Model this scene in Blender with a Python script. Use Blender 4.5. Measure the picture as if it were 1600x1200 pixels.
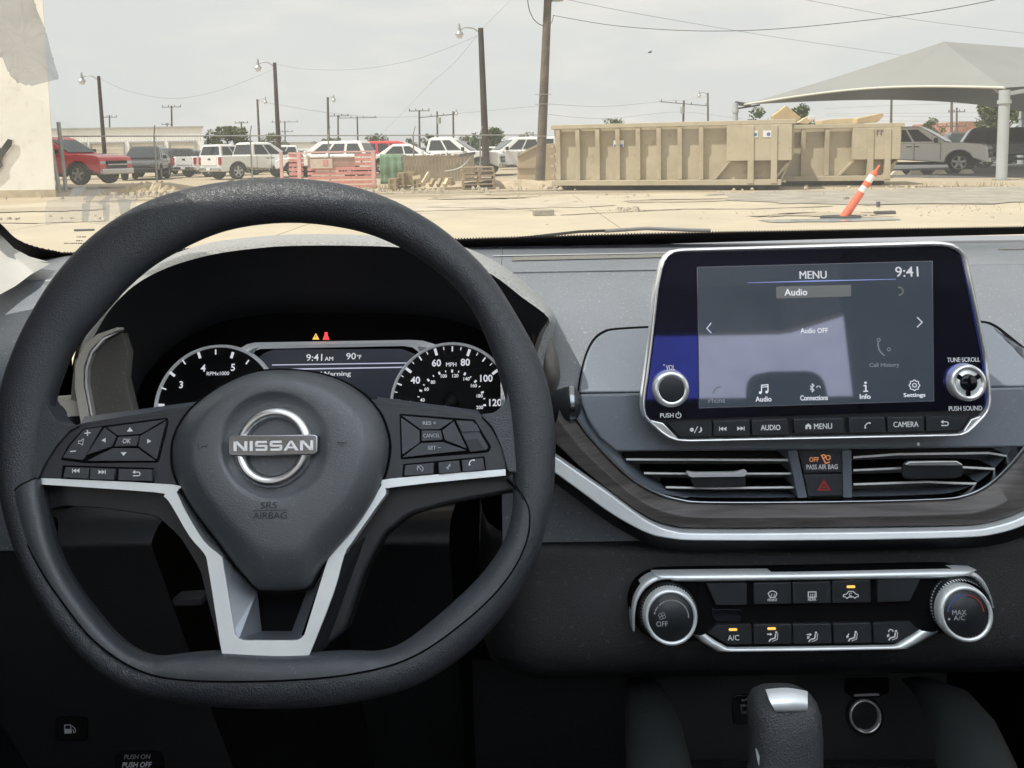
import bpy, bmesh, math, random
from mathutils import Vector, Matrix
random.seed(7)
PI = math.pi
V = Vector
for o in list(bpy.data.objects): bpy.data.objects.remove(o)
SC = bpy.context.scene
COL = SC.collection

# ------------------------------------------------------------------ camera
FPX = 1250.0                      # focal length in photo pixels (1600 wide)
PX0, PY0 = 800.0, 347.0           # principal point in the photo
EYE = V((0, 0, 1.2))
PITCH, ROLL = math.radians(5.0), math.radians(0.9)
FWD = V((0, math.cos(PITCH), -math.sin(PITCH)))
_r0, _u0 = V((1, 0, 0)), V((0, math.sin(PITCH), math.cos(PITCH)))
RGT = _r0*math.cos(ROLL) - _u0*math.sin(ROLL)
UPV = _r0*math.sin(ROLL) + _u0*math.cos(ROLL)
cam = bpy.data.cameras.new('camera'); camo = bpy.data.objects.new('camera', cam); COL.objects.link(camo)
m3 = Matrix((RGT, UPV, -FWD)).transposed()
camo.matrix_world = Matrix.Translation(EYE) @ m3.to_4x4()
cam.sensor_width = 36.0; cam.lens = 36.0*FPX/1600.0
cam.shift_x = 0.0; cam.shift_y = -(600.0-PY0)/1600.0
cam.clip_start = 0.02; cam.clip_end = 3000
SC.camera = camo

# ------------------------------------------------------------------ light
SUN_TO = V((-0.46, -0.24, 0.85)).normalized()
SUN_EL = math.asin(SUN_TO.z); SUN_AZ = math.atan2(SUN_TO.x, SUN_TO.y)
sun = bpy.data.lights.new('sun', 'SUN'); sun.energy = 4.2; sun.angle = math.radians(0.6); sun.color = (1.0, 0.95, 0.86)
suno = bpy.data.objects.new('sun', sun); COL.objects.link(suno)
suno.rotation_euler = (-SUN_TO).to_track_quat('-Z', 'Y').to_euler()
suno.location = (0, 0, 30)
world = bpy.data.worlds.new('World'); SC.world = world; world.use_nodes = True
wn, wl = world.node_tree.nodes, world.node_tree.links
for n in list(wn): wn.remove(n)
w_out = wn.new('ShaderNodeOutputWorld'); w_bg = wn.new('ShaderNodeBackground'); w_bg.inputs['Strength'].default_value = 0.1
w_sky = wn.new('ShaderNodeTexSky'); w_sky.sky_type = 'NISHITA'; w_sky.sun_disc = False
w_sky.sun_elevation = SUN_EL; w_sky.sun_rotation = SUN_AZ; w_sky.dust_density = 4.0; w_sky.air_density = 1.2
w_hs = wn.new('ShaderNodeHueSaturation'); w_hs.inputs['Saturation'].default_value = 0.35
w_tc = wn.new('ShaderNodeTexCoord'); w_map = wn.new('ShaderNodeMapping'); w_map.inputs['Scale'].default_value = (1.6, 1.6, 6.0)
w_no = wn.new('ShaderNodeTexNoise'); w_no.inputs['Scale'].default_value = 3.2; w_no.inputs['Detail'].default_value = 5.0
w_cr = wn.new('ShaderNodeValToRGB')
w_cr.color_ramp.elements[0].position = 0.46; w_cr.color_ramp.elements[0].color = (7.8, 7.92, 7.85, 1)   # high thin haze
w_cr.color_ramp.elements[1].position = 0.72; w_cr.color_ramp.elements[1].color = (9.3, 8.95, 8.5, 1)    # soft cloud
w_mix = wn.new('ShaderNodeMix'); w_mix.data_type = 'RGBA'; w_mix.inputs['Factor'].default_value = 0.86
wl.new(w_sky.outputs['Color'], w_hs.inputs['Color']); wl.new(w_tc.outputs['Generated'], w_map.inputs['Vector'])
wl.new(w_map.outputs['Vector'], w_no.inputs['Vector']); wl.new(w_no.outputs['Fac'], w_cr.inputs['Fac'])
wl.new(w_hs.outputs['Color'], w_mix.inputs['A']); wl.new(w_cr.outputs['Color'], w_mix.inputs['B'])
wl.new(w_mix.outputs['Result'], w_bg.inputs['Color']); wl.new(w_bg.outputs['Background'], w_out.inputs['Surface'])
SC.view_settings.view_transform = 'Standard'; SC.view_settings.look = 'None'
SC.view_settings.exposure = 0.42; SC.view_settings.gamma = 1.0; SC.view_settings.use_curve_mapping = False
SC.cycles.max_bounces = 8; SC.cycles.transparent_max_bounces = 16; SC.cycles.diffuse_bounces = 4; SC.cycles.glossy_bounces = 4
SC.cycles.caustics_reflective = False; SC.cycles.caustics_refractive = False

# ------------------------------------------------------------------ helpers: pixel -> place
def ray(px, py): return FWD + RGT*((px-PX0)/FPX) - UPV*((py-PY0)/FPX)
def at(px, py, Y):
    """point seen at that pixel, at world distance Y in front of the eye"""
    r = ray(px, py); return EYE + r*(Y/r.y)
def dep(px, py, d): return EYE + ray(px, py)*d
def gx(px, Y): return at(px, 238, Y).x
class Frame:
    """a flat working plane of the car interior with its own origin and axes"""
    def __init__(s, px, py, d, tilt, yaw=0):
        s.o = dep(px, py, d); t, y = math.radians(tilt), math.radians(yaw)
        s.ez = V((math.sin(y)*math.cos(t), -math.cos(y)*math.cos(t), math.sin(t)))
        s.ex = V((math.cos(y), math.sin(y), 0)); s.ey = s.ez.cross(s.ex)
        s.M = Matrix.Translation(s.o) @ Matrix((s.ex, s.ey, s.ez)).transposed().to_4x4()
    def uv(s, px, py, w=0.0):
        r = ray(px, py); p0 = s.o + s.ez*w
        p = EYE + r*((p0-EYE).dot(s.ez)/r.dot(s.ez)); q = p-s.o
        return (q.dot(s.ex), q.dot(s.ey))
    def pts(s, pl, w=0.0): return [s.uv(a, b, w) for a, b in pl]
    def scale(s, px, py, w=0.0):
        a, b = s.uv(px-5, py, w), s.uv(px+5, py, w); return (b[0]-a[0])/10.0     # metres per photo pixel

# ------------------------------------------------------------------ helpers: curves
def catmull(p, n=6, closed=True):
    out = []; N = len(p)
    for i in range(N if closed else N-1):
        g = (lambda k: p[k % N]) if closed else (lambda k: p[max(0, min(N-1, k))])
        a, b, c, d = g(i-1), g(i), g(i+1), g(i+2)
        for j in range(n):
            t = j/n
            out.append(tuple(0.5*((2*b[k]) + (-a[k]+c[k])*t + (2*a[k]-5*b[k]+4*c[k]-d[k])*t*t + (-a[k]+3*b[k]-3*c[k]+d[k])*t**3) for k in range(len(b))))
    if not closed: out.append(tuple(p[-1]))
    return out
def fillet(poly, r, n=4):
    out = []; N = len(poly)
    for i in range(N):
        p, a, b = V(poly[i]), V(poly[i-1]), V(poly[(i+1) % N])
        rr = r[i] if isinstance(r, (list, tuple)) else r
        da, db = a-p, b-p; l = min(rr, da.length*0.45, db.length*0.45)
        if l < 1e-6: out.append(tuple(p)); continue
        A, B = p+da.normalized()*l, p+db.normalized()*l
        for j in range(n+1):
            t = j/n; q = A*(1-t)**2 + p*2*t*(1-t) + B*t*t; out.append(tuple(q))
    return out
def circ(c, r, n=32, ry=None): return [(c[0]+r*math.cos(2*PI*i/n), c[1]+(ry or r)*math.sin(2*PI*i/n)) for i in range(n)]
def by_angle(pl, c, n):
    """radial resample of a star-shaped closed outline: n points at equal angles about c"""
    out = []; N = len(pl)
    for k in range(n):
        a = 2*PI*k/n; dx, dy = math.cos(a), math.sin(a); best = None
        for i in range(N):
            x1, y1 = pl[i][0]-c[0], pl[i][1]-c[1]; x2, y2 = pl[(i+1) % N][0]-c[0], pl[(i+1) % N][1]-c[1]
            ex, ey = x2-x1, y2-y1; den = dx*ey-dy*ex
            if abs(den) < 1e-12: continue
            t = (x1*ey-y1*ex)/den; s = (x1*dy-y1*dx)/den
            if t > 0 and -1e-9 <= s <= 1+1e-9 and (best is None or t > best): best = t
        best = best or 1e-4
        out.append((c[0]+dx*best, c[1]+dy*best))
    return out
def area(p): return 0.5*sum(p[i-1][0]*p[i][1]-p[i][0]*p[i-1][1] for i in range(len(p)))

# ------------------------------------------------------------------ helpers: objects
def tag(o, label=None, cat=None, group=None, kind=None):
    if label: o['label'] = label
    if cat: o['category'] = cat
    if group: o['group'] = group
    if kind: o['kind'] = kind
    return o
def thing(name, label, cat, frame=None, loc=(0, 0, 0), rz=0, group=None):
    o = bpy.data.objects.new(name, None); COL.objects.link(o); o.empty_display_size = 0.05
    if frame is not None: o.matrix_world = frame.M.copy()
    else: o.location = loc; o.rotation_euler = (0, 0, rz)
    ROOTM[o.name] = frame.M.copy() if frame is not None else Matrix.Translation(V(loc)) @ Matrix.Rotation(rz, 4, 'Z')
    return tag(o, label, cat, group)
ROOTM = {}
def local(mb, root):
    """vertices given in world space -> the local space of their thing"""
    Mi = ROOTM[root.name].inverted(); mb.v = [tuple(Mi @ V(p)) for p in mb.v]; return mb
def link(name, me, m, parent=None):
    o = bpy.data.objects.new(name, me); COL.objects.link(o)
    if m is not None and not me.materials: me.materials.append(m)
    if parent is not None: o.parent = parent
    return o
def bevel(o, w, seg=2, ang=35):
    if w > 0:
        b = o.modifiers.new('edge', 'BEVEL'); b.width = w; b.segments = seg; b.limit_method = 'ANGLE'; b.angle_limit = math.radians(ang); b.harden_normals = True
        for p in o.data.polygons: p.use_smooth = True
    return o
class MB:
    def __init__(s): s.v = []; s.f = []; s.sm = []
    def add(s, vs, fs, smooth=False):
        b = len(s.v); s.v += [tuple(q) for q in vs]
        for f in fs: s.f.append(tuple(i+b for i in f)); s.sm.append(smooth)
    def poly(s, pts): s.add(pts, [tuple(range(len(pts)))])
    def box(s, c, d, rz=0, M=None):
        vs = []
        for z in (-.5, .5):
            for x, y in ((-.5, -.5), (.5, -.5), (.5, .5), (-.5, .5)):
                p = V((x*d[0], y*d[1], z*d[2]))
                if rz: p = Matrix.Rotation(rz, 3, 'Z') @ p
                if M is not None: p = M @ p
                vs.append(p+V(c))
        s.add(vs, [(3, 2, 1, 0), (4, 5, 6, 7), (0, 1, 5, 4), (1, 2, 6, 5), (2, 3, 7, 6), (3, 0, 4, 7)])
    def bar(s, a, b, w, h):
        """square bar between two points"""
        a, b = V(a), V(b); d = (b-a); L = d.length; q = d.to_track_quat('X', 'Z').to_matrix()
        s.box((a+b)/2, (L, w, h), M=q)
    def prism(s, poly, w0, w1, ax=2, smooth=False):
        """polygon (two coords) pushed along the axis ax"""
        n = len(poly)
        if area(poly) < 0: poly = poly[::-1]
        def P(a, b, w): return (a, b, w) if ax == 2 else ((a, w, b) if ax == 1 else (w, a, b))
        lo, hi = [P(a, b, w0) for a, b in poly], [P(a, b, w1) for a, b in poly]
        fs = [tuple(range(n-1, -1, -1)), tuple(range(n, 2*n))]+[(i, (i+1) % n, n+(i+1) % n, n+i) for i in range(n)]
        if (ax == 1) != (w1 < w0): fs = [f[::-1] for f in fs]
        s.add(lo+hi, fs, smooth)
    def ring(s, outer, inner, w0, w1):
        n = len(outer); vs = [(*p, w0) for p in outer]+[(*p, w0) for p in inner]+[(*p, w1) for p in outer]+[(*p, w1) for p in inner]
        fs = []
        for i in range(n):
            j = (i+1) % n
            fs += [(2*n+i, 2*n+j, 3*n+j, 3*n+i), (i, n+i, n+j, j), (i, j, 2*n+j, 2*n+i), (n+j, n+i, 3*n+i, 3*n+j)]
        s.add(vs, fs)
    def cyl(s, a, b, r0, r1=None, n=12, caps=True, smooth=True):
        r1 = r0 if r1 is None else r1; a, b = V(a), V(b); q = (b-a).to_track_quat('Z', 'Y').to_matrix(); vs = []
        for p, r in ((a, r0), (b, r1)):
            for i in range(n): vs.append(p + q @ V((r*math.cos(2*PI*i/n), r*math.sin(2*PI*i/n), 0)))
        s.add(vs, [(i, (i+1) % n, n+(i+1) % n, n+i) for i in range(n)], smooth)
        if caps: s.add(vs[:n], [tuple(range(n-1, -1, -1))]); s.add(vs[n:], [tuple(range(n))])
    def tube(s, path, r, n=6, closed=False):
        path = [V(p) for p in path]; N = len(path); vs = []; up = V((0, 0, 1))
        for i, p in enumerate(path):
            t = ((path[(i+1) % N]-path[i-1]) if closed else (path[min(i+1, N-1)]-path[max(i-1, 0)])).normalized()
            sd = t.cross(up); sd = sd.normalized() if sd.length > 1e-4 else t.cross(V((1, 0, 0))).normalized()
            u2 = sd.cross(t); rr = r[i] if isinstance(r, (list, tuple)) else r
            for k in range(n): a = 2*PI*k/n; vs.append(p+sd*(rr*math.cos(a))+u2*(rr*math.sin(a)))
        fs = [(i*n+k, i*n+(k+1) % n, ((i+1) % N)*n+(k+1) % n, ((i+1) % N)*n+k) for i in range(N if closed else N-1) for k in range(n)]
        s.add(vs, fs, True)
        if not closed: s.add(vs[:n], [tuple(range(n))]); s.add(vs[-n:], [tuple(range(n-1, -1, -1))])
    def loft(s, rings, closed=True, smooth=True, cap0=False, cap1=False):
        n = len(rings[0]); vs = [q for r in rings for q in r]
        fs = [(i*n+k, i*n+(k+1) % n, (i+1)*n+(k+1) % n, (i+1)*n+k) for i in range(len(rings)-1) for k in range(n if closed else n-1)]
        s.add(vs, fs, smooth)
        if cap0: s.add(rings[0], [tuple(range(n))])
        if cap1: s.add(rings[-1], [tuple(range(n))])
    def lathe(s, c, prof, n=32, sx=1.0):
        """profile (radius, height) turned about the local z axis at c"""
        s.loft([[(c[0]+r*math.cos(2*PI*i/n)*sx, c[1]+r*math.sin(2*PI*i/n), h) for i in range(n)] for r, h in prof])
    def build(s, name, m, parent=None, bev=0, seg=2, weld=False, ang=35):
        me = bpy.data.meshes.new(name); me.from_pydata(s.v, [], s.f)
        for p, f in zip(me.polygons, s.sm): p.use_smooth = f
        if weld or True:
            bm = bmesh.new(); bm.from_mesh(me)
            if weld: bmesh.ops.remove_doubles(bm, verts=bm.verts, dist=1e-5)
            bmesh.ops.recalc_face_normals(bm, faces=bm.faces) if weld else None
            bm.to_mesh(me); bm.free()
        me.update()
        o = link(name, me, m, parent)
        return bevel(o, bev, seg, ang)
def plate(name, pl, w0, w1, m, parent, fr, bev=0.0008, r=0.0, seg=2, px=True):
    """plate whose front outline is at height w1 on the frame"""
    uv = fr.pts(pl, w1) if px else pl
    if r: uv = fillet(uv, r)
    b = MB(); b.prism(uv, w0, w1); return b.build(name, m, parent, bev, seg)
def copy_tree(o, parent=None):
    c = o.copy(); COL.objects.link(c)
    if parent is not None: c.parent = parent
    for ch in o.children: copy_tree(ch, c)
    return c

# ------------------------------------------------------------------ helpers: materials
MATS = {}
def mat(name, col, rough=0.5, metal=0.0, spec=0.5, bump=None, var=None, emis=None, estr=1.0, coat=0.0, wrinkle=None, ior=None, dust=None, alpha=None):
    """Principled material; bump=(scale, distance), var=(scale, amount) mottles the colour, wrinkle=(scale, distance) leather cells, dust=(scale, amount, colour)"""
    if name in MATS: return MATS[name]
    m = bpy.data.materials.new(name); m.use_nodes = True; nt = m.node_tree; b = nt.nodes['Principled BSDF']; L = nt.links.new
    b.inputs['Base Color'].default_value = (*col, 1); b.inputs['Roughness'].default_value = rough; b.inputs['Metallic'].default_value = metal
    b.inputs['Specular IOR Level'].default_value = spec
    if ior: b.inputs['IOR'].default_value = ior
    if coat: b.inputs['Coat Weight'].default_value = coat; b.inputs['Coat Roughness'].default_value = 0.05
    if emis: b.inputs['Emission Color'].default_value = (*emis, 1); b.inputs['Emission Strength'].default_value = estr
    tc = nt.nodes.new('ShaderNodeTexCoord'); last = None
    if var:
        n = nt.nodes.new('ShaderNodeTexNoise'); n.inputs['Scale'].default_value = var[0]; n.inputs['Detail'].default_value = 6; n.inputs['Roughness'].default_value = 0.65
        L(tc.outputs['Object'], n.inputs['Vector'])
        r = nt.nodes.new('ShaderNodeValToRGB'); r.color_ramp.elements[0].position = 0.3; r.color_ramp.elements[1].position = 0.7
        a = var[1]; c2 = var[2] if len(var) > 2 else None
        r.color_ramp.elements[0].color = (*(c2 or [c*(1-a) for c in col]), 1); r.color_ramp.elements[1].color = (*[min(1, c*(1+(0 if c2 else a))) for c in col], 1)
        L(n.outputs['Fac'], r.inputs['Fac']); last = r.outputs['Color']
        rr = nt.nodes.new('ShaderNodeMapRange'); rr.inputs['To Min'].default_value = max(0, rough-0.12*a-0.03); rr.inputs['To Max'].default_value = min(1, rough+0.12*a+0.03)
        L(n.outputs['Fac'], rr.inputs['Value']); L(rr.outputs['Result'], b.inputs['Roughness'])
    if dust:
        n = nt.nodes.new('ShaderNodeTexNoise'); n.inputs['Scale'].default_value = dust[0]; n.inputs['Detail'].default_value = 3; L(tc.outputs['Object'], n.inputs['Vector'])
        r = nt.nodes.new('ShaderNodeMapRange'); r.inputs['From Min'].default_value = 0.62; r.inputs['From Max'].default_value = 0.72; r.inputs['To Max'].default_value = dust[1]; L(n.outputs['Fac'], r.inputs['Value'])
        mx = nt.nodes.new('ShaderNodeMix'); mx.data_type = 'RGBA'; mx.inputs['B'].default_value = (*dust[2], 1); L(r.outputs['Result'], mx.inputs['Factor'])
        if last: L(last, mx.inputs['A'])
        else: mx.inputs['A'].default_value = (*col, 1)
        last = mx.outputs['Result']
    if last: L(last, b.inputs['Base Color'])
    h = None
    if bump:
        n = nt.nodes.new('ShaderNodeTexNoise'); n.inputs['Scale'].default_value = bump[0]; n.inputs['Detail'].default_value = 4; L(tc.outputs['Object'], n.inputs['Vector'])
        bp = nt.nodes.new('ShaderNodeBump'); bp.inputs['Distance'].default_value = bump[1]; bp.inputs['Strength'].default_value = 1.0
        L(n.outputs['Fac'], bp.inputs['Height']); h = bp
    if wrinkle:
        vo = nt.nodes.new('ShaderNodeTexVoronoi'); vo.feature = 'DISTANCE_TO_EDGE'; vo.inputs['Scale'].default_value = wrinkle[0]
        n2 = nt.nodes.new('ShaderNodeTexNoise'); n2.inputs['Scale'].default_value = wrinkle[0]*0.4; L(tc.outputs['Object'], n2.inputs['Vector'])
        ad = nt.nodes.new('ShaderNodeVectorMath'); ad.operation = 'MULTIPLY_ADD'; ad.inputs[1].default_value = (0.012,)*3
        L(n2.outputs['Color'], ad.inputs[0]); L(tc.outputs['Object'], ad.inputs[2]); L(ad.outputs['Vector'], vo.inputs['Vector'])
        mr = nt.nodes.new('ShaderNodeMapRange'); mr.inputs['From Max'].default_value = 0.25; L(vo.outputs['Distance'], mr.inputs['Value'])
        bp = nt.nodes.new('ShaderNodeBump'); bp.inputs['Distance'].default_value = wrinkle[1]; L(mr.outputs['Result'], bp.inputs['Height'])
        if h: L(h.outputs['Normal'], bp.inputs['Normal'])
        h = bp
    if h: L(h.outputs['Normal'], b.inputs['Normal'])
    MATS[name] = m; return m
def film(name, tint, gloss, haze, hcol=(0.8, 0.8, 0.8), rough=0.02, bump=None):
    """thin glass or plastic film: mostly clear, a little mirror, a little pale haze"""
    m = bpy.data.materials.new(name); m.use_nodes = True; nt = m.node_tree; nt.nodes.clear(); L = nt.links.new
    out = nt.nodes.new('ShaderNodeOutputMaterial'); tr = nt.nodes.new('ShaderNodeBsdfTransparent'); tr.inputs['Color'].default_value = (*tint, 1)
    gl = nt.nodes.new('ShaderNodeBsdfGlossy'); gl.inputs['Roughness'].default_value = rough
    df = nt.nodes.new('ShaderNodeBsdfTranslucent'); df.inputs['Color'].default_value = (*hcol, 1)
    d2 = nt.nodes.new('ShaderNodeBsdfDiffuse'); d2.inputs['Color'].default_value = (*hcol, 1)
    mt = nt.nodes.new('ShaderNodeMixShader'); mt.inputs['Fac'].default_value = 0.5; L(df.outputs[0], mt.inputs[1]); L(d2.outputs[0], mt.inputs[2])
    m1 = nt.nodes.new('ShaderNodeMixShader'); m2 = nt.nodes.new('ShaderNodeMixShader')
    tc = nt.nodes.new('ShaderNodeTexCoord'); n = nt.nodes.new('ShaderNodeTexNoise'); n.inputs['Scale'].default_value = 9; n.inputs['Detail'].default_value = 8
    L(tc.outputs['Object'], n.inputs['Vector']); mr = nt.nodes.new('ShaderNodeMapRange'); mr.inputs['From Min'].default_value = .3; mr.inputs['From Max'].default_value = .75
    mr.inputs['To Min'].default_value = haze*0.6; mr.inputs['To Max'].default_value = haze*1.4; L(n.outputs['Fac'], mr.inputs['Value']); L(mr.outputs['Result'], m1.inputs['Fac'])
    L(tr.outputs[0], m1.inputs[1]); L(mt.outputs[0], m1.inputs[2])
    m2.inputs['Fac'].default_value = gloss; L(m1.outputs[0], m2.inputs[1]); L(gl.outputs[0], m2.inputs[2]); L(m2.outputs[0], out.inputs['Surface'])
    MATS[name] = m; return m

# ------------------------------------------------------------------ helpers: lettering and signs
_TXT = {}
def text_mesh(s, bold):
    if (s, bold) in _TXT: return _TXT[(s, bold)]
    cu = bpy.data.curves.new('lettering', 'FONT'); cu.body = s; cu.size = 1; cu.offset = bold; cu.resolution_u = 3
    o = bpy.data.objects.new('lettering', cu); COL.objects.link(o)
    bpy.context.view_layer.update()
    me = bpy.data.meshes.new_from_object(o.evaluated_get(bpy.context.evaluated_depsgraph_get()))
    bpy.data.objects.remove(o)
    xs = [v.co.x for v in me.vertices]; ys = [v.co.y for v in me.vertices]
    r = ([tuple(v.co) for v in me.vertices], [tuple(p.vertices) for p in me.polygons], min(xs), max(xs), min(ys), max(ys)); _TXT[(s, bold)] = r
    return r
def text(s, fr, px, py, hpx, w, m, parent, wpx=None, bold=0.012, name='lettering'):
    """flat print; (px, py) is its centre in the photo, hpx its letter height, wpx its width"""
    twice = bold > 0.003 and any(c in s for c in 'MVWNK'); bold = 0.0 if twice else bold
    vs, fs, x0, x1, y0, y1 = text_mesh(s, bold); k = fr.scale(px, py, w); cu, cv = fr.uv(px, py, w)
    sy = hpx*k/(y1-y0); sx = (wpx*k/(x1-x0)) if wpx else sy
    b = MB()
    for dx, dw in (((-0.014, 0), (0.014, 0.00008)) if twice else ((0, 0),)): b.add([(cu+(x+dx-(x0+x1)/2)*sx, cv+(y-(y0+y1)/2)*sy, w+dw) for x, y, z in vs], fs)
    return b.build(name, m, parent)
def glyph(name, fr, polys, w, m, parent):
    b = MB()
    for pl in polys:
        uv = fr.pts(pl, w)
        if area(uv) < 0: uv = uv[::-1]
        b.poly([(u, v, w) for u, v in uv])
    return b.build(name, m, parent)
def stroke(pts, t, closed=False):
    """polyline in pixels -> list of quads of width t"""
    out = []; q = list(pts)+([pts[0]] if closed else [])
    for a, b in zip(q, q[1:]):
        d = V((b[0]-a[0], b[1]-a[1])); 
        if d.length < 1e-6: continue
        d.normalize(); n = V((-d.y, d.x))*t/2; e = d*t*0.3
        out.append([(a[0]-e.x+n.x, a[1]-e.y+n.y), (b[0]+e.x+n.x, b[1]+e.y+n.y), (b[0]+e.x-n.x, b[1]+e.y-n.y), (a[0]-e.x-n.x, a[1]-e.y-n.y)])
    return out
def arc(cx, cy, r, a0, a1, n=14, ry=None): return [(cx+r*math.cos(math.radians(a0+(a1-a0)*i/n)), cy+(ry or r)*math.sin(math.radians(a0+(a1-a0)*i/n))) for i in range(n+1)]
# ================================================================== materials of the car interior
M_DASH = mat('dash soft plastic', (0.165, 0.18, 0.205), 0.36, spec=0.9, bump=(620, 0.0005), var=(7, 0.12), dust=(420, 0.5, (0.5, 0.5, 0.5)))
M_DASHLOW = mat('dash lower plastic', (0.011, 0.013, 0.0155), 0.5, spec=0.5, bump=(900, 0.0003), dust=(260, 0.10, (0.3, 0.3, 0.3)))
M_FASCIA = mat('fascia satin plastic', (0.16, 0.185, 0.225), 0.34, spec=0.9, bump=(1200, 0.00012), var=(6, 0.10), dust=(500, 0.25, (0.5, 0.5, 0.5)))
M_HOOD = mat('gauge hood plastic', (0.36, 0.365, 0.36), 0.5, spec=0.5, bump=(700, 0.0012), var=(420, 0.5))
M_BLACK = mat('matt black plastic', (0.012, 0.013, 0.015), 0.55, spec=0.4, bump=(800, 0.0002))
M_VOID = mat('dark recess plastic', (0.004, 0.004, 0.005), 0.8, spec=0.1)
M_GLOSS = mat('piano black', (0.006, 0.006, 0.010), 0.06, spec=0.5, var=(30, 0.5))
M_LEATHER = mat('grained wheel leather', (0.034, 0.038, 0.045), 0.46, spec=0.65, wrinkle=(420, 0.00017), bump=(1500, 0.00005), var=(9, 0.15))
M_LINING = mat('smooth wheel lining', (0.050, 0.056, 0.066), 0.40, spec=0.6, bump=(1500, 0.00015), dust=(700, 0.12, (0.5, 0.5, 0.5)))
M_HUB = mat('airbag cover plastic', (0.088, 0.097, 0.108), 0.42, spec=0.8, bump=(950, 0.00028), var=(8, 0.06), dust=(380, 0.12, (0.4, 0.4, 0.4)))
M_POD = mat('switch pod plastic', (0.035, 0.038, 0.045), 0.45, spec=0.5, bump=(1500, 0.00008), var=(12, 0.15))
M_BTN = mat('button plastic', (0.05, 0.054, 0.064), 0.42, spec=0.5, bump=(1600, 0.00006), var=(20, 0.12))
M_BTN2 = mat('dark button plastic', (0.022, 0.025, 0.029), 0.42, spec=0.5, bump=(1600, 0.00006), var=(20, 0.15))
M_SILVER = mat('satin silver trim', (0.88, 0.93, 0.97), 0.36, metal=0.5, var=(14, 0.07))
M_CHROME = mat('bright chrome', (0.92, 0.93, 0.94), 0.20, metal=0.7, var=(40, 0.05))
M_DKCHROME = mat('dark chrome', (0.30, 0.32, 0.34), 0.25, metal=1.0)
M_WHITE = mat('white print', (0.62, 0.63, 0.64), 0.5, emis=(0.8, 0.85, 0.9), estr=0.10)
M_GREYPRINT = mat('grey print', (0.38, 0.4, 0.42), 0.5)
M_DIMPRINT = mat('dim print', (0.16, 0.17, 0.18), 0.5)
M_LITWHITE = mat('lit white print', (0.2, 0.2, 0.2), 0.5, emis=(0.9, 0.93, 1.0), estr=0.5)
M_LITDIM = mat('lit dim print', (0.05, 0.05, 0.05), 0.5, emis=(0.5, 0.55, 0.65), estr=0.22)
M_LITBLUE = mat('lit blue line', (0.05, 0.05, 0.1), 0.5, emis=(0.25, 0.33, 0.75), estr=0.6)
M_LITLAV = mat('lit pale line', (0.1, 0.1, 0.1), 0.5, emis=(0.7, 0.72, 0.95), estr=0.55)
M_AMBER = mat('amber lamp', (0.3, 0.15, 0.02), 0.5, emis=(1.0, 0.55, 0.12), estr=0.9)
M_RED = mat('red lamp', (0.3, 0.02, 0.02), 0.5, emis=(1.0, 0.08, 0.08), estr=0.8)
M_REDPRINT = mat('red print', (0.42, 0.05, 0.05), 0.5)
M_ORANGEPRINT = mat('orange lit print', (0.3, 0.12, 0.05), 0.5, emis=(1.0, 0.42, 0.2), estr=0.35)
M_BLUEPRINT = mat('blue print', (0.06, 0.16, 0.5), 0.5)
M_FRIT = mat('black glass border', (0.012, 0.010, 0.010), 0.75, spec=0.15)
M_GLASS = film('windshield glass', (0.75, 0.76, 0.75), 0.02, 0.075, (0.9, 0.87, 0.8))  # pale veil, partly dust, stands in for glare and distance haze
M_FILM = film('torn clear film', (0.66, 0.67, 0.68), 0.05, 0.35, (0.62, 0.63, 0.64), 0.15)
M_FILM2 = film('clear sticker', (0.86, 0.87, 0.88), 0.03, 0.12, (0.8, 0.8, 0.8), 0.1)
M_PILLAR = mat('grey pillar trim', (0.40, 0.40, 0.37), 0.6, bump=(700, 0.0003), var=(5, 0.06))
M_BEIGE = mat('satin beige trim', (0.88, 0.84, 0.75), 0.4, metal=0.05, var=(18, 0.08))
M_DKTRIM = mat('brown grey plastic', (0.15, 0.14, 0.125), 0.45, bump=(900, 0.0003), dust=(400, 0.3, (0.4, 0.38, 0.35)))
M_SEAT = mat('charcoal cloth', (0.03, 0.03, 0.033), 0.9, bump=(500, 0.0005))
M_LINER = mat('pale headliner cloth', (0.42, 0.41, 0.39), 0.95, bump=(400, 0.0003))
def wood_mat():
    m = mat('dark wood trim', (0.09, 0.08, 0.075), 0.34, spec=0.5); nt = m.node_tree; L = nt.links.new; b = nt.nodes['Principled BSDF']
    tc = nt.nodes.new('ShaderNodeTexCoord'); mp = nt.nodes.new('ShaderNodeMapping'); mp.inputs['Scale'].default_value = (14, 190, 30)
    mp.inputs['Rotation'].default_value = (0, 0, 0.03); L(tc.outputs['Object'], mp.inputs['Vector'])
    n = nt.nodes.new('ShaderNodeTexNoise'); n.inputs['Scale'].default_value = 1.0; n.inputs['Detail'].default_value = 8; n.inputs['Distortion'].default_value = 0.6; L(mp.outputs['Vector'], n.inputs['Vector'])
    r = nt.nodes.new('ShaderNodeValToRGB'); r.color_ramp.elements[0].position = 0.32; r.color_ramp.elements[1].position = 0.68
    r.color_ramp.elements[0].color = (0.050, 0.045, 0.043, 1); r.color_ramp.elements[1].color = (0.125, 0.112, 0.107, 1)
    L(n.outputs['Fac'], r.inputs['Fac']); L(r.outputs['Color'], b.inputs['Base Color'])
    bp = nt.nodes.new('ShaderNodeBump'); bp.inputs['Distance'].default_value = 0.0003; L(n.outputs['Fac'], bp.inputs['Height']); L(bp.outputs['Normal'], b.inputs['Normal'])
    return m
M_WOOD = wood_mat()

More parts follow.
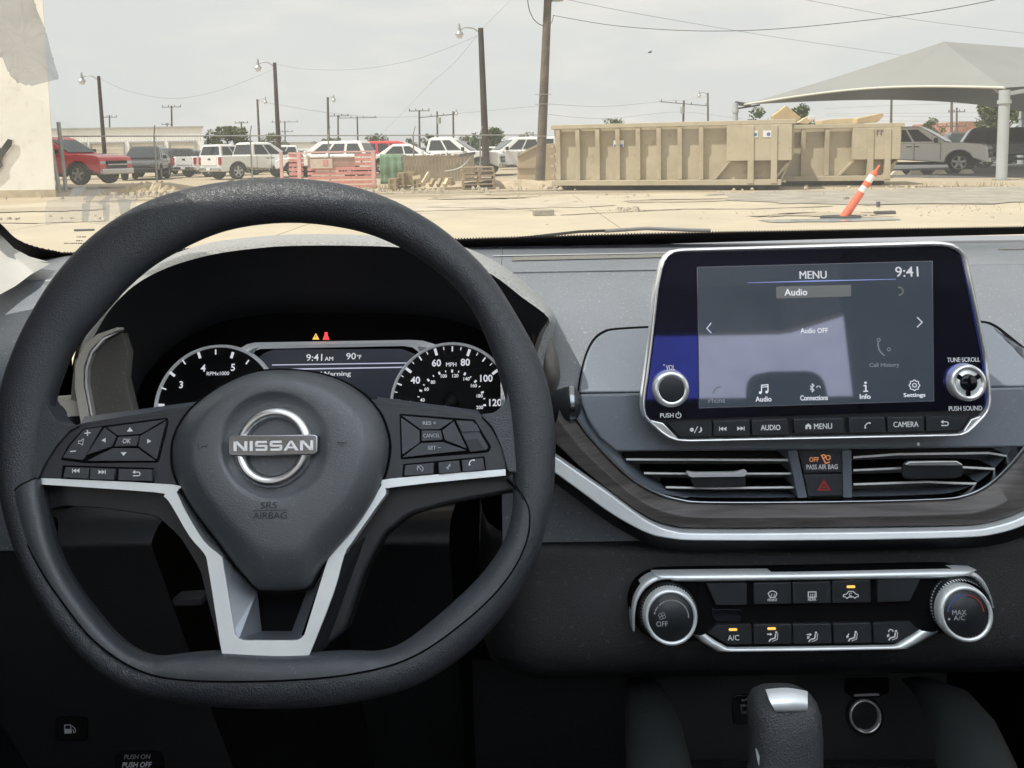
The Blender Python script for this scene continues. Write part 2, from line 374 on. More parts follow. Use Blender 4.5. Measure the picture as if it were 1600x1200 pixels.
# ================================================================== the car around the eye (only partly in view, the rest shades and mirrors)
XL, XR = -0.52, 0.97                                     # inner faces of the two doors
cab = thing('car_cabin', 'grey interior shell of the parked car around the front seats', 'car cabin', loc=(0.2, -0.4, 0.15))
def shell(name, boxes, m):
    b = MB()
    for c, d in boxes: b.box(c, d)
    return local(b, cab).build(name, m, cab, 0.01)
ROOF_FRONT, ROOF_Z = 0.50, 1.45
shell('roof_lining', [((0.225, -1.10, ROOF_Z+0.03), (1.56, 1.30, 0.05)), ((0.225, 0.475, ROOF_Z+0.03), (1.56, 0.05, 0.05)), ((XL+0.08, 0.0, ROOF_Z+0.03), (0.24, 0.90, 0.05)), ((XR-0.08, 0.0, ROOF_Z+0.03), (0.24, 0.90, 0.05))], M_LINER)
M_DIFFUSER = bpy.data.materials.new('added roof diffuser'); M_DIFFUSER.use_nodes = True; _nt = M_DIFFUSER.node_tree; _nt.nodes.clear()
_tl = _nt.nodes.new('ShaderNodeBsdfTranslucent'); _tl.inputs['Color'].default_value = (0.88, 0.93, 1.0, 1); _nt.links.new(_tl.outputs[0], _nt.nodes.new('ShaderNodeOutputMaterial').inputs['Surface'])
shell('added_roof_diffuser', [((0.225, 0.02, ROOF_Z+0.03), (1.24, 0.93, 0.006))], M_DIFFUSER)  # translucent bluish panel added overhead, out of view, to brighten the cabin
shell('rear_header', [((0.225, -1.74, ROOF_Z-0.07), (1.56, 0.10, 0.17)), ((XR+0.03, -1.45, ROOF_Z-0.07), (0.06, 0.60, 0.17))], M_LINER)
shell('sun_block_upper', [((XL-0.03, 0.46, 1.37), (0.05, 0.54, 0.20))], M_LINER)  # unseen box added to keep direct sun off the wheel rim
shell('sun_block_lower', [((XL-0.05, 0.46, 1.12), (0.05, 0.52, 0.34))], M_BLACK)  # unseen box added across the window, keeps sun off the knee panel
shell('floor_pan', [((0.225, -0.4, 0.20), (1.56, 3.0, 0.06))], M_SEAT)
shell('door_panel', [((XL-0.05, -0.35, 0.62), (0.08, 2.6, 0.78))], M_BLACK)
shell('door_panel', [((XR+0.05, -0.35, 0.62), (0.08, 2.6, 0.78))], M_BLACK)
shell('firewall', [((0.225, 1.02, 0.50), (1.56, 0.05, 0.80))], M_VOID)
shell('quarter_panel', [((XR+0.04, -0.74, 1.23), (0.05, 0.86, 0.46))], M_BLACK)
shell('rear_bench', [((0.225, -1.25, 0.70), (1.50, 0.30, 0.70)), ((0.225, -0.95, 0.42), (1.50, 0.5, 0.3))], M_SEAT)
shell('parcel_shelf', [((0.225, -1.62, 1.02), (1.56, 0.65, 0.04))], M_BLACK)
b = MB(); b.bar((XL, -1.30, ROOF_Z), (XL+0.03, -2.1, 1.02), 0.12, 0.05)
local(b, cab).build('side_pillar', M_LINER, cab, 0.01); b = MB(); b.box((XL-0.03, -0.30, 1.23), (0.05, 0.12, 0.46)); local(b, cab).build('side_pillar', M_LINER, cab, 0.01)

# windshield: one sheet of thin glass leaning back over the dash
FG_W = Frame(1160, 366, 1.00, -62)
glass = thing('windshield', 'slightly dusty windshield glass with added haze veil and black dotted border above the dash', 'windshield', frame=FG_W)
def gp(px, py): return FG_W.uv(px, py)
top = ROOF_FRONT
def glass_at(x, Y):
    # point of the glass sheet straight above world (x, Y)
    z = FG_W.o.z - (FG_W.ez.y*(Y-FG_W.o.y) + FG_W.ez.x*(x-FG_W.o.x))/FG_W.ez.z
    q = V((x, Y, z))-FG_W.o; return (q.dot(FG_W.ex), q.dot(FG_W.ey))
GL = catmull([(-60, 300), (-40, 325), (0, 357), (36, 386), (84, 399), (160, 400), (420, 393), (735, 380), (1000, 371), (1300, 363), (1660, 355)], 4, False)
outl = [gp(*p) for p in GL]
outl += [glass_at(XR+0.05, 0.85), glass_at(XR-0.08, top), glass_at(XL+0.08, top), glass_at(XL-0.02, 0.74)]
b = MB(); b.poly([(u, v, 0) for u, v in outl]); pane = b.build('glass_pane', M_GLASS, glass)
lo = catmull([(-60, 330), (-40, 352), (0, 380), (40, 402), (80, 409), (140, 408), (420, 398), (735, 387), (1000, 379), (1300, 370), (1660, 361)], 6, False)
hi = catmull([(-60, 300), (-40, 320), (0, 347), (30, 374), (78, 389), (140, 393), (420, 383), (735, 371.5), (1000, 364), (1300, 358), (1660, 352)], 6, False)
b = MB(); A = [gp(*p) for p in lo]; B = [gp(*p) for p in hi]; n = len(A)
b.add([(*p, 0.003) for p in A]+[(*p, 0.003) for p in B]+[(*p, 0.0012) for p in A]+[(*p, 0.0012) for p in B],
      [(i, i+1, n+i+1, n+i) for i in range(n-1)]+[(n+i, n+i+1, 3*n+i+1, 3*n+i) for i in range(n-1)])
b.build('border', M_FRIT, glass)
b = MB(); prev = None
for i in range(n-1):                                     # the row of dots along the border's edge
    p, q = V(B[i]), V(B[i+1]); d = (q-p); k = max(1, int(d.length/0.0035))
    for j in range(k):
        c = p+d*(j/k)+V((0, 0.0022)); b.poly([(c.x+0.0010*math.cos(a*PI/3), c.y+0.0010*math.sin(a*PI/3)*2.2, 0.0015) for a in range(6)])
tag(b.build('border_dot', M_FRIT, glass), kind='stuff')
b = MB(); rnd = random.Random(3)
for (x0, y0, x1) in [(160, 362, 188), (152, 371, 170), (146, 377.5, 182), (151, 382, 178), (120, 370, 134), (119, 376, 128), (122, 380, 126), (100, 380, 142), (172, 371, 190)]:
    x = x0
    while x < x1:
        l = rnd.uniform(1.2, 3.2); uv = FG_W.pts([(x, y0+1.0), (x+l, y0+0.8), (x+l, y0-0.7), (x, y0-0.5)], 0.0015); b.poly([(u, v, 0.0015) for u, v in uv]); x += l+rnd.uniform(0.5, 1.4)
b.build('maker_mark', M_FRIT, glass)
# films that cling to the glass
def sheet(name, label, cat, pl, m, curl=0.002, w=0.004):
    fr = FG_W; t = thing(name, label, cat, frame=fr); uv = fr.pts(pl, w); c = (sum(u for u, v in uv)/len(uv), sum(v for u, v in uv)/len(uv)); b = MB()
    rings = []
    for s in (1.0, 0.8, 0.5, 0.2): rings.append([(c[0]+(u-c[0])*s, c[1]+(v-c[1])*s, w+curl*(0.5+0.5*math.sin(i*1.9+s*7))*s) for i, (u, v) in enumerate(uv)])
    b.loft(rings, cap1=True); b.build('film', m, t)
    return t
f1 = sheet('window_film', 'torn grey translucent film clinging to the upper left of the windshield', 'window film',
      fillet([(-70, -60), (40, -60), (56, 6), (72, 48), (84, 90), (93, 123), (45, 132), (27, 128), (14, 112), (2, 86), (-70, 82)], 5), M_FILM)
f2 = sheet('window_sticker', 'clear wrinkled sticker low on the windshield beside the wheel rim', 'sticker',
      [(74, 312), (110, 304), (112, 292), (150, 290), (182, 298), (215, 302), (212, 330), (205, 346), (160, 350), (120, 347), (72, 350), (70, 330)], M_FILM2)
b = MB()
for pl in [[(108, 306), (114, 294), (136, 292), (124, 306)], [(128, 312), (150, 296), (158, 297), (140, 316)], [(152, 318), (170, 303), (178, 305), (162, 322)], [(128, 318), (142, 314), (138, 346), (128, 347)], [(160, 320), (172, 318), (170, 346), (162, 346)], [(183, 308), (206, 312), (200, 342), (190, 344)]]:
    uv = fillet(FG_W.pts(pl, 0.0075), 0.004); b.poly([(u, v, 0.0075) for u, v in uv])
b.build('sticker_fold', film('sticker fold', (0.72, 0.73, 0.74), 0.05, 0.3, (0.7, 0.7, 0.7), 0.1), f2)

# left A pillar trim
pil = thing('pillar_trim', 'pale grey A pillar trim at the left end of the dash', 'pillar trim', loc=tuple(dep(-20, 430, 0.95)))
sec = []
for p, q in (((0, 372), (0, 470)), ((22, 392), (24, 448)), ((46, 405), (46, 430)), ((74, 411), (74, 416))): pass
for p, q, a, c in (((0, 366), (0, 460), .95, .785), ((22, 388), (24, 447), .94, .81), ((46, 401), (48, 429), .92, .835), ((76, 409), (78, 412), .895, .88)): sec.append((dep(*p, a), dep(*q, c)))
b = MB(); rows = []
far = [(-200, 240, 0.92, -200, 640, 0.60), (-90, 310, 0.94, -90, 530, 0.70)]
rings = []
for a in far: rings.append([dep(a[0], a[1], a[2]), dep(a[0], (a[1]+a[4])/2, (a[2]+a[5])/2-0.02), dep(a[3], a[4], a[5])])
for p, q in sec: rings.append([p, (p+q)/2-V((0, 0.02, -0.004)), q])
b.loft(rings, closed=False); local(b, pil).build('trim_shell', M_PILLAR, pil)

# ================================================================== dashboard
dash = thing('dashboard', 'charcoal dashboard with wood and silver trim across the car', 'dashboard', loc=(0.2, 0.8, 0.9))
PROF = [(440, 1.24), (400, 1.22), (381, 1.14), (377, 1.05), (390, 0.985), (394, 0.96), (401, 0.925), (420, 0.86), (424, 0.852), (440, 0.83), (470, 0.785), (515, 0.735), (560, 0.705), (612, 0.685), (660, 0.675), (705, 0.67), (845, 0.668)]
def prof_pts(pr, px=1000): return [dep(px, py, d) for py, d in pr]
def extrude_profile(pts, x0, x1, n, bow=0.0):
    b = MB(); rings = []
    for i in range(n+1):
        x = x0+(x1-x0)*i/n; rings.append([V((x, p.y, p.z)) for p in pts])
    b.loft(rings, closed=False); return b
PP = catmull([tuple(p) for p in prof_pts(PROF)], 3, False)
PP = [V(p) for p in PP]
local(extrude_profile(PP, -0.012, XR+0.06, 12), dash).build('dash_top', M_DASH, dash)
local(extrude_profile([p for p in PP if p.y > 0.80], -0.40, -0.0125, 6), dash).build('dash_top', M_DASH, dash)
# left end of the dash: a rounded shoulder that falls away to the door
b = MB(); rings = []
for x, dz, dy in ((-0.395, 0.0, 0.0), (-0.46, 0.0, 0.0), (-0.52, -0.001, 0.0), (-0.57, -0.004, 0.0), (-0.62, -0.012, 0.0), (-0.68, -0.03, 0.004), (-0.78, -0.08, 0.008)):
    rings.append([V((x, p.y+dy, p.z+dz)) for p in PP])
b.loft(rings, closed=False); local(b, dash).build('dash_end', M_DASH, dash)
# defroster grille: a sunken strip with fine ribs
def on_dash(px, py, lift=0.0):
    """point of the dash profile seen at that pixel"""
    r = ray(px, py); best = None
    for a, c in zip(PP, PP[1:]):
        e = (a.y-EYE.y, a.z-EYE.z); f = (c.y-a.y, c.z-a.z); den = r.y*f[1]-r.z*f[0]
        if abs(den) < 1e-12: continue
        t = (e[0]*f[1]-e[1]*f[0])/den; s = (e[0]*r.z-e[1]*r.y)/den
        if t > 0 and -1e-6 <= s <= 1+1e-6 and (best is None or t < best[0]):
            nn = V((0, -f[1], f[0])).normalized(); nn = nn if nn.dot(r) < 0 else -nn; best = (t, nn)
    return EYE+r*best[0]+best[1]*lift, best[1]
def strip_on_dash(name, rows, m, lift=0.0015):
    b = MB(); n = len(rows); b.add([on_dash(*a, lift)[0] for a, c in rows]+[on_dash(*c, lift)[0] for a, c in rows], [(i, i+1, n+i+1, n+i) for i in range(n-1)])
    return local(b, dash).build(name, m, dash)
M_RIB = mat('grille ribs', (0.34, 0.33, 0.30), 0.6, bump=(700, 0.0004), var=(900, 0.7, (0.02, 0.02, 0.02)))
strip_on_dash('defroster_grille', [((x, 402.5-(x-800)*0.020), (x, 408.5-(x-800)*0.0225)) for x in range(800, 1046, 20)], M_RIB, 0.001)
strip_on_dash('seam_line', [((x, 400.5-(x-770)*0.018), (x, 401.8-(x-770)*0.018)) for x in range(770, 1051, 20)], mat('bright edge', (0.5, 0.52, 0.54), 0.3), 0.0012)
strip_on_dash('seam_line', [((x, 427-(x-770)*0.018), (x, 428-(x-770)*0.018)) for x in range(770, 1041, 30)], M_DASHLOW, 0.0008)
strip_on_dash('seam_line', [((x, 389-(x-1560)*0.015), (x, 391-(x-1560)*0.015)) for x in range(1560, 1640, 20)], M_RIB, 0.0008)
# lower dash, knee panels, column well
LOWP = [(838, 0.675), (858, 0.666), (890, 0.660), (960, 0.648), (1020, 0.640), (1044, 0.642), (1054, 0.655), (1058, 0.70), (1058, 0.80)]
LP = [V(p) for p in catmull([tuple(p) for p in prof_pts(LOWP)], 3, False)]
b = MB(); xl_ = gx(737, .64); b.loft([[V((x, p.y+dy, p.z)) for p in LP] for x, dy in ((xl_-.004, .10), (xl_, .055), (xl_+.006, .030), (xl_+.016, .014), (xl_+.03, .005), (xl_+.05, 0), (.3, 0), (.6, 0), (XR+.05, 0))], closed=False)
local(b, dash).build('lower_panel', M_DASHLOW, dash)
KNEE = [(770, 0.80), (788, 0.76), (812, 0.705), (845, 0.682), (862, 0.684), (900, 0.70), (1000, 0.745), (1250, 0.90)]
def knee(px0, px1, cx, m, name='knee_panel'):
    kp = [V(p) for p in catmull([tuple(p) for p in prof_pts(KNEE, cx)], 3, False)]
    return local(extrude_profile(kp, at(px0, 845, kp[9].y).x, at(px1, 845, kp[9].y).x, 4), dash).build(name, m, dash)
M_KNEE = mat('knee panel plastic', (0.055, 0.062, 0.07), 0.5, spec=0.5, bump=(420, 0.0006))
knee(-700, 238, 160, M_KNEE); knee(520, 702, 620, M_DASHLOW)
b = MB(); b.box(at(520, 930, .99), (1.0, 0.02, 0.5)); local(b, dash).build('column_well', M_BLACK, dash)
# ================================================================== gauge hood and cavity (dashboard parts)
LIP = [(130, 640), (126, 590), (134, 552), (150, 520), (172, 484), (210, 446), (262, 418), (330, 398), (400, 388), (460, 384), (560, 384), (640, 388), (710, 402), (770, 430), (815, 464), (857, 497), (850, 520), (838, 560), (830, 620)]
LIPc = catmull(LIP, 4, False)
n = len(LIPc)
def mix(a, b, t): return (a[0]+(b[0]-a[0])*t, a[1]+(b[1]-a[1])*t)
CREST = catmull([(118, 650), (112, 596), (116, 556), (132, 520), (160, 476), (200, 436), (254, 404), (325, 380), (400, 370), (470, 366), (560, 367), (650, 371), (722, 385), (780, 412), (826, 446), (866, 488), (872, 520), (868, 570), (866, 640)], 4, False)
INN = [mix(p, (470, 640), 0.02) for p in LIPc]
CAV = catmull([(236, 690), (232, 640), (240, 605), (255, 580), (278, 556), (305, 536), (340, 517), (385, 505), (430, 500), (470, 499), (540, 499), (600, 500), (660, 503), (712, 512), (755, 530), (790, 560), (808, 590), (816, 620), (818, 680)], 4, False)
dl = [0.655 + 0.0*i for i in range(n)]
R0 = [dep(*p, 0.660) for p in INN]
R1 = [dep(*p, 0.652) for p in LIPc]
R2 = [dep(*mix(p, c, 0.35), 0.662) for p, c in zip(LIPc, CREST)]
R3 = [dep(*c, 0.80) for c in CREST]
R4 = [dep(*c, 0.97) - V((0, 0, 0.006)) for c in CREST]
b = MB(); b.loft([R1, R2, R3, R4, [p+V((0, .03, -.07)) for p in R4]], closed=False); local(b, dash).build('gauge_hood', M_HOOD, dash)
M_CAV = mat('gauge cavity plastic', (0.030, 0.031, 0.036), 0.6, spec=0.5, bump=(500, 0.0004), var=(9, 0.25))
b = MB(); rg = [R1, R0]
for t in (0.25, 0.5, 0.75, 1.0): rg.append([dep(*mix(p, c, t), 0.66+0.145*t) for p, c in zip(INN, CAV)])
b.loft(rg, closed=False); local(b, dash).build('gauge_cavity', M_CAV, dash)
# rounded shroud right of the gauges
b = MB(); rings = []
for px, top, bot, d in ((832, 478, 640, .70), (846, 498, 640, .672), (858, 522, 636, .662), (868, 545, 626, .668), (875, 566, 610, .69), (878, 585, 592, .72)):
    rings.append([dep(px, top+(bot-top)*k/8, d+0.03*(2*k/8-1)**2) for k in range(9)])
b.loft(rings, closed=False); local(b, dash).build('gauge_shroud', M_DKTRIM, dash)
# left side trims of the cluster
FT = Frame(160, 580, 0.648, 12)
plate('side_vent_trim', fillet([(186, 515), (160, 527), (140, 548), (131, 572), (130, 600), (142, 662), (126, 662), (116, 605), (117, 570), (130, 540), (152, 522), (184, 511)], 3), -0.008, 0.002, M_BEIGE, dash, FT, 0.001).matrix_local = ROOTM['dashboard'].inverted() @ FT.M
plate('side_trim_line', fillet([(188, 517), (162, 531), (145, 551), (137, 575), (136, 600), (147, 660), (144, 660), (132.5, 601), (133.5, 574), (142, 549), (160, 528)], 2), -0.006, 0.003, M_CHROME, dash, FT, 0.0003).matrix_local = ROOTM['dashboard'].inverted() @ FT.M
plate('side_panel', [(190, 520), (164, 534), (148, 554), (140, 577), (139, 602), (151, 665), (214, 665), (196, 590), (200, 550)], -0.012, -0.002, M_DKTRIM, dash, FT, 0.0005).matrix_local = ROOTM['dashboard'].inverted() @ FT.M
plate('side_panel', [(117, 560), (112, 600), (110, 625), (130, 628), (122, 600)], -0.012, -0.003, M_PILLAR, dash, FT, 0.0005).matrix_local = ROOTM['dashboard'].inverted() @ FT.M
plate('side_panel', [(60, 622), (110, 618), (130, 622), (140, 650), (60, 652)], -0.012, -0.004, M_BEIGE, dash, FT, 0.0005).matrix_local = ROOTM['dashboard'].inverted() @ FT.M

# ================================================================== instrument cluster
FG = Frame(520, 600, 0.765, 16)
clu = thing('instrument_cluster', 'instrument cluster with two chrome ringed dials behind the steering wheel', 'instrument cluster', frame=FG)
M_DIAL = mat('dial black', (0.006, 0.006, 0.007), 0.5, spec=0.2)
plate('cluster_face', [(195, 720), (205, 590), (290, 500), (380, 470), (660, 468), (770, 500), (840, 590), (845, 720)], -0.03, -0.013, M_VOID, clu, FG)
M_RING = mat('dial ring with added glow', (.92, .94, .96), .4, metal=.15, emis=(.85, .9, .95), estr=.10)  # faint added glow mimics sky reflected in the rings and display trim
def gauge(name, c, rx, ring_w):
    g = MB(); k = FG.scale(c[0], c[1], 0.003); u, v = FG.uv(c[0], c[1], 0.002); r = rx*k
    g.lathe((u, v), [(0, 0.0), (r-ring_w*k, 0.0)], 64); o = g.build(name, M_DIAL, clu)
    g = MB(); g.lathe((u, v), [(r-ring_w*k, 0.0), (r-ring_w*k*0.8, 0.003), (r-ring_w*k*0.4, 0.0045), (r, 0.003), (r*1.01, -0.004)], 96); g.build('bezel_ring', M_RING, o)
    return o
TC, SCN = (337, 636), (705, 632)
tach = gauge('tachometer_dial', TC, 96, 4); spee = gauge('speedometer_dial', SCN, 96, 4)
def tick(c, a, r0, r1, w): d = (math.cos(a), -math.sin(a)); n2 = (-d[1]*w/2, d[0]*w/2); return [(c[0]+d[0]*r0+n2[0], c[1]+d[1]*r0+n2[1]), (c[0]+d[0]*r1+n2[0], c[1]+d[1]*r1+n2[1]), (c[0]+d[0]*r1-n2[0], c[1]+d[1]*r1-n2[1]), (c[0]+d[0]*r0-n2[0], c[1]+d[1]*r0-n2[1])]
tks = []
for k in range(-4, 13):                       # tachometer: 2 at 178 deg, 4 at 108 deg
    a = math.radians(178-(k)*17.6)
    tks.append(tick(TC, a, 80 if k % 2 == 0 else 82, 90, 4.2 if k % 2 == 0 else 2.2))
glyph('tick_mark', FG, tks, 0.0025, M_LITWHITE, tach)
for s, px, py in (('3', 283, 601), ('4', 317.5, 575), ('5', 364, 574), ('2', 263, 642)): text(s, FG, px, py, 11, 0.0025, M_LITWHITE, tach, bold=0.02, name='numeral')
text('RPMx1000', FG, 340.5, 583.5, 5.6, 0.0025, M_LITWHITE, tach, wpx=35, bold=0.015, name='unit_mark')
tks = []
for k in range(0, 29):                        # speedometer: 20 per 8 steps of 2.5 mph
    mph = 20+k*5-20; a = math.radians(211-1.745*(mph-0)); 
    big = mph % 20 == 0; mid = mph % 10 == 0
    tks.append(tick(SCN, a, 80 if big else (83 if mid else 86), 91, 4.2 if big else (2.2 if mid else 1.4)))
glyph('tick_mark', FG, tks, 0.0025, M_LITWHITE, spee)
for s, px, py in (('20', 637, 632), ('40', 649, 594), ('60', 682, 567), ('80', 727, 566), ('100', 760, 591), ('120', 774, 629)): text(s, FG, px, py, 11, 0.0025, M_LITWHITE, spee, bold=0.02, name='numeral')
text('MPH', FG, 705, 569.5, 6.2, 0.0025, M_LITWHITE, spee, wpx=16, bold=0.015, name='unit_mark')
for s, px, py in (('40', 660, 625), ('60', 666.5, 608), ('80', 676.5, 597), ('100', 693.5, 587.5), ('120', 711.5, 587), ('140', 729, 592), ('160', 740.5, 602.5), ('180', 749.5, 618.5), ('200', 749.5, 636.5)): text(s, FG, px, py, 5.4, 0.0025, M_LITWHITE, spee, bold=0.02, name='numeral')
tks = []
for k in range(0, 17):
    a = math.radians(178-k*11.2); tks.append(tick(SCN, a, 50 if k % 2 == 0 else 51, 54.5 if k % 2 == 0 else 54, 3 if k % 2 == 0 else 1.6))
glyph('tick_mark', FG, tks, 0.0025, M_LITWHITE, spee)
b = MB(); u, v = FG.uv(703, 628, 0.006); k = FG.scale(703, 628); b.lathe((u, v), [(0, 0.011), (11*k, 0.010), (13*k, 0.004), (13*k, 0.0)], 24); b.build('needle_hub', M_BLACK, spee)
glyph('needle', FG, [[(697, 634), (692, 634), (682, 646), (690, 646)]], 0.012, M_LITWHITE, spee)
# the middle display
M_MID = mat('cluster display', (0.012, 0.013, 0.017), 0.25, emis=(0.05, 0.06, 0.085), estr=0.25)
mid = plate('display', [(395, 566), (412, 552), (428, 546), (628, 545), (648, 553), (662, 566), (662, 700), (395, 700)], -0.008, -0.005, M_MID, clu, FG, 0.0003)
fr_u = [(362, 552), (385, 538), (398, 535), (640, 531), (660, 532), (690, 541)]
fr_l = [(376, 562), (394, 549), (407, 545), (630, 540.5), (645, 543), (662, 556)]
b = MB(); A = FG.pts(fr_u, -0.002); B = FG.pts(fr_l, -0.0045); C_ = [(0.5*(p[0]+q[0]), 0.5*(p[1]+q[1])) for p, q in zip(A, B)]
b.loft([[(*p, -0.006) for p in A], [(*p, -0.003) for p in A], [(*p, -0.0012) for p in C_], [(*p, -0.0045) for p in B], [(*p, -0.006) for p in B]], closed=False, smooth=False)
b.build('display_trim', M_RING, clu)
for q in ([(381, 553.5), (396, 544.5), (405, 542), (391, 557)], [(652, 541.5), (668, 543), (662, 551), (656, 550)]): glyph('trim_corner', FG, [q], -0.0008, mat('pale trim corner', (.40, .45, .44), .4), clu)
text('9:41', FG, 491, 558.5, 10.5, -0.0045, M_LITWHITE, mid, wpx=25, bold=0.006); text('AM', FG, 514, 560.5, 6, -0.0045, M_LITWHITE, mid, wpx=13, bold=0.006)
text('90', FG, 548.5, 556.5, 10, -0.0045, M_LITWHITE, mid, wpx=15, bold=0.006); text('°F', FG, 561, 557.5, 6.5, -0.0045, M_LITWHITE, mid, wpx=7)
glyph('display_line', FG, [[(425, 569.5), (655, 566), (655, 567.6), (425, 571)], ], -0.0045, M_LITLAV, mid)
glyph('display_line', FG, [[(415, 576.5), (658, 572.5), (658, 574.2), (415, 578.5)], ], -0.0045, M_LITLAV, mid)
text('Warning', FG, 524.5, 585, 9, -0.0045, M_LITWHITE, mid, wpx=47, bold=0.006)
glyph('display_icon', FG, stroke([(484, 588), (489, 580), (494, 588)], 1.2, True), -0.0045, M_LITWHITE, mid)
glyph('warning_lamp', FG, [[(488, 530.5), (493.5, 520.5), (499, 530.5)]], 0.0055, M_AMBER, clu)
glyph('warning_lamp', FG, [[(504, 531), (507, 523), (507, 519), (512, 519), (512, 523), (515, 531)]], 0.0055, M_RED, clu)
glyph('warning_mark', FG, [[(492.8, 523.5), (494.2, 523.5), (494.0, 528), (493.0, 528)]], 0.0058, M_VOID, clu)

# ================================================================== fascia, wood and silver trims (dashboard parts on the fascia plane)
FF = Frame(1250, 760, 0.640, 6)
def dplate(name, pl, w0, w1, m, bev=0.0008, r=0.0, fr=FF):
    o = plate(name, pl, w0, w1, m, dash, fr, bev, r); o.matrix_local = ROOTM['dashboard'].inverted() @ fr.M; return o
FS = Frame(1280, 540, 0.620, 9.5)
up_l = catmull([(904, 613), (908, 588), (916, 556), (928, 532), (944, 519), (966, 514), (1040, 510)], 4, False)+[(1060, 509), (1060, 612)]
FU = Frame(960, 612, 0.672, 46)
dplate('fascia_panel', up_l, -0.03, 0.0, M_FASCIA, 0.002, fr=FU)
dplate('fascia_gap', [(x-2.2 if x < 1040 else x, y-2.0) for x, y in up_l[:-1]]+[(1060, 616), (902, 616)], -0.03, -0.0025, M_VOID, 0, fr=FU)
up_r = [(1520, 503)]+catmull([(1530, 503), (1544, 505), (1562, 515), (1584, 535), (1604, 556), (1680, 640)], 4, False)+[(1680, 603), (1520, 604)]
FU2 = Frame(1560, 603, 0.676, 47)
dplate('fascia_panel', up_r, -0.03, 0.0, M_FASCIA, 0.002, fr=FU2)
dplate('fascia_gap', [(x+(2.0 if x > 1540 else 0), y-2.2) for x, y in up_r[:-2]]+[(1680, 606), (1520, 606)], -0.03, -0.0025, M_VOID, 0, fr=FU2)
FL_ = Frame(1280, 650, 0.628, 16)
lowl = [(906, 616), (1050, 613.5), (1060, 640), (1500, 640), (1510, 607), (1680, 604), (1680, 696), (1595, 699), (963, 706)]+catmull([(938, 685), (920, 658), (908, 632)], 4, False)
dplate('fascia_panel', lowl, -0.02, -0.0125, M_FASCIA, 0.002, fr=FL_)
rim = catmull([(880, 618), (893, 642), (915, 676), (948, 713), (985, 748), (1020, 769), (1058, 781), (1110, 786), (1300, 785), (1460, 781), (1510, 775), (1548, 757), (1580, 728), (1610, 692), (1680, 610)], 5, False)
edge = catmull([(904, 618), (914, 648), (932, 678), (962, 708), (998, 741), (1032, 762), (1068, 774), (1115, 778.5), (1300, 778), (1455, 774.5), (1502, 768), (1538, 751), (1568, 722), (1600, 684), (1670, 600)], 5, False)
wlow = catmull([(860, 688), (876, 700), (905, 728), (950, 764), (990, 794), (1020, 812), (1050, 821), (1095, 825), (1300, 824), (1500, 821), (1550, 816), (1590, 803), (1630, 780), (1700, 720), (1760, 660)], 5, False)
def band(name, A, B, wa, wb, th, m, bev=0.0008, fr=FF, mid=None):
    a, c = fr.pts(A, wa), fr.pts(B, wb); b = MB(); n = len(a)
    rg = [[(*p, wa-th) for p in a], [(*p, wa) for p in a]]
    if mid is not None: rg.append([(0.5*(p[0]+q[0]), 0.5*(p[1]+q[1]), mid) for p, q in zip(a, c)])
    rg += [[(*p, wb) for p in c], [(*p, wb-th) for p in c]]
    b.loft(rg, closed=False, smooth=False); o = b.build(name, m, dash, bev); o.matrix_local = ROOTM['dashboard'].inverted() @ fr.M; return o
band('wood_trim', rim, wlow, 0.004, 0.012, 0.02, M_WOOD, 0.001, mid=0.0125)
rim2 = [(p[0]+(q[0]-p[0])*0.30, p[1]+(q[1]-p[1])*0.30) for p, q in zip(rim, edge)]
band('wood_edge', rim2, rim, 0.006, 0.0065, 0.01, M_DKCHROME, 0.0003)
band('vent_surround', edge, rim2, -0.004, 0.0045, 0.02, M_FASCIA, 0.0006)
s_up = catmull([(850, 702), (873, 717), (905, 739), (950, 770), (985, 796), (1015, 816), (1050, 829), (1100, 833), (1300, 832), (1500, 828.5), (1555, 822), (1595, 809), (1640, 784), (1710, 726), (1770, 664)], 5, False)
s_lo = catmull([(850, 728), (872, 743), (905, 767), (946, 797), (980, 818), (1015, 835), (1050, 842.5), (1100, 845.5), (1300, 845), (1500, 841), (1560, 834.5), (1605, 820), (1655, 794), (1725, 734), (1790, 670)], 5, False)
band('silver_trim', s_up, s_lo, 0.018, 0.020, 0.03, M_SILVER, 0.0012)
band('trim_gap', wlow, s_up, 0.006, 0.008, 0.02, M_VOID, 0)
k_lo = [(x, y+16) for x, y in s_lo]
band('trim_base', s_lo, k_lo, 0.014, -0.006, 0.01, M_DASHLOW, 0)
dplate('vent_well', [(940, 702), (1620, 695), (1600, 760), (1500, 782), (1080, 784), (1010, 760)], -0.075, -0.07, M_VOID, 0)
dplate('vent_post', [(1231, 704), (1246, 704), (1262, 778), (1247, 779)], -0.04, 0.002, M_FASCIA, 0.0008)
dplate('vent_post', [(1316, 704), (1331, 704), (1332, 778), (1318, 778)], -0.04, 0.002, M_FASCIA, 0.0008)
dplate('button_bed', [(1246, 704), (1316, 704), (1318, 778), (1262, 778)], -0.03, -0.003, M_BLACK, 0)
lamp = dplate('airbag_lamp', [(1248, 707), (1315, 706), (1316, 738), (1256, 739)], -0.01, 0.001, M_BTN, 0.0008, 0.001)
hz = dplate('hazard_button', [(1256, 742), (1316, 741), (1317, 774), (1263, 776)], -0.01, 0.002, M_BTN, 0.001, 0.001)
text('OFF', FF, 1272, 718, 7.5, 0.0015, M_ORANGEPRINT, lamp, wpx=15); text('PASS AIR BAG', FF, 1284.5, 729.5, 7.8, 0.0015, M_WHITE, lamp, wpx=49, bold=0.02)
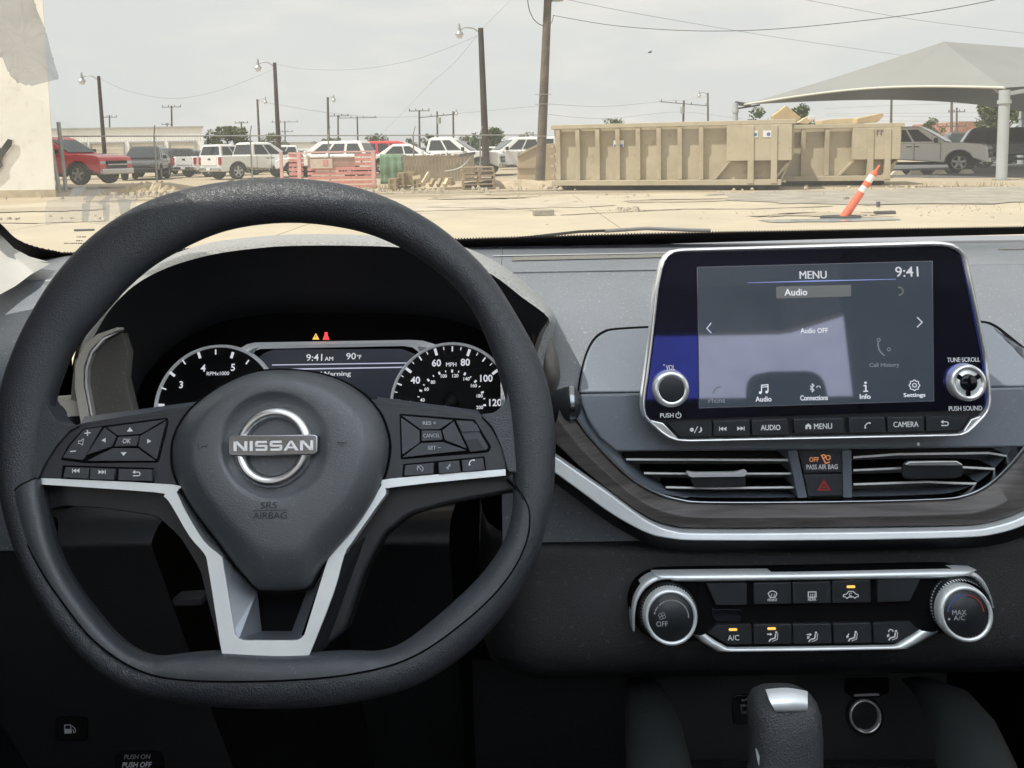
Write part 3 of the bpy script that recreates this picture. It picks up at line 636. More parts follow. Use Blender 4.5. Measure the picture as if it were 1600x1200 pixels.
glyph('lamp_icon', FF, stroke(arc(1287, 713, 2.6, 0, 360, 8), 1.6)+stroke([(1286, 716), (1290, 724), (1296, 722)], 1.8)+stroke([(1283, 711), (1289, 721)], 1.4)+stroke(arc(1294, 715, 3.5, 0, 360, 8), 1.4), 0.0015, M_ORANGEPRINT, lamp)
glyph('hazard_mark', FF, [[(1276.5, 766.5), (1287.5, 748.5), (1298.5, 766.5)]], 0.0026, M_REDPRINT, hz)
glyph('hazard_mark', FF, stroke([(1283, 763.3), (1287.5, 756), (1292, 763.3)], 1.4, True), 0.003, M_BTN, hz)
glyph('print_dot', FS, [circ((1435, 694), 2.2, 10, 3)], -0.0120, M_WHITE, dash).matrix_local = ROOTM['dashboard'].inverted() @ FS.M

def air_vent(name, label, rows, tab, tabm):
    t = thing(name, label, 'air vent', frame=FF, group='dashboard air vents')
    for pts in rows:
        b = MB(); A = FF.pts(pts, -0.004); n = len(A)
        rg = [[(u, v+0.0011, -0.004) for u, v in A], [(u, v+0.0004, -0.030) for u, v in A], [(u, v-0.0020, -0.030) for u, v in A], [(u, v-0.0011, -0.004) for u, v in A]]
        b.loft(rg+[rg[0]], closed=False, smooth=False); b.build('slat', M_VOID, t)
        b = MB(); b.loft([[(u, v+0.0011, -0.0042) for u, v in A], [(u, v+0.0007, -0.0032) for u, v in A], [(u, v-0.0006, -0.0032) for u, v in A]], closed=False, smooth=True); b.build('slat_edge', mat('slat edge', (.66, .67, .67), .4, metal=.3), t)
    for x in range(int(rows[1][0][0])+30, int(rows[1][-1][0]), 33):
        q = FF.pts([(x-1.5, 706), (x+1.5, 706), (x+1.5, 778), (x-1.5, 778)], -0.04); b = MB(); b.prism(q, -0.06, -0.036); b.build('vane', M_BLACK, t)
    tb = plate('tab', tab, 0.001, 0.005, tabm, t, FF, 0.0016, 0.003)
    return t, tb
LV, tb1 = air_vent('air_vent', 'left centre air vent with a bright silver tab, beside the hazard button', [[(978, 718), (1100, 718.5), (1232, 719)], [(1006, 739.5), (1100, 740.5), (1237, 740)], [(1040, 761.5), (1120, 763), (1241, 761.5)]],
    [(1073, 737), (1084, 739), (1150, 738.5), (1165, 734.5), (1168, 738), (1164, 745), (1080, 746), (1074, 742)], mat('tab silver', (.88, .9, .93), .35, metal=.35))
plate('tab_face', [(1078, 745.5), (1165, 744.5), (1166, 760), (1084, 762)], -0.001, 0.002, M_BTN2, LV, FF, 0.001, 0.002)
RV, tb2 = air_vent('air_vent', 'right centre air vent with a wide black tab, right of the hazard button', [[(1333, 715), (1400, 710), (1545, 708), (1576, 713)], [(1333, 735), (1410, 731.5), (1510, 730.5), (1556, 733)], [(1333, 757), (1450, 753), (1490, 755), (1536, 756)]],
    [(1412, 726), (1420, 722), (1496, 721), (1506, 727), (1506, 744), (1496, 748), (1418, 750), (1410, 744)], M_BTN2)
plate('tab_edge', [(1414, 726), (1421, 721.5), (1496, 720.5), (1506, 727), (1500, 727.5), (1420, 728)], 0.004, 0.0072, M_CHROME, RV, FF, 0.0008)

# ================================================================== infotainment display
inf = thing('touchscreen_unit', 'tablet style touchscreen with chrome rim, two knobs and a button row', 'touchscreen', frame=FS)
OUT = fillet(FS.pts([(1034, 407), (1046, 391), (1062, 388), (1469, 376), (1497, 380), (1513, 397), (1534, 501), (1545, 557), (1551.5, 624), (1548, 645), (1517, 677), (1502, 683), (1062, 692), (1041, 685), (1004, 652), (1002.5, 630), (1015, 540), (1024, 450)], 0.006), 0.006, 4)
cin = FS.uv(1280, 540)
def inset(pl, k): return [(cin[0]+(u-cin[0])*k, cin[1]+(v-cin[1])*k) for u, v in pl]
N_ = 160
OA = by_angle(OUT, cin, N_)
INP = by_angle(fillet(FS.pts([(1038, 412), (1049, 396), (1062, 394), (1469, 384), (1494, 388), (1507, 399), (1530, 503), (1541, 560), (1547, 624), (1544, 642), (1514, 673), (1502, 678.5), (1062, 687.5), (1042, 680), (1009, 650), (1008, 630), (1020, 541), (1030, 450)], 0.006), 0.005, 4), cin, N_)
b = MB(); OB = by_angle(fillet(inset(OUT, 0.99), 0.004), cin, N_)
b.loft([[(*p, -0.035) for p in inset(OA, 0.95)], [(*p, -0.006) for p in OA]]); b.build('back_shell', M_BLACK, inf)
b = MB(); MIDR = [(0.5*(p[0]+q[0]), 0.5*(p[1]+q[1])) for p, q in zip(OA, INP)]
b.loft([[(*p, -0.007) for p in OA], [(*p, 0.002) for p in OA], [(*p, 0.0065) for p in MIDR], [(*p, 0.004) for p in INP], [(*p, 0.0) for p in INP]]); b.build('chrome_rim', M_CHROME, inf)
# the headrest of the seat behind, seen only mirrored in the screen
def mirrored(px, py, Y):
    q = FS.uv(px, py, 0.002); p = FS.M @ V((*q, 0.002)); d = ray(px, py); d = d-2*d.dot(FS.ez)*FS.ez; return p+d*((Y-p.y)/d.y)
hm = mirrored(1226, 640, -1.15); ht_ = mirrored(1226, 581, -1.15); hw = abs(mirrored(1168, 620, -1.15).x-mirrored(1284, 620, -1.15).x)
b = MB(); b.prism(fillet([(ht_.x-hw*.62, hm.z-.25), (ht_.x+hw*.62, hm.z-.25), (ht_.x+hw*.46, ht_.z), (ht_.x-hw*.46, ht_.z)], .05), -1.22, -1.10, ax=1); local(b, cab).build('headrest', M_SEAT, cab, 0.02)
# a dark mirror with the blue cast of a coated screen
def screen_mat(name, base, tint, emis, k, em=1.0):
    m = bpy.data.materials.new(name); m.use_nodes = True; nt = m.node_tree; b = nt.nodes['Principled BSDF']; L = nt.links.new
    b.inputs['Base Color'].default_value = (*base, 1); b.inputs['Roughness'].default_value = 0.3; b.inputs['Specular IOR Level'].default_value = 0.3
    b.inputs['Emission Color'].default_value = (*emis, 1); b.inputs['Emission Strength'].default_value = em
    tc = nt.nodes.new('ShaderNodeTexCoord'); no = nt.nodes.new('ShaderNodeTexNoise'); no.inputs['Scale'].default_value = 45; no.inputs['Detail'].default_value = 7; L(tc.outputs['Object'], no.inputs['Vector'])
    mr = nt.nodes.new('ShaderNodeMapRange'); mr.inputs['From Min'].default_value = .3; mr.inputs['From Max'].default_value = .7; mr.inputs['To Min'].default_value = k*.88; mr.inputs['To Max'].default_value = k*1.08; L(no.outputs['Fac'], mr.inputs['Value'])
    g = nt.nodes.new('ShaderNodeBsdfGlossy'); g.inputs['Color'].default_value = (*tint, 1); g.inputs['Roughness'].default_value = 0.03
    mx = nt.nodes.new('ShaderNodeMixShader'); L(mr.outputs['Result'], mx.inputs['Fac'])
    L(b.outputs[0], mx.inputs[1]); L(g.outputs[0], mx.inputs[2]); L(mx.outputs[0], nt.nodes['Material Output'].inputs['Surface']); return m
M_PANEL = screen_mat('coated black glass', (0.004, 0.004, 0.008), (0.09, 0.12, 0.74), (0, 0, 0), 0.27, 0)
M_LCD = screen_mat('lit screen', (0.02, 0.02, 0.025), (0.60, 0.63, 0.88), (0.040, 0.055, 0.072), 0.36)
gl_px = [(1038, 413), (1050, 397), (1062, 395), (1469, 385), (1494, 389), (1506, 400), (1530, 503), (1541, 560), (1547, 622), (1546, 636), (1500, 641), (1020, 656), (1009, 646), (1009, 630), (1021, 541), (1030, 450)]
glassp = plate('glass_panel', gl_px, -0.004, 0.002, M_PANEL, inf, FS, 0, 0.004)
lcd = plate('screen', [(1090, 418), (1456, 408.5), (1458.5, 626), (1093, 637)], 0.0, 0.0026, M_LCD, inf, FS, 0)
b = MB(); q0 = FS.pts([(1089, 417), (1457, 407.5), (1459.5, 627), (1092, 638)], 0.0026); q1 = FS.pts([(1090, 418), (1456, 408.5), (1458.5, 626), (1093, 637)], 0.0026)
b.ring(q0, q1, 0.002, 0.0029); b.build('screen_frame', mat('screen edge', (0.12, 0.12, 0.14), 0.4), inf)
W = 0.0031
text('MENU', FS, 1270.5, 429.5, 12, W, M_LITDIM2 if 'M_LITDIM2' in globals() else mat('lit grey print', (0.1, 0.1, 0.1), 0.5, emis=(0.75, 0.78, 0.82), estr=0.5), lcd, wpx=42, bold=0.004)
text('9:41', FS, 1417, 424.5, 16, W, MATS['lit grey print'], lcd, wpx=36, bold=0.004)
glyph('screen_line', FS, [[(1168, 441.6), (1270, 438.2), (1400, 435.8), (1400, 436.6), (1270, 440.2), (1168, 442.2)]], W, M_LITBLUE, lcd)
tabm = mat('lit tab', (0.03, 0.03, 0.03), 0.6, emis=(0.085, 0.09, 0.092), estr=1.0)
glyph('screen_tab', FS, [[(1213, 448), (1330, 445), (1330, 463), (1213, 466.5)]], 0.0029, tabm, lcd)
text('Audio', FS, 1243.5, 456.5, 10.5, W, M_LITWHITE, lcd, wpx=36, bold=0.02); text('Audio OFF', FS, 1272, 516.5, 8, W, M_LITWHITE, lcd, wpx=43, bold=0.02)
glyph('screen_icon', FS, stroke([(1111, 505), (1104.5, 513), (1111, 520)], 1.5), W, M_LITLAV, lcd); glyph('screen_icon', FS, stroke([(1433.5, 496), (1441, 503.5), (1433.5, 511)], 1.6), W, MATS['lit grey print'], lcd)
for s, px, py, wd, mm in (('Phone', 1120, 625.5, 26, M_LITDIM), ('Audio', 1193, 623.5, 25, M_LITWHITE), ('Connections', 1272, 621.5, 43, M_LITWHITE), ('Info', 1352, 619.5, 17, M_LITWHITE), ('Settings', 1429, 618, 34, M_LITWHITE), ('Call History', 1382, 571, 47, M_LITDIM)):
    text(s, FS, px, py, 8 if wd > 20 else 7.5, W, mm, lcd, wpx=wd, bold=0.015)
glyph('screen_icon', FS, stroke(arc(1126, 616, 11, 190, 270, 6), 2.2), W, M_LITDIM, lcd)
glyph('screen_icon', FS, stroke([(1190, 613), (1190, 602), (1200, 601), (1200, 612)], 1.5)+stroke([(1190, 605), (1200, 604)], 1.2)+[circ((1188, 613.5), 2.3, 8), circ((1198, 612.5), 2.3, 8)], W, M_LITWHITE, lcd)
glyph('screen_icon', FS, stroke([(1266, 603), (1272, 609.5), (1269, 612.5), (1269, 599.5), (1272, 602.5), (1266, 609)], 1.2)+stroke(arc(1279, 606, 3, 180, 360, 6), 1.0), W, MATS['lit grey print'], lcd)
glyph('screen_icon', FS, [circ((1352.5, 598), 1.9, 8)]+stroke([(1350, 602.5), (1353, 602.5), (1353, 611)], 2)+stroke([(1349.5, 611.5), (1356, 611.3)], 1.6), W, M_LITWHITE, lcd)
gear = []
for i in range(33):
    a = 2*PI*i/32; rr = 7.6+0.9*math.cos(8*a); gear.append((1429+rr*math.cos(a), 602+rr*math.sin(a)))
glyph('screen_icon', FS, stroke(gear, 1.1)+stroke(arc(1429, 602, 3, 0, 360, 12), 1.1), W, M_LITWHITE, lcd)
glyph('screen_icon', FS, stroke(arc(1392, 538, 20, 120, 195, 8), 2)+stroke(arc(1373, 531, 2.5, 0, 360, 8), 1.2)+stroke(arc(1389, 546, 2.5, 0, 360, 8), 1.2), W, M_LITDIM, lcd)
glyph('screen_icon', FS, stroke(arc(1405, 455, 6, -100, 90, 8), 2.5), W, mat('lit faint print', (0.03, 0.03, 0.03), 0.5, emis=(0.1, 0.1, 0.1), estr=0.9), lcd)
text('VOL', FS, 1047.5, 574, 7.5, 0.0026, M_WHITE, glassp, wpx=14, bold=0.02); glyph('print_mark', FS, [[(1036, 569.5), (1039, 569.5), (1037.5, 572)]], 0.0026, M_WHITE, glassp)
text('PUSH', FS, 1042, 649, 7.2, 0.0026, M_WHITE, glassp, wpx=21, bold=0.015); glyph('print_mark', FS, stroke(arc(1060, 649, 4, -60, 240, 12), 1.3)+stroke([(1060, 643.5), (1060, 648.5)], 1.3), 0.0026, M_WHITE, glassp)
text('TUNE·SCROLL', FS, 1505.5, 562, 7, 0.0026, M_WHITE, glassp, wpx=51, bold=0.02); text('PUSH SOUND', FS, 1508.5, 638, 7.2, 0.0026, M_WHITE, glassp, wpx=52, bold=0.015)
def knob(parent, name, fr, px, py, prof, m, n=48, w=0.0):
    k = fr.scale(px, py, w); u, v = fr.uv(px, py, w); b = MB(); b.lathe((u, v), [(r*k, h) for r, h in prof], n); return b.build(name, m, parent)
kb = knob(inf, 'volume_knob', FS, 1049, 608, [(30, 0.002), (29.5, 0.004), (27.5, 0.0075), (25, 0.0085), (20.5, 0.0085), (19.5, 0.0078)], M_CHROME, w=0.007)
knob(kb, 'knob_cap', FS, 1050, 608, [(19.8, 0.006), (19.6, 0.0084), (17.5, 0.0087), (0, 0.0087)], M_BTN2, w=0.008)
kb2 = knob(inf, 'tune_knob', FS, 1513, 598, [(30, 0.002), (29.5, 0.004), (28, 0.0075), (26, 0.0085), (21.5, 0.0085), (20.5, 0.0065), (0, 0.0065)], M_CHROME, w=0.007)
knob(kb2, 'knob_cap', FS, 1513.5, 598, [(21, 0.0067), (14, 0.0069), (12.5, 0.0082)], M_SILVER, w=0.008)
knob(kb2, 'knob_cap', FS, 1513.5, 598, [(13.5, 0.0065), (13, 0.0088), (11, 0.0094), (0, 0.0094)], M_GLOSS, w=0.008)
for a in (-32, 212, 90):
    a = math.radians(a); c = (1513.5+16*math.cos(a), 598+16*math.sin(a)); d = (math.cos(a), math.sin(a)); n2 = (-d[1], d[0])
    plate('knob_spoke', [(c[0]+d[0]*i*5+n2[0]*j*3.4, c[1]+d[1]*i*5+n2[1]*j*3.4) for i, j in ((-1, -1), (1, -1), (1, 1), (-1, 1))], 0.005, 0.0078, M_GLOSS, kb2, FS, 0.0002)
plate('button_bed', [(1014, 655), (1547, 636), (1546, 644), (1515, 675), (1500, 680), (1062, 689), (1042, 682)], -0.006, 0.001, M_BLACK, inf, FS, 0)
plate('silver_corner', [(1012, 655), (1036, 661), (1060, 685), (1052, 688), (1040, 682)], 0.001, 0.004, M_CHROME, inf, FS, 0.001)
plate('silver_corner', [(1518, 655), (1546, 645), (1520, 672), (1504, 676)], 0.001, 0.004, M_CHROME, inf, FS, 0.001)
BT = [[(1043, 660), (1112.5, 657.5), (1112.5, 681.5), (1063, 683)], [(1115, 657.5), (1171.5, 656.5), (1172, 680.5), (1115, 681.5)], [(1174.5, 656.5), (1231, 655), (1233, 679), (1175, 680.5)], [(1240, 655), (1319, 653.5), (1320, 676.5), (1241, 678)],
      [(1326, 653), (1383, 652), (1384.5, 675), (1327, 676)], [(1386, 652), (1444, 651), (1445, 674), (1387.5, 675)], [(1447, 651), (1514, 649.5), (1500, 672), (1448, 673.5)]]
bt = [plate('button', p, -0.002, 0.005, M_BTN2, inf, FS, 0.0008, 0.0008) for p in BT]
W = 0.0055
glyph('button_icon', FS, [circ((1081, 671.5), 3.2, 10)]+stroke([(1085, 676.5), (1090, 666.5)], 1.3)+[[(1094, 667)]+arc(1092.5, 671.3, 4.6, -60, 110, 8)+[(1094.5, 673)]], W, M_WHITE, bt[0])
def skip(x, y, s, d=1):
    if d > 0: return [[(x-6*s, y-4*s), (x, y), (x-6*s, y+4*s)], [(x, y-4*s), (x+6*s, y), (x, y+4*s)], [(x+6*s, y-4*s), (x+7.4*s, y-4*s), (x+7.4*s, y+4*s), (x+6*s, y+4*s)]]
    return [[(2*x-px, py) for px, py in q] for q in skip(x, y, s)]
glyph('button_icon', FS, skip(1130, 670, .85, -1)+skip(1157, 669.5, .85), W, M_WHITE, bt[1])
text('AUDIO', FS, 1204, 668, 8.4, W, M_WHITE, bt[2], wpx=31, bold=0.02); text('MENU', FS, 1286, 666, 8.4, W, M_WHITE, bt[3], wpx=28, bold=0.02)
glyph('button_icon', FS, [[(1258.5, 670.5), (1258.5, 665), (1263, 661.5), (1267.5, 665), (1267.5, 670.5), (1264.5, 670.5), (1264.5, 667), (1261.5, 667), (1261.5, 670.5)]], W, M_WHITE, bt[3])
def phone(x, y, s): return stroke(arc(x+6*s, y+6*s, 9*s, 180, 270, 6), 2.2*s)+[circ((x-2.5*s, y+6.5*s), 2.0*s, 8), circ((x+6.5*s, y-2.5*s), 2.0*s, 8)]
glyph('button_icon', FS, phone(1354, 663, .8), W, M_WHITE, bt[4]); text('CAMERA', FS, 1415.5, 663, 8.4, W, M_WHITE, bt[5], wpx=39, bold=0.02)
def back(x, y, s): return stroke([(x-3*s, y-3*s), (x+3*s, y-3*s)], 1.8*s)+stroke(arc(x+3*s, y, 3*s, -90, 90, 6), 1.8*s)+stroke([(x+3*s, y+3*s), (x-5*s, y+3*s)], 1.8*s)+[[(x-2*s, y-6.4*s), (x-6.5*s, y-3*s), (x-2*s, y+.4*s)]]
glyph('button_icon', FS, back(1476, 662, .95), W, M_WHITE, bt[6])

# ================================================================== climate controls
FC = Frame(1270, 957, 0.622, 14)
cl = thing('climate_panel', 'climate control panel with two chrome dials and two rows of buttons', 'climate panel', frame=FC)
CO = fillet(FC.pts([(986, 962), (988, 936), (1000, 914), (1018, 902), (1040, 898), (1270, 895), (1503, 890), (1528, 899), (1545, 922), (1552, 950), (1546, 978), (1526, 996), (1500, 1000), (1464, 988), (1417, 1014), (1270, 1017), (1122, 1018.5), (1085, 998), (1060, 1010), (1030, 1008), (1000, 990)], 0.004), 0.006)
ccl = FC.uv(1270, 955); CO = by_angle(CO, ccl, 200)
b = MB(); b.prism(CO, -0.02, 0.0); b.build('base_plate', M_VOID, cl)
up = catmull([(988, 985), (986.5, 962), (990, 934), (1003, 912), (1022, 900), (1045, 897), (1270, 894.5), (1503, 890), (1522, 894), (1536, 906), (1546, 925), (1550, 948)], 5, False)
un = catmull([(992, 985), (992.5, 962), (997, 938), (1010, 919), (1028, 908), (1050, 905.5), (1070, 908.5), (1270, 906), (1468, 903.5), (1508, 900), (1526, 907), (1541, 927), (1548, 948)], 5, False)
un = [un[int(i*(len(un)-1)/(len(up)-1))] for i in range(len(up))]
def cband(name, A, B, wa, wm, wb, m):
    a, c = FC.pts(A, wa), FC.pts(B, wb); b = MB(); md = [(0.5*(p[0]+q[0]), 0.5*(p[1]+q[1])) for p, q in zip(a, c)]
    b.loft([[(*p, -0.01) for p in a], [(*p, wa) for p in a], [(*p, wm) for p in md], [(*p, wb) for p in c], [(*p, -0.004) for p in c]], closed=False); return b.build(name, m, cl)
cband('chrome_strip', up, un, 0.003, 0.007, 0.004, M_SILVER)
lo1 = [(1082, 991), (1096, 1003), (1120, 1017.5), (1135, 1019), (1270, 1017.5), (1405, 1014.8), (1418, 1014), (1440, 1002), (1466, 987)]
lo0 = [(1102, 991), (1118, 1002), (1137, 1012.5), (1150, 1013), (1270, 1011.5), (1390, 1009.5), (1400, 1008.8), (1420, 997), (1440, 985.5)]
cband('chrome_strip', lo0, lo1, 0.003, 0.005, 0.002, M_SILVER)
CB = [('blank_button', [(1104, 912), (1167, 911), (1167, 945), (1119, 945.5)]), ('button', [(1178, 911), (1236.5, 910), (1237, 943.5), (1178, 944.5)]), ('button', [(1238.5, 910), (1298, 908.5), (1299, 942.5), (1239, 943.5)]), ('button', [(1300.5, 908), (1360, 906), (1361, 941.5), (1301, 942.5)]),
      ('blank_button', [(1371, 906.5), (1438, 904.5), (1422, 939), (1371, 941)]), ('button', [(1106, 989), (1121, 976.5), (1174, 976), (1175, 1006.5), (1138, 1007)]), ('button', [(1177, 976), (1236.5, 975.5), (1237.5, 1006), (1178, 1006.5)]), ('button', [(1239, 975.5), (1299, 974.5), (1300, 1005.5), (1240, 1006)]),
      ('button', [(1302, 974.5), (1361.5, 973.5), (1362.5, 1004.5), (1303, 1005.5)]), ('button', [(1364.5, 973.5), (1423, 972), (1435, 983.5), (1400, 1004), (1365.5, 1004.5)])]
cb = [plate(nm, p, -0.004, 0.004, M_BTN2, cl, FC, 0.0008, 0.0008) for nm, p in CB]
plate('slot', fillet([(1112, 949), (1117, 952), (1157, 952), (1160, 956), (1158, 972), (1118, 971), (1112, 960)], 2), -0.002, 0.001, M_GLOSS, cl, FC, 0.0008)
W = 0.0045
def seatman(x, y): return [circ((x+6, y-6), 1.9, 8)]+stroke([(x+5, y-3), (x+4, y+3), (x-3, y+5), (x-5, y+8)], 2.2)+stroke([(x+8.5, y-4), (x+7.5, y+5), (x, y+8)], 1.1)
def arrow(x0, y0, x1, y1):
    d = V((x1-x0, y1-y0)).normalized(); n2 = V((-d.y, d.x)); e = V((x1, y1))
    return stroke([(x0, y0), (x1-d.x*2, y1-d.y*2)], 1.7)+[[tuple(e), tuple(e-d*4+n2*2.6), tuple(e-d*4-n2*2.6)]]
glyph('button_icon', FC, stroke([(1200.5, 927.5)]+arc(1207, 931, 7.6, 205, 335, 8)+[(1211, 933.5), (1203, 933.5)], 1.4, True)+stroke([(1204, 935), (1206, 928)], 1)+stroke([(1209, 935), (1210, 928)], 1), W, M_WHITE, cb[1])
text('FRONT', FC, 1207, 937.5, 3.6, W, M_WHITE, cb[1], wpx=15)
glyph('button_icon', FC, stroke([(1263, 925), (1275, 924.8), (1275, 933), (1263, 933.2)], 1.5, True)+stroke([(1266, 935), (1267, 928)], 1)+stroke([(1269, 935), (1270, 928)], 1)+stroke([(1272, 935), (1273, 928)], 1), W, M_WHITE, cb[2])
text('REAR', FC, 1269, 936.8, 3.6, W, M_WHITE, cb[2], wpx=13)
glyph('button_icon', FC, stroke([(1317.5, 932), (1318, 929.5), (1323, 928), (1326, 924), (1333, 924), (1337, 928), (1341, 929.5), (1341, 932.5), (1338, 932.5), (1336, 935), (1333, 932.6), (1326, 932.8), (1323.5, 935.2), (1321, 932.8)], 1.3, True)+stroke(arc(1329.5, 929, 2.4, 60, 300, 8), 1.2), W, M_WHITE, cb[3])
text('A/C', FC, 1146, 996.5, 8, W, M_WHITE, cb[5], wpx=18, bold=0.006)
for i, (x, y) in enumerate(((1206, 994), (1268, 994.5), (1330, 993.5), (1393, 992))):
    g = seatman(x+1, y)
    if i in (0, 1): g += arrow(x-7, y-3, x+1, y-3)
    if i in (1, 2): g += arrow(x-4, y-3 if i == 2 else y, x-7, y+4)
    if i == 3: g += arrow(x-4, y-1, x-7, y+4)+stroke(arc(x-1, y-5, 3.4, 180, 360, 6), 1.6)
    glyph('button_icon', FC, g, W, M_WHITE, cb[6+i])
for c_, (x, y) in ((cb[5], (1145.5, 984)), (cb[6], (1206, 982.5)), (cb[3], (1330, 917))):
    plate('indicator_lamp', fillet([(x-6.5, y-1.8), (x+6.5, y-2), (x+6.5, y+1.8), (x-6.5, y+2)], 1.5), 0.003, 0.0046, M_AMBER, c_, FC, 0.0002)
def dial(name, bx, by, cx, cy):
    base = knob(cl, name, FC, bx, by, [(46, 0.0), (46, 0.006), (44.5, 0.008)], M_BLACK, 64, w=0.004)
    b = MB(); k = FC.scale(bx, by, .006); u, v = FC.uv(bx+2, by+2, 0.007); N = 58
    for i in range(N):
        a = 2*PI*i/N; d = V((math.cos(a), math.sin(a))); n2 = V((-d.y, d.x)); r0, r1 = 45.5*k, 42*k
        for s in (0, 1):
            ra, rb = (r0, (r0+r1)/2*1.004) if s == 0 else ((r0+r1)/2*0.996, r1); wa, wb = 0.0035+0.004*s, 0.0070+0.004*s; h = 0.28*2*PI*r1/N
            q = [d*ra+n2*h, d*ra-n2*h, d*rb-n2*h, d*rb+n2*h]
            b.add([(u+q[0].x, v+q[0].y, wa), (u+q[1].x, v+q[1].y, wa), (u+q[2].x, v+q[2].y, wb), (u+q[3].x, v+q[3].y, wb)], [(0, 1, 2, 3)])
    tag(b.build('knurl', M_SILVER, base), kind='stuff')
    knob(base, 'chrome_ring', FC, cx, cy, [(43, 0.008), (42.5, 0.0125), (40, 0.0165), (36.5, 0.0165), (35, 0.015)], M_SILVER, 64, w=0.014)
    cap = knob(base, 'dial_face', FC, cx, cy, [(35.5, 0.013), (35, 0.0160), (0, 0.0160)], M_BTN2, 64, w=0.016)
    return cap
c1 = dial('fan_dial', 1044, 958, 1048, 964); c2 = dial('temperature_dial', 1501, 948, 1508.5, 958.5)
W = 0.0164
text('OFF', FC, 1034.5, 975, 7.6, W, M_GREYPRINT, c1, wpx=18, bold=0.006)
glyph('dial_mark', FC, sum([stroke(arc(1034.5+3.2*math.cos(a), 962.5+3.2*math.sin(a), 2.6, 0, 360, 8), 0.9) for a in (0.4, 1.97, 3.54, 5.11)], []), W, M_GREYPRINT, c1)
glyph('dial_mark', FC, stroke(arc(1049, 965, 27, 225, 360, 18), 1.7)+stroke(arc(1049, 965, 27, 203, 218, 4), 1.8)+stroke(arc(1049, 965, 27, 192, 198, 2), 1.8), W, M_GREYPRINT, c1)
glyph('dial_mark', FC, stroke(arc(1509, 958, 28, 185, 268, 14), 1.8), W, M_BLUEPRINT, c2); glyph('dial_mark', FC, stroke(arc(1509, 958, 28, 272, 355, 14), 1.8), W, M_REDPRINT, c2)
text('MAX', FC, 1499, 957, 7.4, W, M_GREYPRINT, c2, wpx=22, bold=0.004); text('A/C', FC, 1499, 965.5, 6.8, W, M_GREYPRINT, c2, wpx=18, bold=0.004); glyph('dial_mark', FC, [circ((1483, 967.5), 2, 10)], W, M_GREYPRINT, c2)

# ================================================================== console, shifter, sockets
con = thing('centre_console', 'black centre console with an open tray below the climate panel', 'console', loc=tuple(dep(1250, 1200, 0.70)))
FB = Frame(1250, 1110, 0.735, 12)
def cpl(name, pl, w0, w1, m, bev=0.001, r=0, fr=FB):
    o = plate(name, pl, w0, w1, m, con, fr, bev, r); o.matrix_local = ROOTM['centre_console'].inverted() @ fr.M; return o
M_CON = mat('console plastic', (0.016, 0.019, 0.020), 0.55, spec=0.5, bump=(700, 0.0004), var=(9, 0.15))
cpl('tray_back', [(1010, 1040), (1480, 1036), (1480, 1188), (1060, 1190)], -0.02, 0, M_CON)
b = MB(); b.loft([[dep(1040, 1188, .735), dep(1480, 1184, .735)], [dep(1040, 1200, .70), dep(1480, 1196, .70)], [dep(1000, 1330, .58), dep(1560, 1330, .58)]], closed=False, smooth=False); local(b, con).build('tray_floor', M_CON, con)
def bolster(pts):
    b = MB(); rings = []
    for (px, py, d, w) in pts:
        c = dep(px, py, d); rings.append([c+V((w*math.cos(a), 0.5*w*math.sin(a)*-1, w*0.6*math.sin(a))) for a in [PI*k/8 for k in range(9)]])
    b.loft(rings, closed=False); local(b, con).build('side_bolster', M_CON, con)
bolster([(1000, 1062, .70, .012), (1010, 1085, .67, .018), (1020, 1130, .63, .022), (1030, 1200, .58, .024), (1040, 1300, .53, .026)])
bolster([(1430, 1062, .70, .012), (1470, 1085, .67, .022), (1500, 1130, .63, .026), (1525, 1200, .58, .028), (1545, 1300, .53, .03)])
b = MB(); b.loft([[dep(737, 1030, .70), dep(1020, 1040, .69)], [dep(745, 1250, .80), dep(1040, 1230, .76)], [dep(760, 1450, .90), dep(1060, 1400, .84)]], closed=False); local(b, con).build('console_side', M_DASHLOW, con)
usb = thing('usb_port', 'black USB port panel on the console tray back wall', 'usb port', frame=FB)
plate('port_plate', [(1145, 1086), (1205, 1085), (1205, 1131), (1145, 1132)], -0.002, 0.0015, M_GLOSS, usb, FB, 0.0008, 0.004)
glyph('port_mark', FB, stroke([(1160, 1094), (1172, 1093.5)], 1.2)+stroke([(1164, 1094), (1167, 1091.5), (1170, 1091.5)], 1)+[circ((1160.5, 1094), 1.8, 8)], 0.0019, M_GREYPRINT, usb)
b = MB(); u, v = FB.uv(1167, 1108, .0018); b.ring([(u+a*0.006, v+c*0.0035) for a, c in ((-1, -1), (1, -1), (1, 1), (-1, 1))], [(u+a*0.0045, v+c*0.0022) for a, c in ((-1, -1), (1, -1), (1, 1), (-1, 1))], 0.001, 0.0024); b.build('port_socket', M_DKCHROME, usb)
pw = thing('power_socket', 'round power socket with chrome ring on the console tray back wall', 'power socket', frame=FB)
knob(pw, 'socket_ring', FB, 1350, 1117, [(29, 0.0), (28, 0.003)], M_BLACK, 40); knob(pw, 'chrome_ring', FB, 1350, 1117, [(25, 0.002), (24.5, 0.004), (22.5, 0.0045), (21, 0.003), (20.5, -0.004)], M_CHROME, 40); knob(pw, 'socket_cap', FB, 1350, 1117, [(20.6, 0.0005), (18, 0.0012), (0, 0.0012)], M_BLACK, 40)
plate('cap_hinge', [(1335, 1085.5), (1374, 1084), (1374, 1087), (1335, 1088.5)], 0.0, 0.004, M_GREYPRINT, pw, FB, 0.0003)
plate('hood', fillet([(1322, 1062), (1390, 1060), (1390, 1082), (1374, 1090), (1335, 1092), (1320, 1082)], 4), -0.001, 0.0025, M_VOID, pw, FB, 0.001)
FK = Frame(1225, 1130, 0.54, 22)
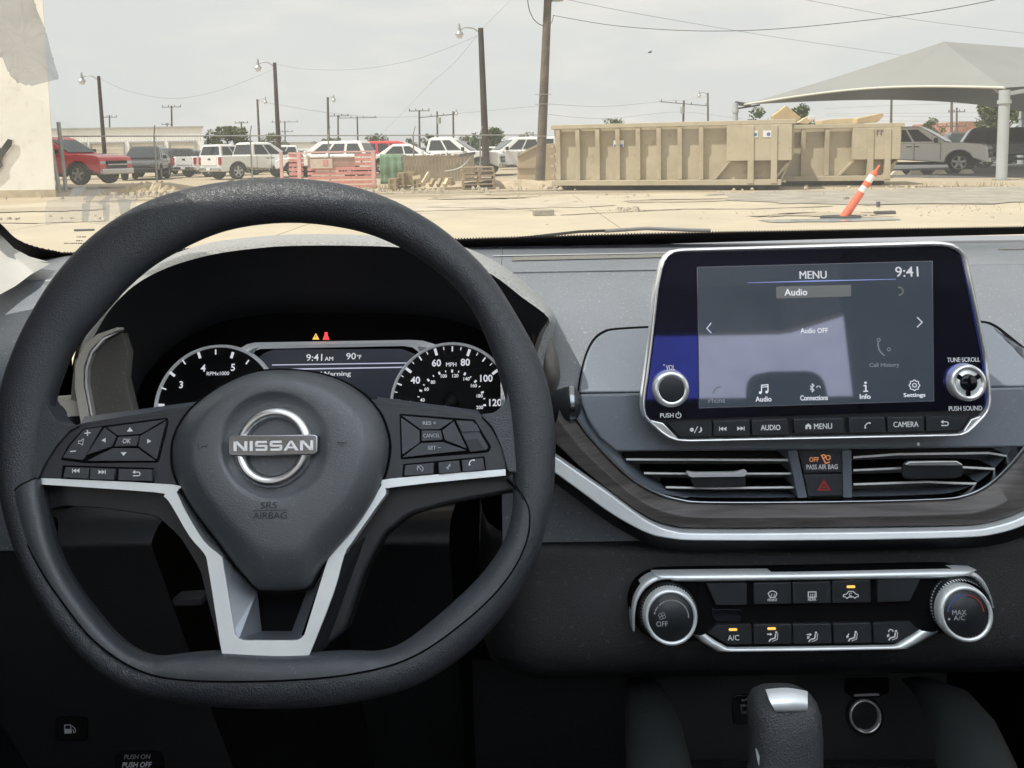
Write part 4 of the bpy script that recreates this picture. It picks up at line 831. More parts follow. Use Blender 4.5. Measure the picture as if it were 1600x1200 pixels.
sh = thing('gear_shifter', 'grey leather gear shifter with a silver thumb button', 'gear shifter', frame=FK)
secs = [((1168, 1280, 1240, 0.0), 0.018), ((1172, 1281, 1190, 0.0), 0.020), ((1172, 1280, 1150, 0.001), 0.021), ((1170, 1277, 1112, 0.001), 0.021), ((1171, 1272, 1095, 0.0), 0.020), ((1178, 1263, 1082, -0.001), 0.017), ((1190, 1250, 1075.5, -0.003), 0.011)]
b = MB(); rings = []
for (x0, x1, y, off), dz in secs:
    (u0, v0), (u1, v1) = FK.uv(x0, y), FK.uv(x1, y); c, r = (u0+u1)/2, (u1-u0)/2; rings.append([(c+r*math.copysign(abs(math.cos(a))**0.8, math.cos(a)), (v0+v1)/2, off+dz*math.copysign(abs(math.sin(a))**0.7, math.sin(a))) for a in [2*PI*k/32 for k in range(32)]])
b.loft(rings, cap1=True); b.build('knob', M_LINING if False else mat('shifter leather', (0.05, 0.054, 0.06), 0.42, spec=0.6, wrinkle=(420, 0.00018), bump=(1400, 0.00008), var=(10, 0.15)), sh)
b = MB()
top_b = [(1196, 1077, 0.012), (1230, 1074.5, 0.0135), (1262, 1080, 0.011)]; midb = [(1202, 1094, 0.0225), (1232, 1092, 0.0235), (1262, 1094, 0.0215)]; lowb = [(1210, 1109, 0.0235), (1232, 1109, 0.0245), (1262, 1108, 0.0225)]
rg = []
for row in (top_b, midb, lowb, [(x, y+3, w-0.003) for x, y, w in lowb]):
    rg.append([(*FK.uv(x, y, w), w) for x, y, w in catmull(row, 4, False)])
b.loft(rg, closed=False); b.build('thumb_button', M_SILVER, sh, 0)
b = MB(); k1 = FK.pts([(1181, 1168), (1186, 1180), (1196, 1204), (1200, 1230)], 0.012); k2 = FK.pts([(1179, 1168), (1181, 1182), (1187, 1206), (1188, 1230)], 0.010)
b.loft([[(*p, 0.013) for p in k1], [(*p, 0.012) for p in k2]], closed=False); b.build('silver_edge', M_SILVER, sh)

# ================================================================== stalks and odds under the wheel
st = thing('wiper_stalk', 'black wiper stalk poking out right of the steering wheel', 'stalk', loc=tuple(dep(850, 640, 0.66)))
b = MB(); path = [(800, 650, .69), (840, 644, .665), (864, 636, .648), (885, 632, .64), (900, 630, .636), (907, 631, .634)]; rr = [.010, .011, .012, .0135, .0125, .006]
rings = []
for (px, py, d), r in zip(path, rr):
    c = dep(px, py, d); rings.append([c+V((0, r*math.cos(a), r*1.05*math.sin(a))) for a in [2*PI*k/20 for k in range(20)]])
b.loft(rings, cap1=True); local(b, st).build('lever', M_BTN2, st)
b = MB(); c = dep(893, 631, .637); b.loft([[dep(px, 631, .638)+V((0, r*math.cos(a), r*1.06*math.sin(a))) for a in [2*PI*k/20 for k in range(20)]] for px, r in ((889, .0137), (892, .0141), (897, .0136))]); local(b, st).build('lever_ring', M_DKCHROME, st)
st2 = thing('turn_signal_stalk', 'black light stalk poking out left of the steering column', 'stalk', loc=tuple(dep(120, 652, 0.66)))
b = MB(); rings = []
for (px, py, d), r in zip([(150, 660, .68), (125, 655, .66), (112, 651, .655), (100, 650, .652), (84, 648, .65), (78, 648, .65)], [.007, .008, .0085, .0095, .0095, .006]):
    c = dep(px, py, d); rings.append([c+V((0, r*math.cos(a), r*1.05*math.sin(a))) for a in [2*PI*k/20 for k in range(20)]])
b.loft(rings, cap1=True); local(b, st2).build('lever', M_BTN, st2)
FQ = Frame(100, 650, 0.637, 18)
for g, nm in ((stroke(arc(92, 649, 3.2, 0, 360, 10), 1.3), 'lever_mark'), (stroke([(102, 652), (109, 650.5)], 1.6), 'lever_mark'), (stroke([(88, 657), (90, 660), (93, 657)], 1), 'lever_mark'), (stroke([(98, 642), (101, 662)], 0.9), 'lever_seam')):
    o = glyph(nm, FQ, g, 0.0, M_WHITE if nm == 'lever_mark' else M_VOID, st2); o.matrix_local = ROOTM['turn_signal_stalk'].inverted() @ FQ.M
FP = Frame(110, 1139, 0.66, 30)
fu = thing('fuel_release', 'small fuel door release with a white pump symbol under the dash', 'fuel release', frame=FP)
plate('release_plate', [(85, 1120), (135, 1120), (135, 1158), (85, 1158)], -0.004, 0, M_VOID, fu, FP, 0.001, 0.003)
glyph('pump_mark', FP, [[(102, 1146), (102, 1139), (112, 1139), (112, 1146)]]+stroke([(101.5, 1146), (101, 1133), (110, 1132.5), (111, 1140)], 1.3)+stroke([(112, 1134), (117, 1138), (118, 1143), (115.5, 1145), (114, 1140)], 1.2), 0.0006, M_GREYPRINT, fu)
FE = Frame(213, 1188, 0.66, 40)
pb = thing('parking_brake_pedal', 'black parking brake pedal pad lettered PUSH ON PUSH OFF', 'pedal', frame=FE)
plate('pedal_pad', [(180, 1172), (250, 1172), (254, 1240), (176, 1240)], -0.01, 0, M_VOID, pb, FE, 0.002, 0.006)
text('PUSH ON', FE, 214.5, 1182.5, 6, 0.0006, M_DIMPRINT, pb, wpx=40, bold=0.006); text('PUSH OFF', FE, 214, 1195, 7, 0.0006, M_GREYPRINT, pb, wpx=45, bold=0.02)
FJ = Frame(290, 942, 0.72, 10)
tl = thing('column_lever', 'small black lever under the steering column, seen through the wheel', 'lever', frame=FJ)
plate('lever_pad', [(268, 936), (300, 934), (316, 934), (316, 946), (300, 948), (270, 948)], -0.02, 0.0, mat('lever plastic', (0.045, 0.05, 0.055), 0.45), tl, FJ, 0.002, 0.002)
FN = Frame(80, 822, 0.655, 12)
ke = thing('dash_switch', 'black switch with a silver edge at the left of the knee panel', 'switch', frame=FN)
plate('switch_body', [(70, 808), (84, 810), (87, 820), (84, 846), (70, 846)], -0.004, 0.001, M_VOID, ke, FN, 0.001, 0.002)
plate('switch_edge', [(73, 815), (80, 814), (78, 836), (74, 830)], 0.0, 0.002, M_SILVER, ke, FN, 0.0005, 0.001)
# ================================================================== steering wheel
FW = Frame(436, 690, 0.555, 23)
sw = thing('steering_wheel', 'black D shaped steering wheel with silver spoke trim and thumb buttons', 'steering wheel', frame=FW)
WC = (436, 690)
OUTP = catmull([(440, 280), (530, 288), (600, 308), (655, 335), (705, 369), (762, 424), (806, 490), (845, 565), (864, 640), (868, 705), (862, 785), (840, 870), (800, 945), (740, 1012), (660, 1066), (560, 1096), (440, 1107), (310, 1101), (215, 1081), (140, 1033), (78, 957), (33, 870), (6, 780), (-2, 700), (3, 620), (20, 560), (47, 500), (90, 430), (150, 367), (230, 317), (330, 289)], 5)
INNP = catmull([(450, 347), (550, 358), (625, 386), (690, 430), (735, 480), (764, 540), (782, 595), (792, 640), (800, 720), (802, 770), (798, 810), (782, 855), (745, 905), (680, 965), (630, 1003), (590, 1017), (540, 1016), (440, 1020), (345, 1016), (290, 1020), (240, 1024), (190, 1000), (130, 930), (95, 870), (78, 810), (68, 745), (74, 690), (82, 640), (96, 590), (118, 542), (150, 502), (205, 442), (265, 398), (350, 360)], 5)
N_ = 192
OR, IR = by_angle(OUTP, WC, N_), by_angle(INNP, WC, N_)
OU, IU = FW.pts(OR, 0), FW.pts(IR, 0)
KS = 24; B_ = 0.0155
rings = []
for k in range(KS+1):
    a = 2*PI*k/KS; s = 0.5-0.5*math.cos(a); w = B_*math.sin(a)
    rings.append([(o[0]+(i[0]-o[0])*s, o[1]+(i[1]-o[1])*s, w) for o, i in zip(OU, IU)])
b = MB(); b.loft(rings[:]); rim_o = b.build('rim', M_LEATHER, sw)
# smooth inner lining of the lower half with its seam groove
SEAM = catmull([(792, 748), (812, 770), (826, 802), (820, 850), (790, 905), (735, 962), (650, 1022), (560, 1050), (440, 1062), (300, 1062), (220, 1047), (150, 1002), (100, 942), (60, 882), (31, 820), (20, 785), (26, 764), (56, 748)], 10, False)
def rim_w(px, py):
    a = math.atan2(py-WC[1], px-WC[0]) % (2*PI); f = a/(2*PI)*N_; i = int(f) % N_; o, q = OR[i], IR[i]
    d = math.hypot(px-WC[0], py-WC[1]); do, di = math.hypot(o[0]-WC[0], o[1]-WC[1]), math.hypot(q[0]-WC[0], q[1]-WC[1])
    s = max(0.0, min(1.0, (do-d)/(do-di))); return B_*math.sqrt(max(0.0, 1-(2*s-1)**2)), s
SP = []
for p in SEAM:
    w, s = rim_w(*p); u, v = FW.uv(p[0], p[1], w); SP.append((u, v, w))
b = MB(); b.tube(SP, 0.0011, 6); b.build('seam_groove', M_VOID, sw)
b = MB(); rg = []
SC_ = [p for p in SEAM]
for t in [k/8 for k in range(9)]:
    row = []
    for p in SC_:
        a = math.atan2(p[1]-WC[1], p[0]-WC[0]) % (2*PI); i = int(a/(2*PI)*N_) % N_; q = IR[i]
        w0, s0 = rim_w(*p); s = s0+(0.985-s0)*t; o = OR[i]
        wp = B_*math.sqrt(max(0.0, 1-(2*s-1)**2))+0.0012; pp = mix(o, q, s); u, v = FW.uv(*(mix(p, q, t*0.98)), wp if t < .9 else wp); row.append((u, v, wp))
    rg.append(row)
b.loft(rg, closed=False); b.build('rim_lining', M_LINING, sw)
# spokes: dark backing, switch pods, silver trim
M_SPOKE = mat('spoke backing', (0.016, 0.018, 0.021), 0.45, spec=0.5, bump=(1200, 0.0001))
plate('spoke_backing', fillet([(40, 690), (120, 668), (300, 640), (340, 780), (345, 860), (360, 960), (346, 1020), (330, 965), (312, 890), (280, 838), (244, 806), (160, 794), (95, 790), (70, 800), (44, 790)], 12), -0.03, -0.006, M_SPOKE, sw, FW, 0.004)
plate('spoke_backing', fillet([(822, 690), (748, 650), (600, 632), (560, 780), (520, 870), (480, 1010), (500, 1022), (540, 985), (572, 890), (602, 836), (640, 806), (705, 788), (800, 770), (830, 770)], 12), -0.03, -0.006, M_SPOKE, sw, FW, 0.004)
plate('spoke_backing', fillet([(345, 840), (530, 840), (500, 1035), (360, 1040)], 8), -0.03, -0.012, M_VOID, sw, FW, 0.002)
def rcatm(p, n=3): return catmull(p, n)
podL = fillet([(64, 746), (72, 726), (94, 688), (118, 664), (134, 660), (310, 632), (330, 632), (330, 757), (275, 758)], [2, 8, 14, 10, 6, 4, 1, 1, 3])
plL = plate('switch_pod', podL, -0.012, 0.006, M_POD, sw, FW, 0.0022, 0, 3)
podR = fillet([(560, 624), (597, 624), (746, 646), (768, 668), (787, 706), (791, 732), (605, 749), (560, 752)], [1, 3, 8, 12, 8, 2, 3, 1])
plR = plate('switch_pod', podR, -0.012, 0.006, M_POD, sw, FW, 0.0022, 0, 3)
H = 0.0085
def wb(par, pl, w1=H, m=M_BTN, nm='button', r=0.0007): return plate(nm, pl, 0.004, w1, m, par, FW, 0.0007, r)
plate('button_bed', fillet([(130, 669), (262, 652), (264, 660), (248, 723), (130, 724), (94, 719), (106, 696)], 3), 0.003, 0.0062, M_VOID, plL, FW, 0.0004)
plate('button_bed', fillet([(624, 646), (742, 655), (768, 698), (764, 707), (733, 710), (626, 718)], 3), 0.003, 0.0062, M_VOID, plR, FW, 0.0004)
plate('button_bed', [(98, 727), (240, 731), (240, 756), (95, 751)], 0.003, 0.0061, M_VOID, plL, FW, 0); plate('button_bed', [(630, 725), (757, 713), (760, 737), (628, 748)], 0.003, 0.0061, M_VOID, plR, FW, 0)
bu = wb(plL, [(167.5, 667.5), (258, 655.5), (220, 678), (184, 680.5)]); bl = wb(plL, [(163, 668), (181.5, 682), (175, 697.5), (135, 711)]); br = wb(plL, [(259.5, 657.5), (244.5, 718.5), (216, 697), (219, 681)]); bd = wb(plL, [(176, 700), (214, 700), (243, 720), (136, 720)])
ok = wb(plL, [(185, 682.5), (217, 680.5), (213.5, 696.5), (178, 698)], 0.0095)
vr = wb(plL, [(131, 671), (159, 667), (130, 719), (98, 715), (109, 697)], 0.008, M_BTN)
W = H+0.0004
glyph('button_icon', FW, [[(203, 667.5), (208, 674), (198, 674.5)]], W, M_WHITE, bu); glyph('button_icon', FW, [[(158.5, 688), (165, 684), (165, 691.5)]], W, M_WHITE, bl)
glyph('button_icon', FW, [[(230, 685.5), (230, 693), (236.5, 689.3)]], W, M_WHITE, br); glyph('button_icon', FW, [[(188.5, 706.5), (198, 706.5), (193, 712.5)]], W, M_WHITE, bd); text('OK', FW, 198, 689, 7, 0.0099, M_WHITE, ok, wpx=12.5)
glyph('button_icon', FW, stroke([(132.5, 677), (141, 676)], 1.9)+stroke([(136.7, 672.5), (136.7, 680.5)], 1.9)+stroke([(110, 705.5), (118, 704.7)], 1.9)+stroke([(123, 689), (126, 689), (130.5, 685.5), (129, 695.5), (125, 693), (122.5, 693)], 1.0, True), 0.0084, M_WHITE, vr)
r1 = wb(plL, [(102, 729.5), (139, 731), (137.5, 748.5), (98, 746.5)], 0.0105); r2 = wb(plL, [(141, 731), (179, 732.5), (177.5, 750.5), (139.5, 749)], 0.0105); r3 = wb(plL, [(185, 732.5), (236.5, 733.5), (237.5, 752), (184, 750.5)], 0.0105)
W = 0.0109
glyph('button_icon', FW, skip(119, 735.5, .85, -1), W, M_WHITE, r1); glyph('button_icon', FW, skip(159, 737.5, .85), W, M_WHITE, r2); glyph('button_icon', FW, back(213, 740.5, .95), W, M_WHITE, r3)
q1 = wb(plR, [(628, 649.5), (708, 656.5), (687, 670.5), (657.5, 671)]); q2 = wb(plR, [(626.5, 652), (655.5, 673), (656, 691.5), (628.5, 710.5)]); q3 = wb(plR, [(709, 658.5), (729.5, 701), (695, 687.5), (691, 672.5)]); q4 = wb(plR, [(657.5, 692.5), (691.5, 690.5), (729, 703.5), (628.5, 714.5)])
q5 = wb(plR, [(658.5, 672.5), (689, 672.5), (692, 687.5), (658.5, 689.5)], 0.0095)
q6 = wb(plR, [(712.5, 657), (739, 658), (762.5, 698), (760, 703), (735, 706.5)], 0.0080); wb(plR, [(716, 662), (744, 662), (750, 674), (722, 675)], 0.0092, M_BTN, 'rocker_step'); wb(plR, [(727, 687), (746, 685), (758, 703), (738, 706)], 0.0088, M_BTN2, 'rocker_step')
W = H+0.0004
text('RES +', FW, 671, 661, 5.6, W, M_GREYPRINT, q1, wpx=21, bold=0.02); text('SET −', FW, 678.5, 699.5, 5.6, W, M_GREYPRINT, q4, wpx=20, bold=0.02); text('CANCEL', FW, 674.5, 680.5, 5.8, 0.0099, M_GREYPRINT, q5, wpx=26, bold=0.02)
r4 = wb(plR, [(633, 727), (677.5, 723), (677.5, 740.5), (631, 744)], 0.0105); r5 = wb(plR, [(685, 722.5), (717, 719.5), (720, 737.5), (685.5, 741.5)], 0.0105); r6 = wb(plR, [(721.5, 719), (754.5, 715.5), (757.5, 734.5), (723, 737.5)], 0.0105)
W = 0.0109
glyph('button_icon', FW, stroke(arc(656.5, 732.5, 4.6, 150, 420, 12), 1.3)+stroke([(652, 728), (658, 734)], 1.3), W, M_GREYPRINT, r4); glyph('button_icon', FW, stroke([(697, 731), (700, 730), (703, 725), (703, 729)], 1.4)+stroke([(700, 730), (700, 733)], 2.0), W, M_GREYPRINT, r5); glyph('button_icon', FW, phone(735.5, 721, .78), W, M_WHITE, r6)
TL_in = [(64, 747), (268, 757), (276, 769), (291, 801), (319, 846), (344, 868), (349, 882), (365, 980), (368, 992), (375, 999), (386, 1000.5)]
TL_out = [(64, 757), (240, 769), (256, 776), (268, 790), (296, 838), (319, 865), (325, 886), (337, 960), (344, 1006), (348, 1024), (355, 1035), (367, 1041)]
TR_in = [(457, 1000.5), (467, 999), (474, 993), (478, 984), (508, 887), (516, 869), (540, 839), (576, 794), (596, 758), (609, 748), (790, 733)]
TR_out = [(463, 1041), (474, 1037), (482, 1026), (521, 927), (538, 867), (549, 849), (563, 828), (603, 772), (616, 761), (790, 743)]
poly = catmull(TL_in, 3, False)+catmull(TR_in, 3, False)+catmull(TR_out[::-1], 3, False)+catmull(TL_out[::-1], 3, False)
plate('silver_trim', poly, -0.008, 0.0085, M_SILVER, sw, FW, 0.002, 0, 3)
M_RIMP = mat('thumb rest leather', (0.045, 0.051, 0.062), 0.42, spec=0.7, wrinkle=(420, 0.00017), bump=(1500, 0.00006))
plate('thumb_rest', fillet([(797, 585), (830, 588), (842, 650), (836, 738), (794, 738), (790, 722), (784, 700), (770, 668), (750, 647), (772, 645), (790, 630)], 6), -0.012, 0.0085, M_RIMP, sw, FW, 0.004, 0, 3)
plate('thumb_rest', fillet([(77, 640), (50, 596), (34, 650), (33, 745), (60, 748), (67, 728), (87, 697), (108, 673), (126, 664.5), (106, 665), (90, 659)], 6), -0.012, 0.0085, M_RIMP, sw, FW, 0.004, 0, 3)
for q in (((318, 626), (132, 651), (124, 665), (318, 637)), ((590, 620), (746, 641), (756, 653), (590, 630))):
    b = MB(); b.poly([(*FW.uv(x, y, w), w) for (x, y), w in zip(q, (-0.014, -0.014, 0.0064, 0.0064))]); b.build('pod_top', mat('pod top lit tone', (0.085, 0.096, 0.115), 0.4, spec=.8), sw)  # upper facets coloured lighter than the pods, light from above painted in
M_SILV2 = mat('dark satin silver', (0.34, 0.37, 0.41), 0.42, metal=0.8, var=(14, 0.07))
def facet(pl, ws, m=M_SILV2):
    b = MB(); b.poly([(*FW.uv(x, y, w), w) for (x, y), w in zip(pl, ws)]); b.build('trim_recess', m, sw)
facet([(346, 868), (402, 922), (409, 986), (373, 999), (366, 985)], [0.0075, -0.006, -0.010, 0.007, 0.0075])
facet([(373, 999), (409, 986), (456, 986), (469, 999)], [0.007, -0.010, -0.010, 0.007]); facet([(469, 999), (456, 986), (480, 922), (515, 870), (507, 887)], [0.007, -0.010, -0.006, 0.0075, 0.0075])
facet([(538, 868), (572, 838), (550, 905), (510, 1010), (482, 1030), (521, 927)], [0.007, -0.006, -0.008, -0.006, 0.006, 0.007], M_SPOKE)
# airbag cover
HO = catmull([(440, 578), (500, 584), (550, 604), (588, 638), (606, 680), (606, 720), (590, 770), (560, 820), (522, 864), (500, 890), (487, 914), (470, 922), (405, 922), (391, 908), (372, 888), (345, 852), (302, 795), (275, 746), (269, 710), (275, 676), (298, 640), (340, 607), (390, 584)], 5)
EC = (428, 697); N_ = 120
HP = by_angle(HO, EC, N_)
prof = []
R_D = 84
def hub_ring(fn, w): return [(*FW.uv(*fn(i), w), w) for i in range(N_)]
def rad(r): return lambda i: (EC[0]+r*math.cos(2*PI*i/N_), EC[1]+r*math.sin(2*PI*i/N_))
def between(s): return lambda i: mix(rad(R_D)(i), HP[i], s)
rings = [hub_ring(rad(r), w) for r, w in ((2, 0.0250), (40, 0.0250), (66, 0.0253), (74, 0.0262), (80, 0.0282), (84, 0.0296))]
HPR = ((0, .0300), (.08, .0302), (.3, .0300), (.50, .0294), (.58, .0286), (.66, .0268), (.80, .0220), (.90, .0175), (.95, .0140), (.98, .0105), (1.0, .006))
for s, w in HPR[1:]: rings.append(hub_ring(between(s), w))
rings.append(hub_ring(between(1.0), -0.012))
b = MB(); b.loft(rings, cap0=True); hub = b.build('airbag_cover', M_HUB, sw)
GAP = [mix(p, EC, -0.02) for p in HP]
b = MB(); b.prism(FW.pts(GAP, 0.0065), -0.008, 0.0068); b.build('cover_gap', M_VOID, sw)
k = FW.scale(*EC, 0.026); u, v = FW.uv(427, 698, 0.029); b = MB()
b.lathe((u, v), [(61*k, 0.0245), (61*k, 0.0275), (58*k, 0.0305), (52*k, 0.0320), (47*k, 0.0312), (43*k, 0.0285), (42.5*k, 0.0245)], 72, 1.0); em = b.build('emblem', mat('emblem chrome', (0.80, 0.81, 0.83), 0.28, metal=1.0), sw)
ep = fillet([(357, 684), (361, 680.5), (491, 678.5), (496, 681), (495.5, 707), (491, 710.5), (362, 712.5), (357, 709)], 2.5)
plate('emblem_plate', ep, 0.0255, 0.0340, mat('emblem plate chrome', (0.42, 0.43, 0.45), 0.2, metal=1.0), em, FW, 0.0008, 0, 3)
M_EMB = mat('emblem letters', (0.92, 0.92, 0.93), 0.35, metal=0.2)
def letter(rects, x, wd): return [[(x+a*wd, 704.2-c*15.5-(x+a*wd-427)*0.012) for a, c in q] for q in rects]
N1 = [[(0, 0), (.2, 0), (.2, 1), (0, 1)], [(.8, 0), (1, 0), (1, 1), (.8, 1)], [(0, 1), (.25, 1), (1, 0), (.75, 0)]]
I1 = [[(0, 0), (1, 0), (1, 1), (0, 1)]]
S1 = [[(.05, 0), (.9, 0), (1, .12), (1, .22), (.05, .22)], [(.1, .40), (.9, .40), (.9, .60), (.1, .60)], [(0, .78), (.95, .78), (.95, 1), (.1, 1), (0, .88)], [(0, .45), (.2, .40), (.2, .85), (0, .88)], [(.8, .15), (1, .12), (1, .55), (.8, .60)]]
A1 = [[(0, 0), (.2, 0), (.58, 1), (.42, 1)], [(1, 0), (.8, 0), (.42, 1), (.58, 1)], [(.25, .22), (.75, .22), (.68, .40), (.32, .40)]]
gl = letter(N1, 365, 21)+letter(I1, 390, 4.5)+letter(S1, 398.5, 19)+letter(S1, 421.5, 19)+letter(A1, 443, 23)+letter(N1, 469, 20)
b = MB()
for pl in gl:
    uv = FW.pts(pl, 0.0346)
    b.prism(uv, 0.0335, 0.0346)
b.build('emblem_letter', M_EMB, em)
M_DEB = mat('debossed print', (0.025, 0.028, 0.032), 0.5)
def hub_w(px, py):
    d = math.hypot(px-EC[0], py-EC[1]); i = int((math.atan2(py-EC[1], px-EC[0]) % (2*PI))/(2*PI)*N_) % N_; R = math.hypot(HP[i][0]-EC[0], HP[i][1]-EC[1]); s = max(0.05, (d-R_D)/(R-R_D)); return next(w0+(w1-w0)*(s-s0)/(s1-s0) for (s0, w0), (s1, w1) in zip(HPR, HPR[1:]) if s <= s1)+0.0006
text('SRS', FW, 420, 789.5, 9.5, hub_w(420, 789), M_DEB, hub, wpx=25, bold=0.0, name='debossed_letter'); text('AIRBAG', FW, 421.5, 805.5, 10, hub_w(421, 805), M_DEB, hub, wpx=53, bold=0.0, name='debossed_letter')
glyph('debossed_line', FW, [[(395, 797.2), (448, 796.6), (448, 797.6), (395, 798.2)]], hub_w(420, 797), M_DEB, hub)
glyph('horn_mark', FW, stroke([(310, 693), (310, 704)], 0.9)+stroke(arc(319, 692, 6, 20, 120, 5), 1.0)+stroke(arc(319, 702, 5, 200, 320, 5), 1.0), hub_w(318, 698), M_DEB, hub); glyph('horn_mark', FW, stroke([(526, 691.5), (542, 691)], 1)+stroke([(529, 694), (539, 693.5)], 1)+stroke([(532, 697), (535, 697)], 0.9), hub_w(534, 694), M_DEB, hub)
# ================================================================== the yard outside
def struct(name, mb, m, bev=0): o = mb.build(name, m, None, bev); o['kind'] = 'structure'; return o
def rn(a, b): return rnd.uniform(a, b)
rnd = random.Random(11)
M_SAND = mat('sandy ground', (0.46, 0.385, 0.28), 0.95, spec=0.1, bump=(3.0, 0.02), var=(0.22, 0.16, (0.37, 0.31, 0.225)))
M_CONC = mat('dusty concrete', (0.53, 0.46, 0.345), 0.9, spec=0.15, bump=(12, 0.004), var=(0.55, 0.10, (0.43, 0.375, 0.285)), dust=(2.5, 0.25, (0.36, 0.31, 0.25)))
M_GRAV = mat('grey gravel', (0.34, 0.315, 0.265), 0.95, spec=0.1, bump=(30, 0.02), var=(1.6, 0.25))
M_ASPH = mat('grey asphalt', (0.15, 0.15, 0.15), 0.9, spec=0.2, bump=(30, 0.01), var=(0.8, 0.2))
M_CRACK = mat('dirt in cracks', (0.16, 0.125, 0.09), 0.95, spec=0.1, var=(6, 0.3))
g = MB(); g.poly([(-900, -200, 0), (900, -200, 0), (900, 2200, 0), (-900, 2200, 0)]); struct('ground', g, M_SAND)
# concrete slabs with open joints
apron = bpy.data.objects.new('concrete_apron', None); COL.objects.link(apron); apron['kind'] = 'structure'
xs = [-14, -8.2, -3.4, 1.6, 6.9, 12.4, 18.5]; ys = [4, 9.4, 15.3, 21.3]
for i in range(len(xs)-1):
    for j in range(len(ys)-1):
        x0, x1, y0, y1 = xs[i]+0.012, xs[i+1]-0.012, ys[j]+0.012, ys[j+1]-0.012; q = []
        for k in range(9): q.append((x0+(x1-x0)*k/8, y0+(rn(-.035, .0) if 0 < k < 8 else 0)))
        q += [(x1, y1)]+[(x1-(x1-x0)*k/8, y1+rn(-.05, .03)+(rn(-1.2, 0.4) if j == 2 else 0)) for k in range(1, 8)]+[(x0, y1)]
        b = MB(); b.prism(q, -0.05, 0.05+rn(-.008, .010)); b.build('slab', M_CONC, apron, 0)
def blob(x0, x1, y0, y1, n=40, jx=.4, jy=.25):
    out = []
    for k in range(n):
        a = 2*PI*k/n; c, s = math.cos(a), math.sin(a); out.append(((x0+x1)/2+(x1-x0)/2*math.copysign(abs(c)**.5, c)+rn(-jx, jx), (y0+y1)/2+(y1-y0)/2*math.copysign(abs(s)**.5, s)+rn(-jy, jy)))
    return out
def patch(name, pl, z, m): b = MB(); b.poly([(x, y, z) for x, y in pl]); return struct(name, b, m)
patch('gravel_strip', blob(5.0, 24, 15.6, 21.4, 60, .5, .5), 0.068, M_GRAV); patch('gravel_strip', blob(-6.0, 1.9, 16.0, 18.5, 40, .4, .3), 0.068, mat('worn concrete', (0.46, 0.40, 0.31), 0.95, bump=(20, .01), var=(1.2, .2)))
M_STAIN = mat('stained concrete', (0.41, 0.35, 0.26), 0.92, spec=.15, bump=(14, .004), var=(1.3, .16)); M_TRACK = mat('tyre track dust', (0.36, 0.305, 0.225), 0.95, spec=.1, var=(2.5, .2))
for k, (a, c, d, e) in enumerate(((-7.6, -4.2, 19.0, 20.4), (2.6, 5.6, 17.4, 18.2), (-12, -9.4, 17.5, 19.2), (-1.8, .4, 19.6, 20.6), (4.2, 6.2, 13.2, 13.9))): patch('stain', blob(a, c, d, e, 36, .35, .2), 0.0645+.0008*k, M_STAIN)
for k, (x0, y0, x1, y1) in enumerate(((-9, 22.2, 6, 22.9), (-9, 23.9, 6, 24.4), (-12, 21.8, -2, 26.8), (2, 27.5, 14, 22.5))):
    for j in range(2):
        L_ = [(x0+(x1-x0)*i/20+rn(-.03, .03), y0+(y1-y0)*i/20+j*.0+.18*math.sin(i*.5+k)+rn(-.05, .05)) for i in range(21)]; b = MB(); b.add([(x, y-.13-rn(0, .06)+j*.62, .006+.001*k) for x, y in L_]+[(x, y+.13+rn(0, .06)+j*.62, .006+.001*k) for x, y in L_], [(i, i+1, 22+i, 21+i) for i in range(20)]); struct('tyre_track', b, M_TRACK)
patch('asphalt_lot', blob(11.5, 60, 27.5, 60, 60, .6, .3), 0.006, M_ASPH)
patch('puddle', blob(3.9, 6.0, 12.2, 12.75, 24, .08, .05), 0.0645, mat('puddle sky tint', (0.36, 0.42, 0.45), 0.12, spec=0.6))  # pale blue base colour mimics the sky mirrored in the water
def crack(name, pts, w0, z, m=M_CRACK):
    b = MB(); L = []
    for (x, y), (x2, y2) in zip(pts, pts[1:]):
        for k in range(6): t = k/6; L.append((x+(x2-x)*t+rn(-.05, .05), y+(y2-y)*t+rn(-.05, .05)))
    a = [(x+rn(-.02, .02), y+rn(.3, 1)*w0, z) for x, y in L]; c = [(x+rn(-.02, .02), y-rn(.3, 1)*w0, z) for x, y in L]; n = len(L)
    b.add(a+c, [(i, n+i, n+i+1, i+1) for i in range(n-1)]); o = struct(name, b, m); return o
crack('crack', [(0.9, 14.3), (2.2, 14.9), (3.3, 15.3), (4.6, 15.0), (6.5, 15.5)], 0.07, 0.0655); crack('crack', [(-1.8, 16.9), (-.4, 16.2), (.6, 15.4), (1.0, 14.9)], 0.05, 0.0725); crack('crack', [(-11, 14.9), (-8.5, 14.3), (-7.2, 14.6)], 0.07, 0.066); crack('crack', [(-7.9, 16.7), (-6.6, 17.0), (-5.4, 16.8)], 0.05, 0.066)
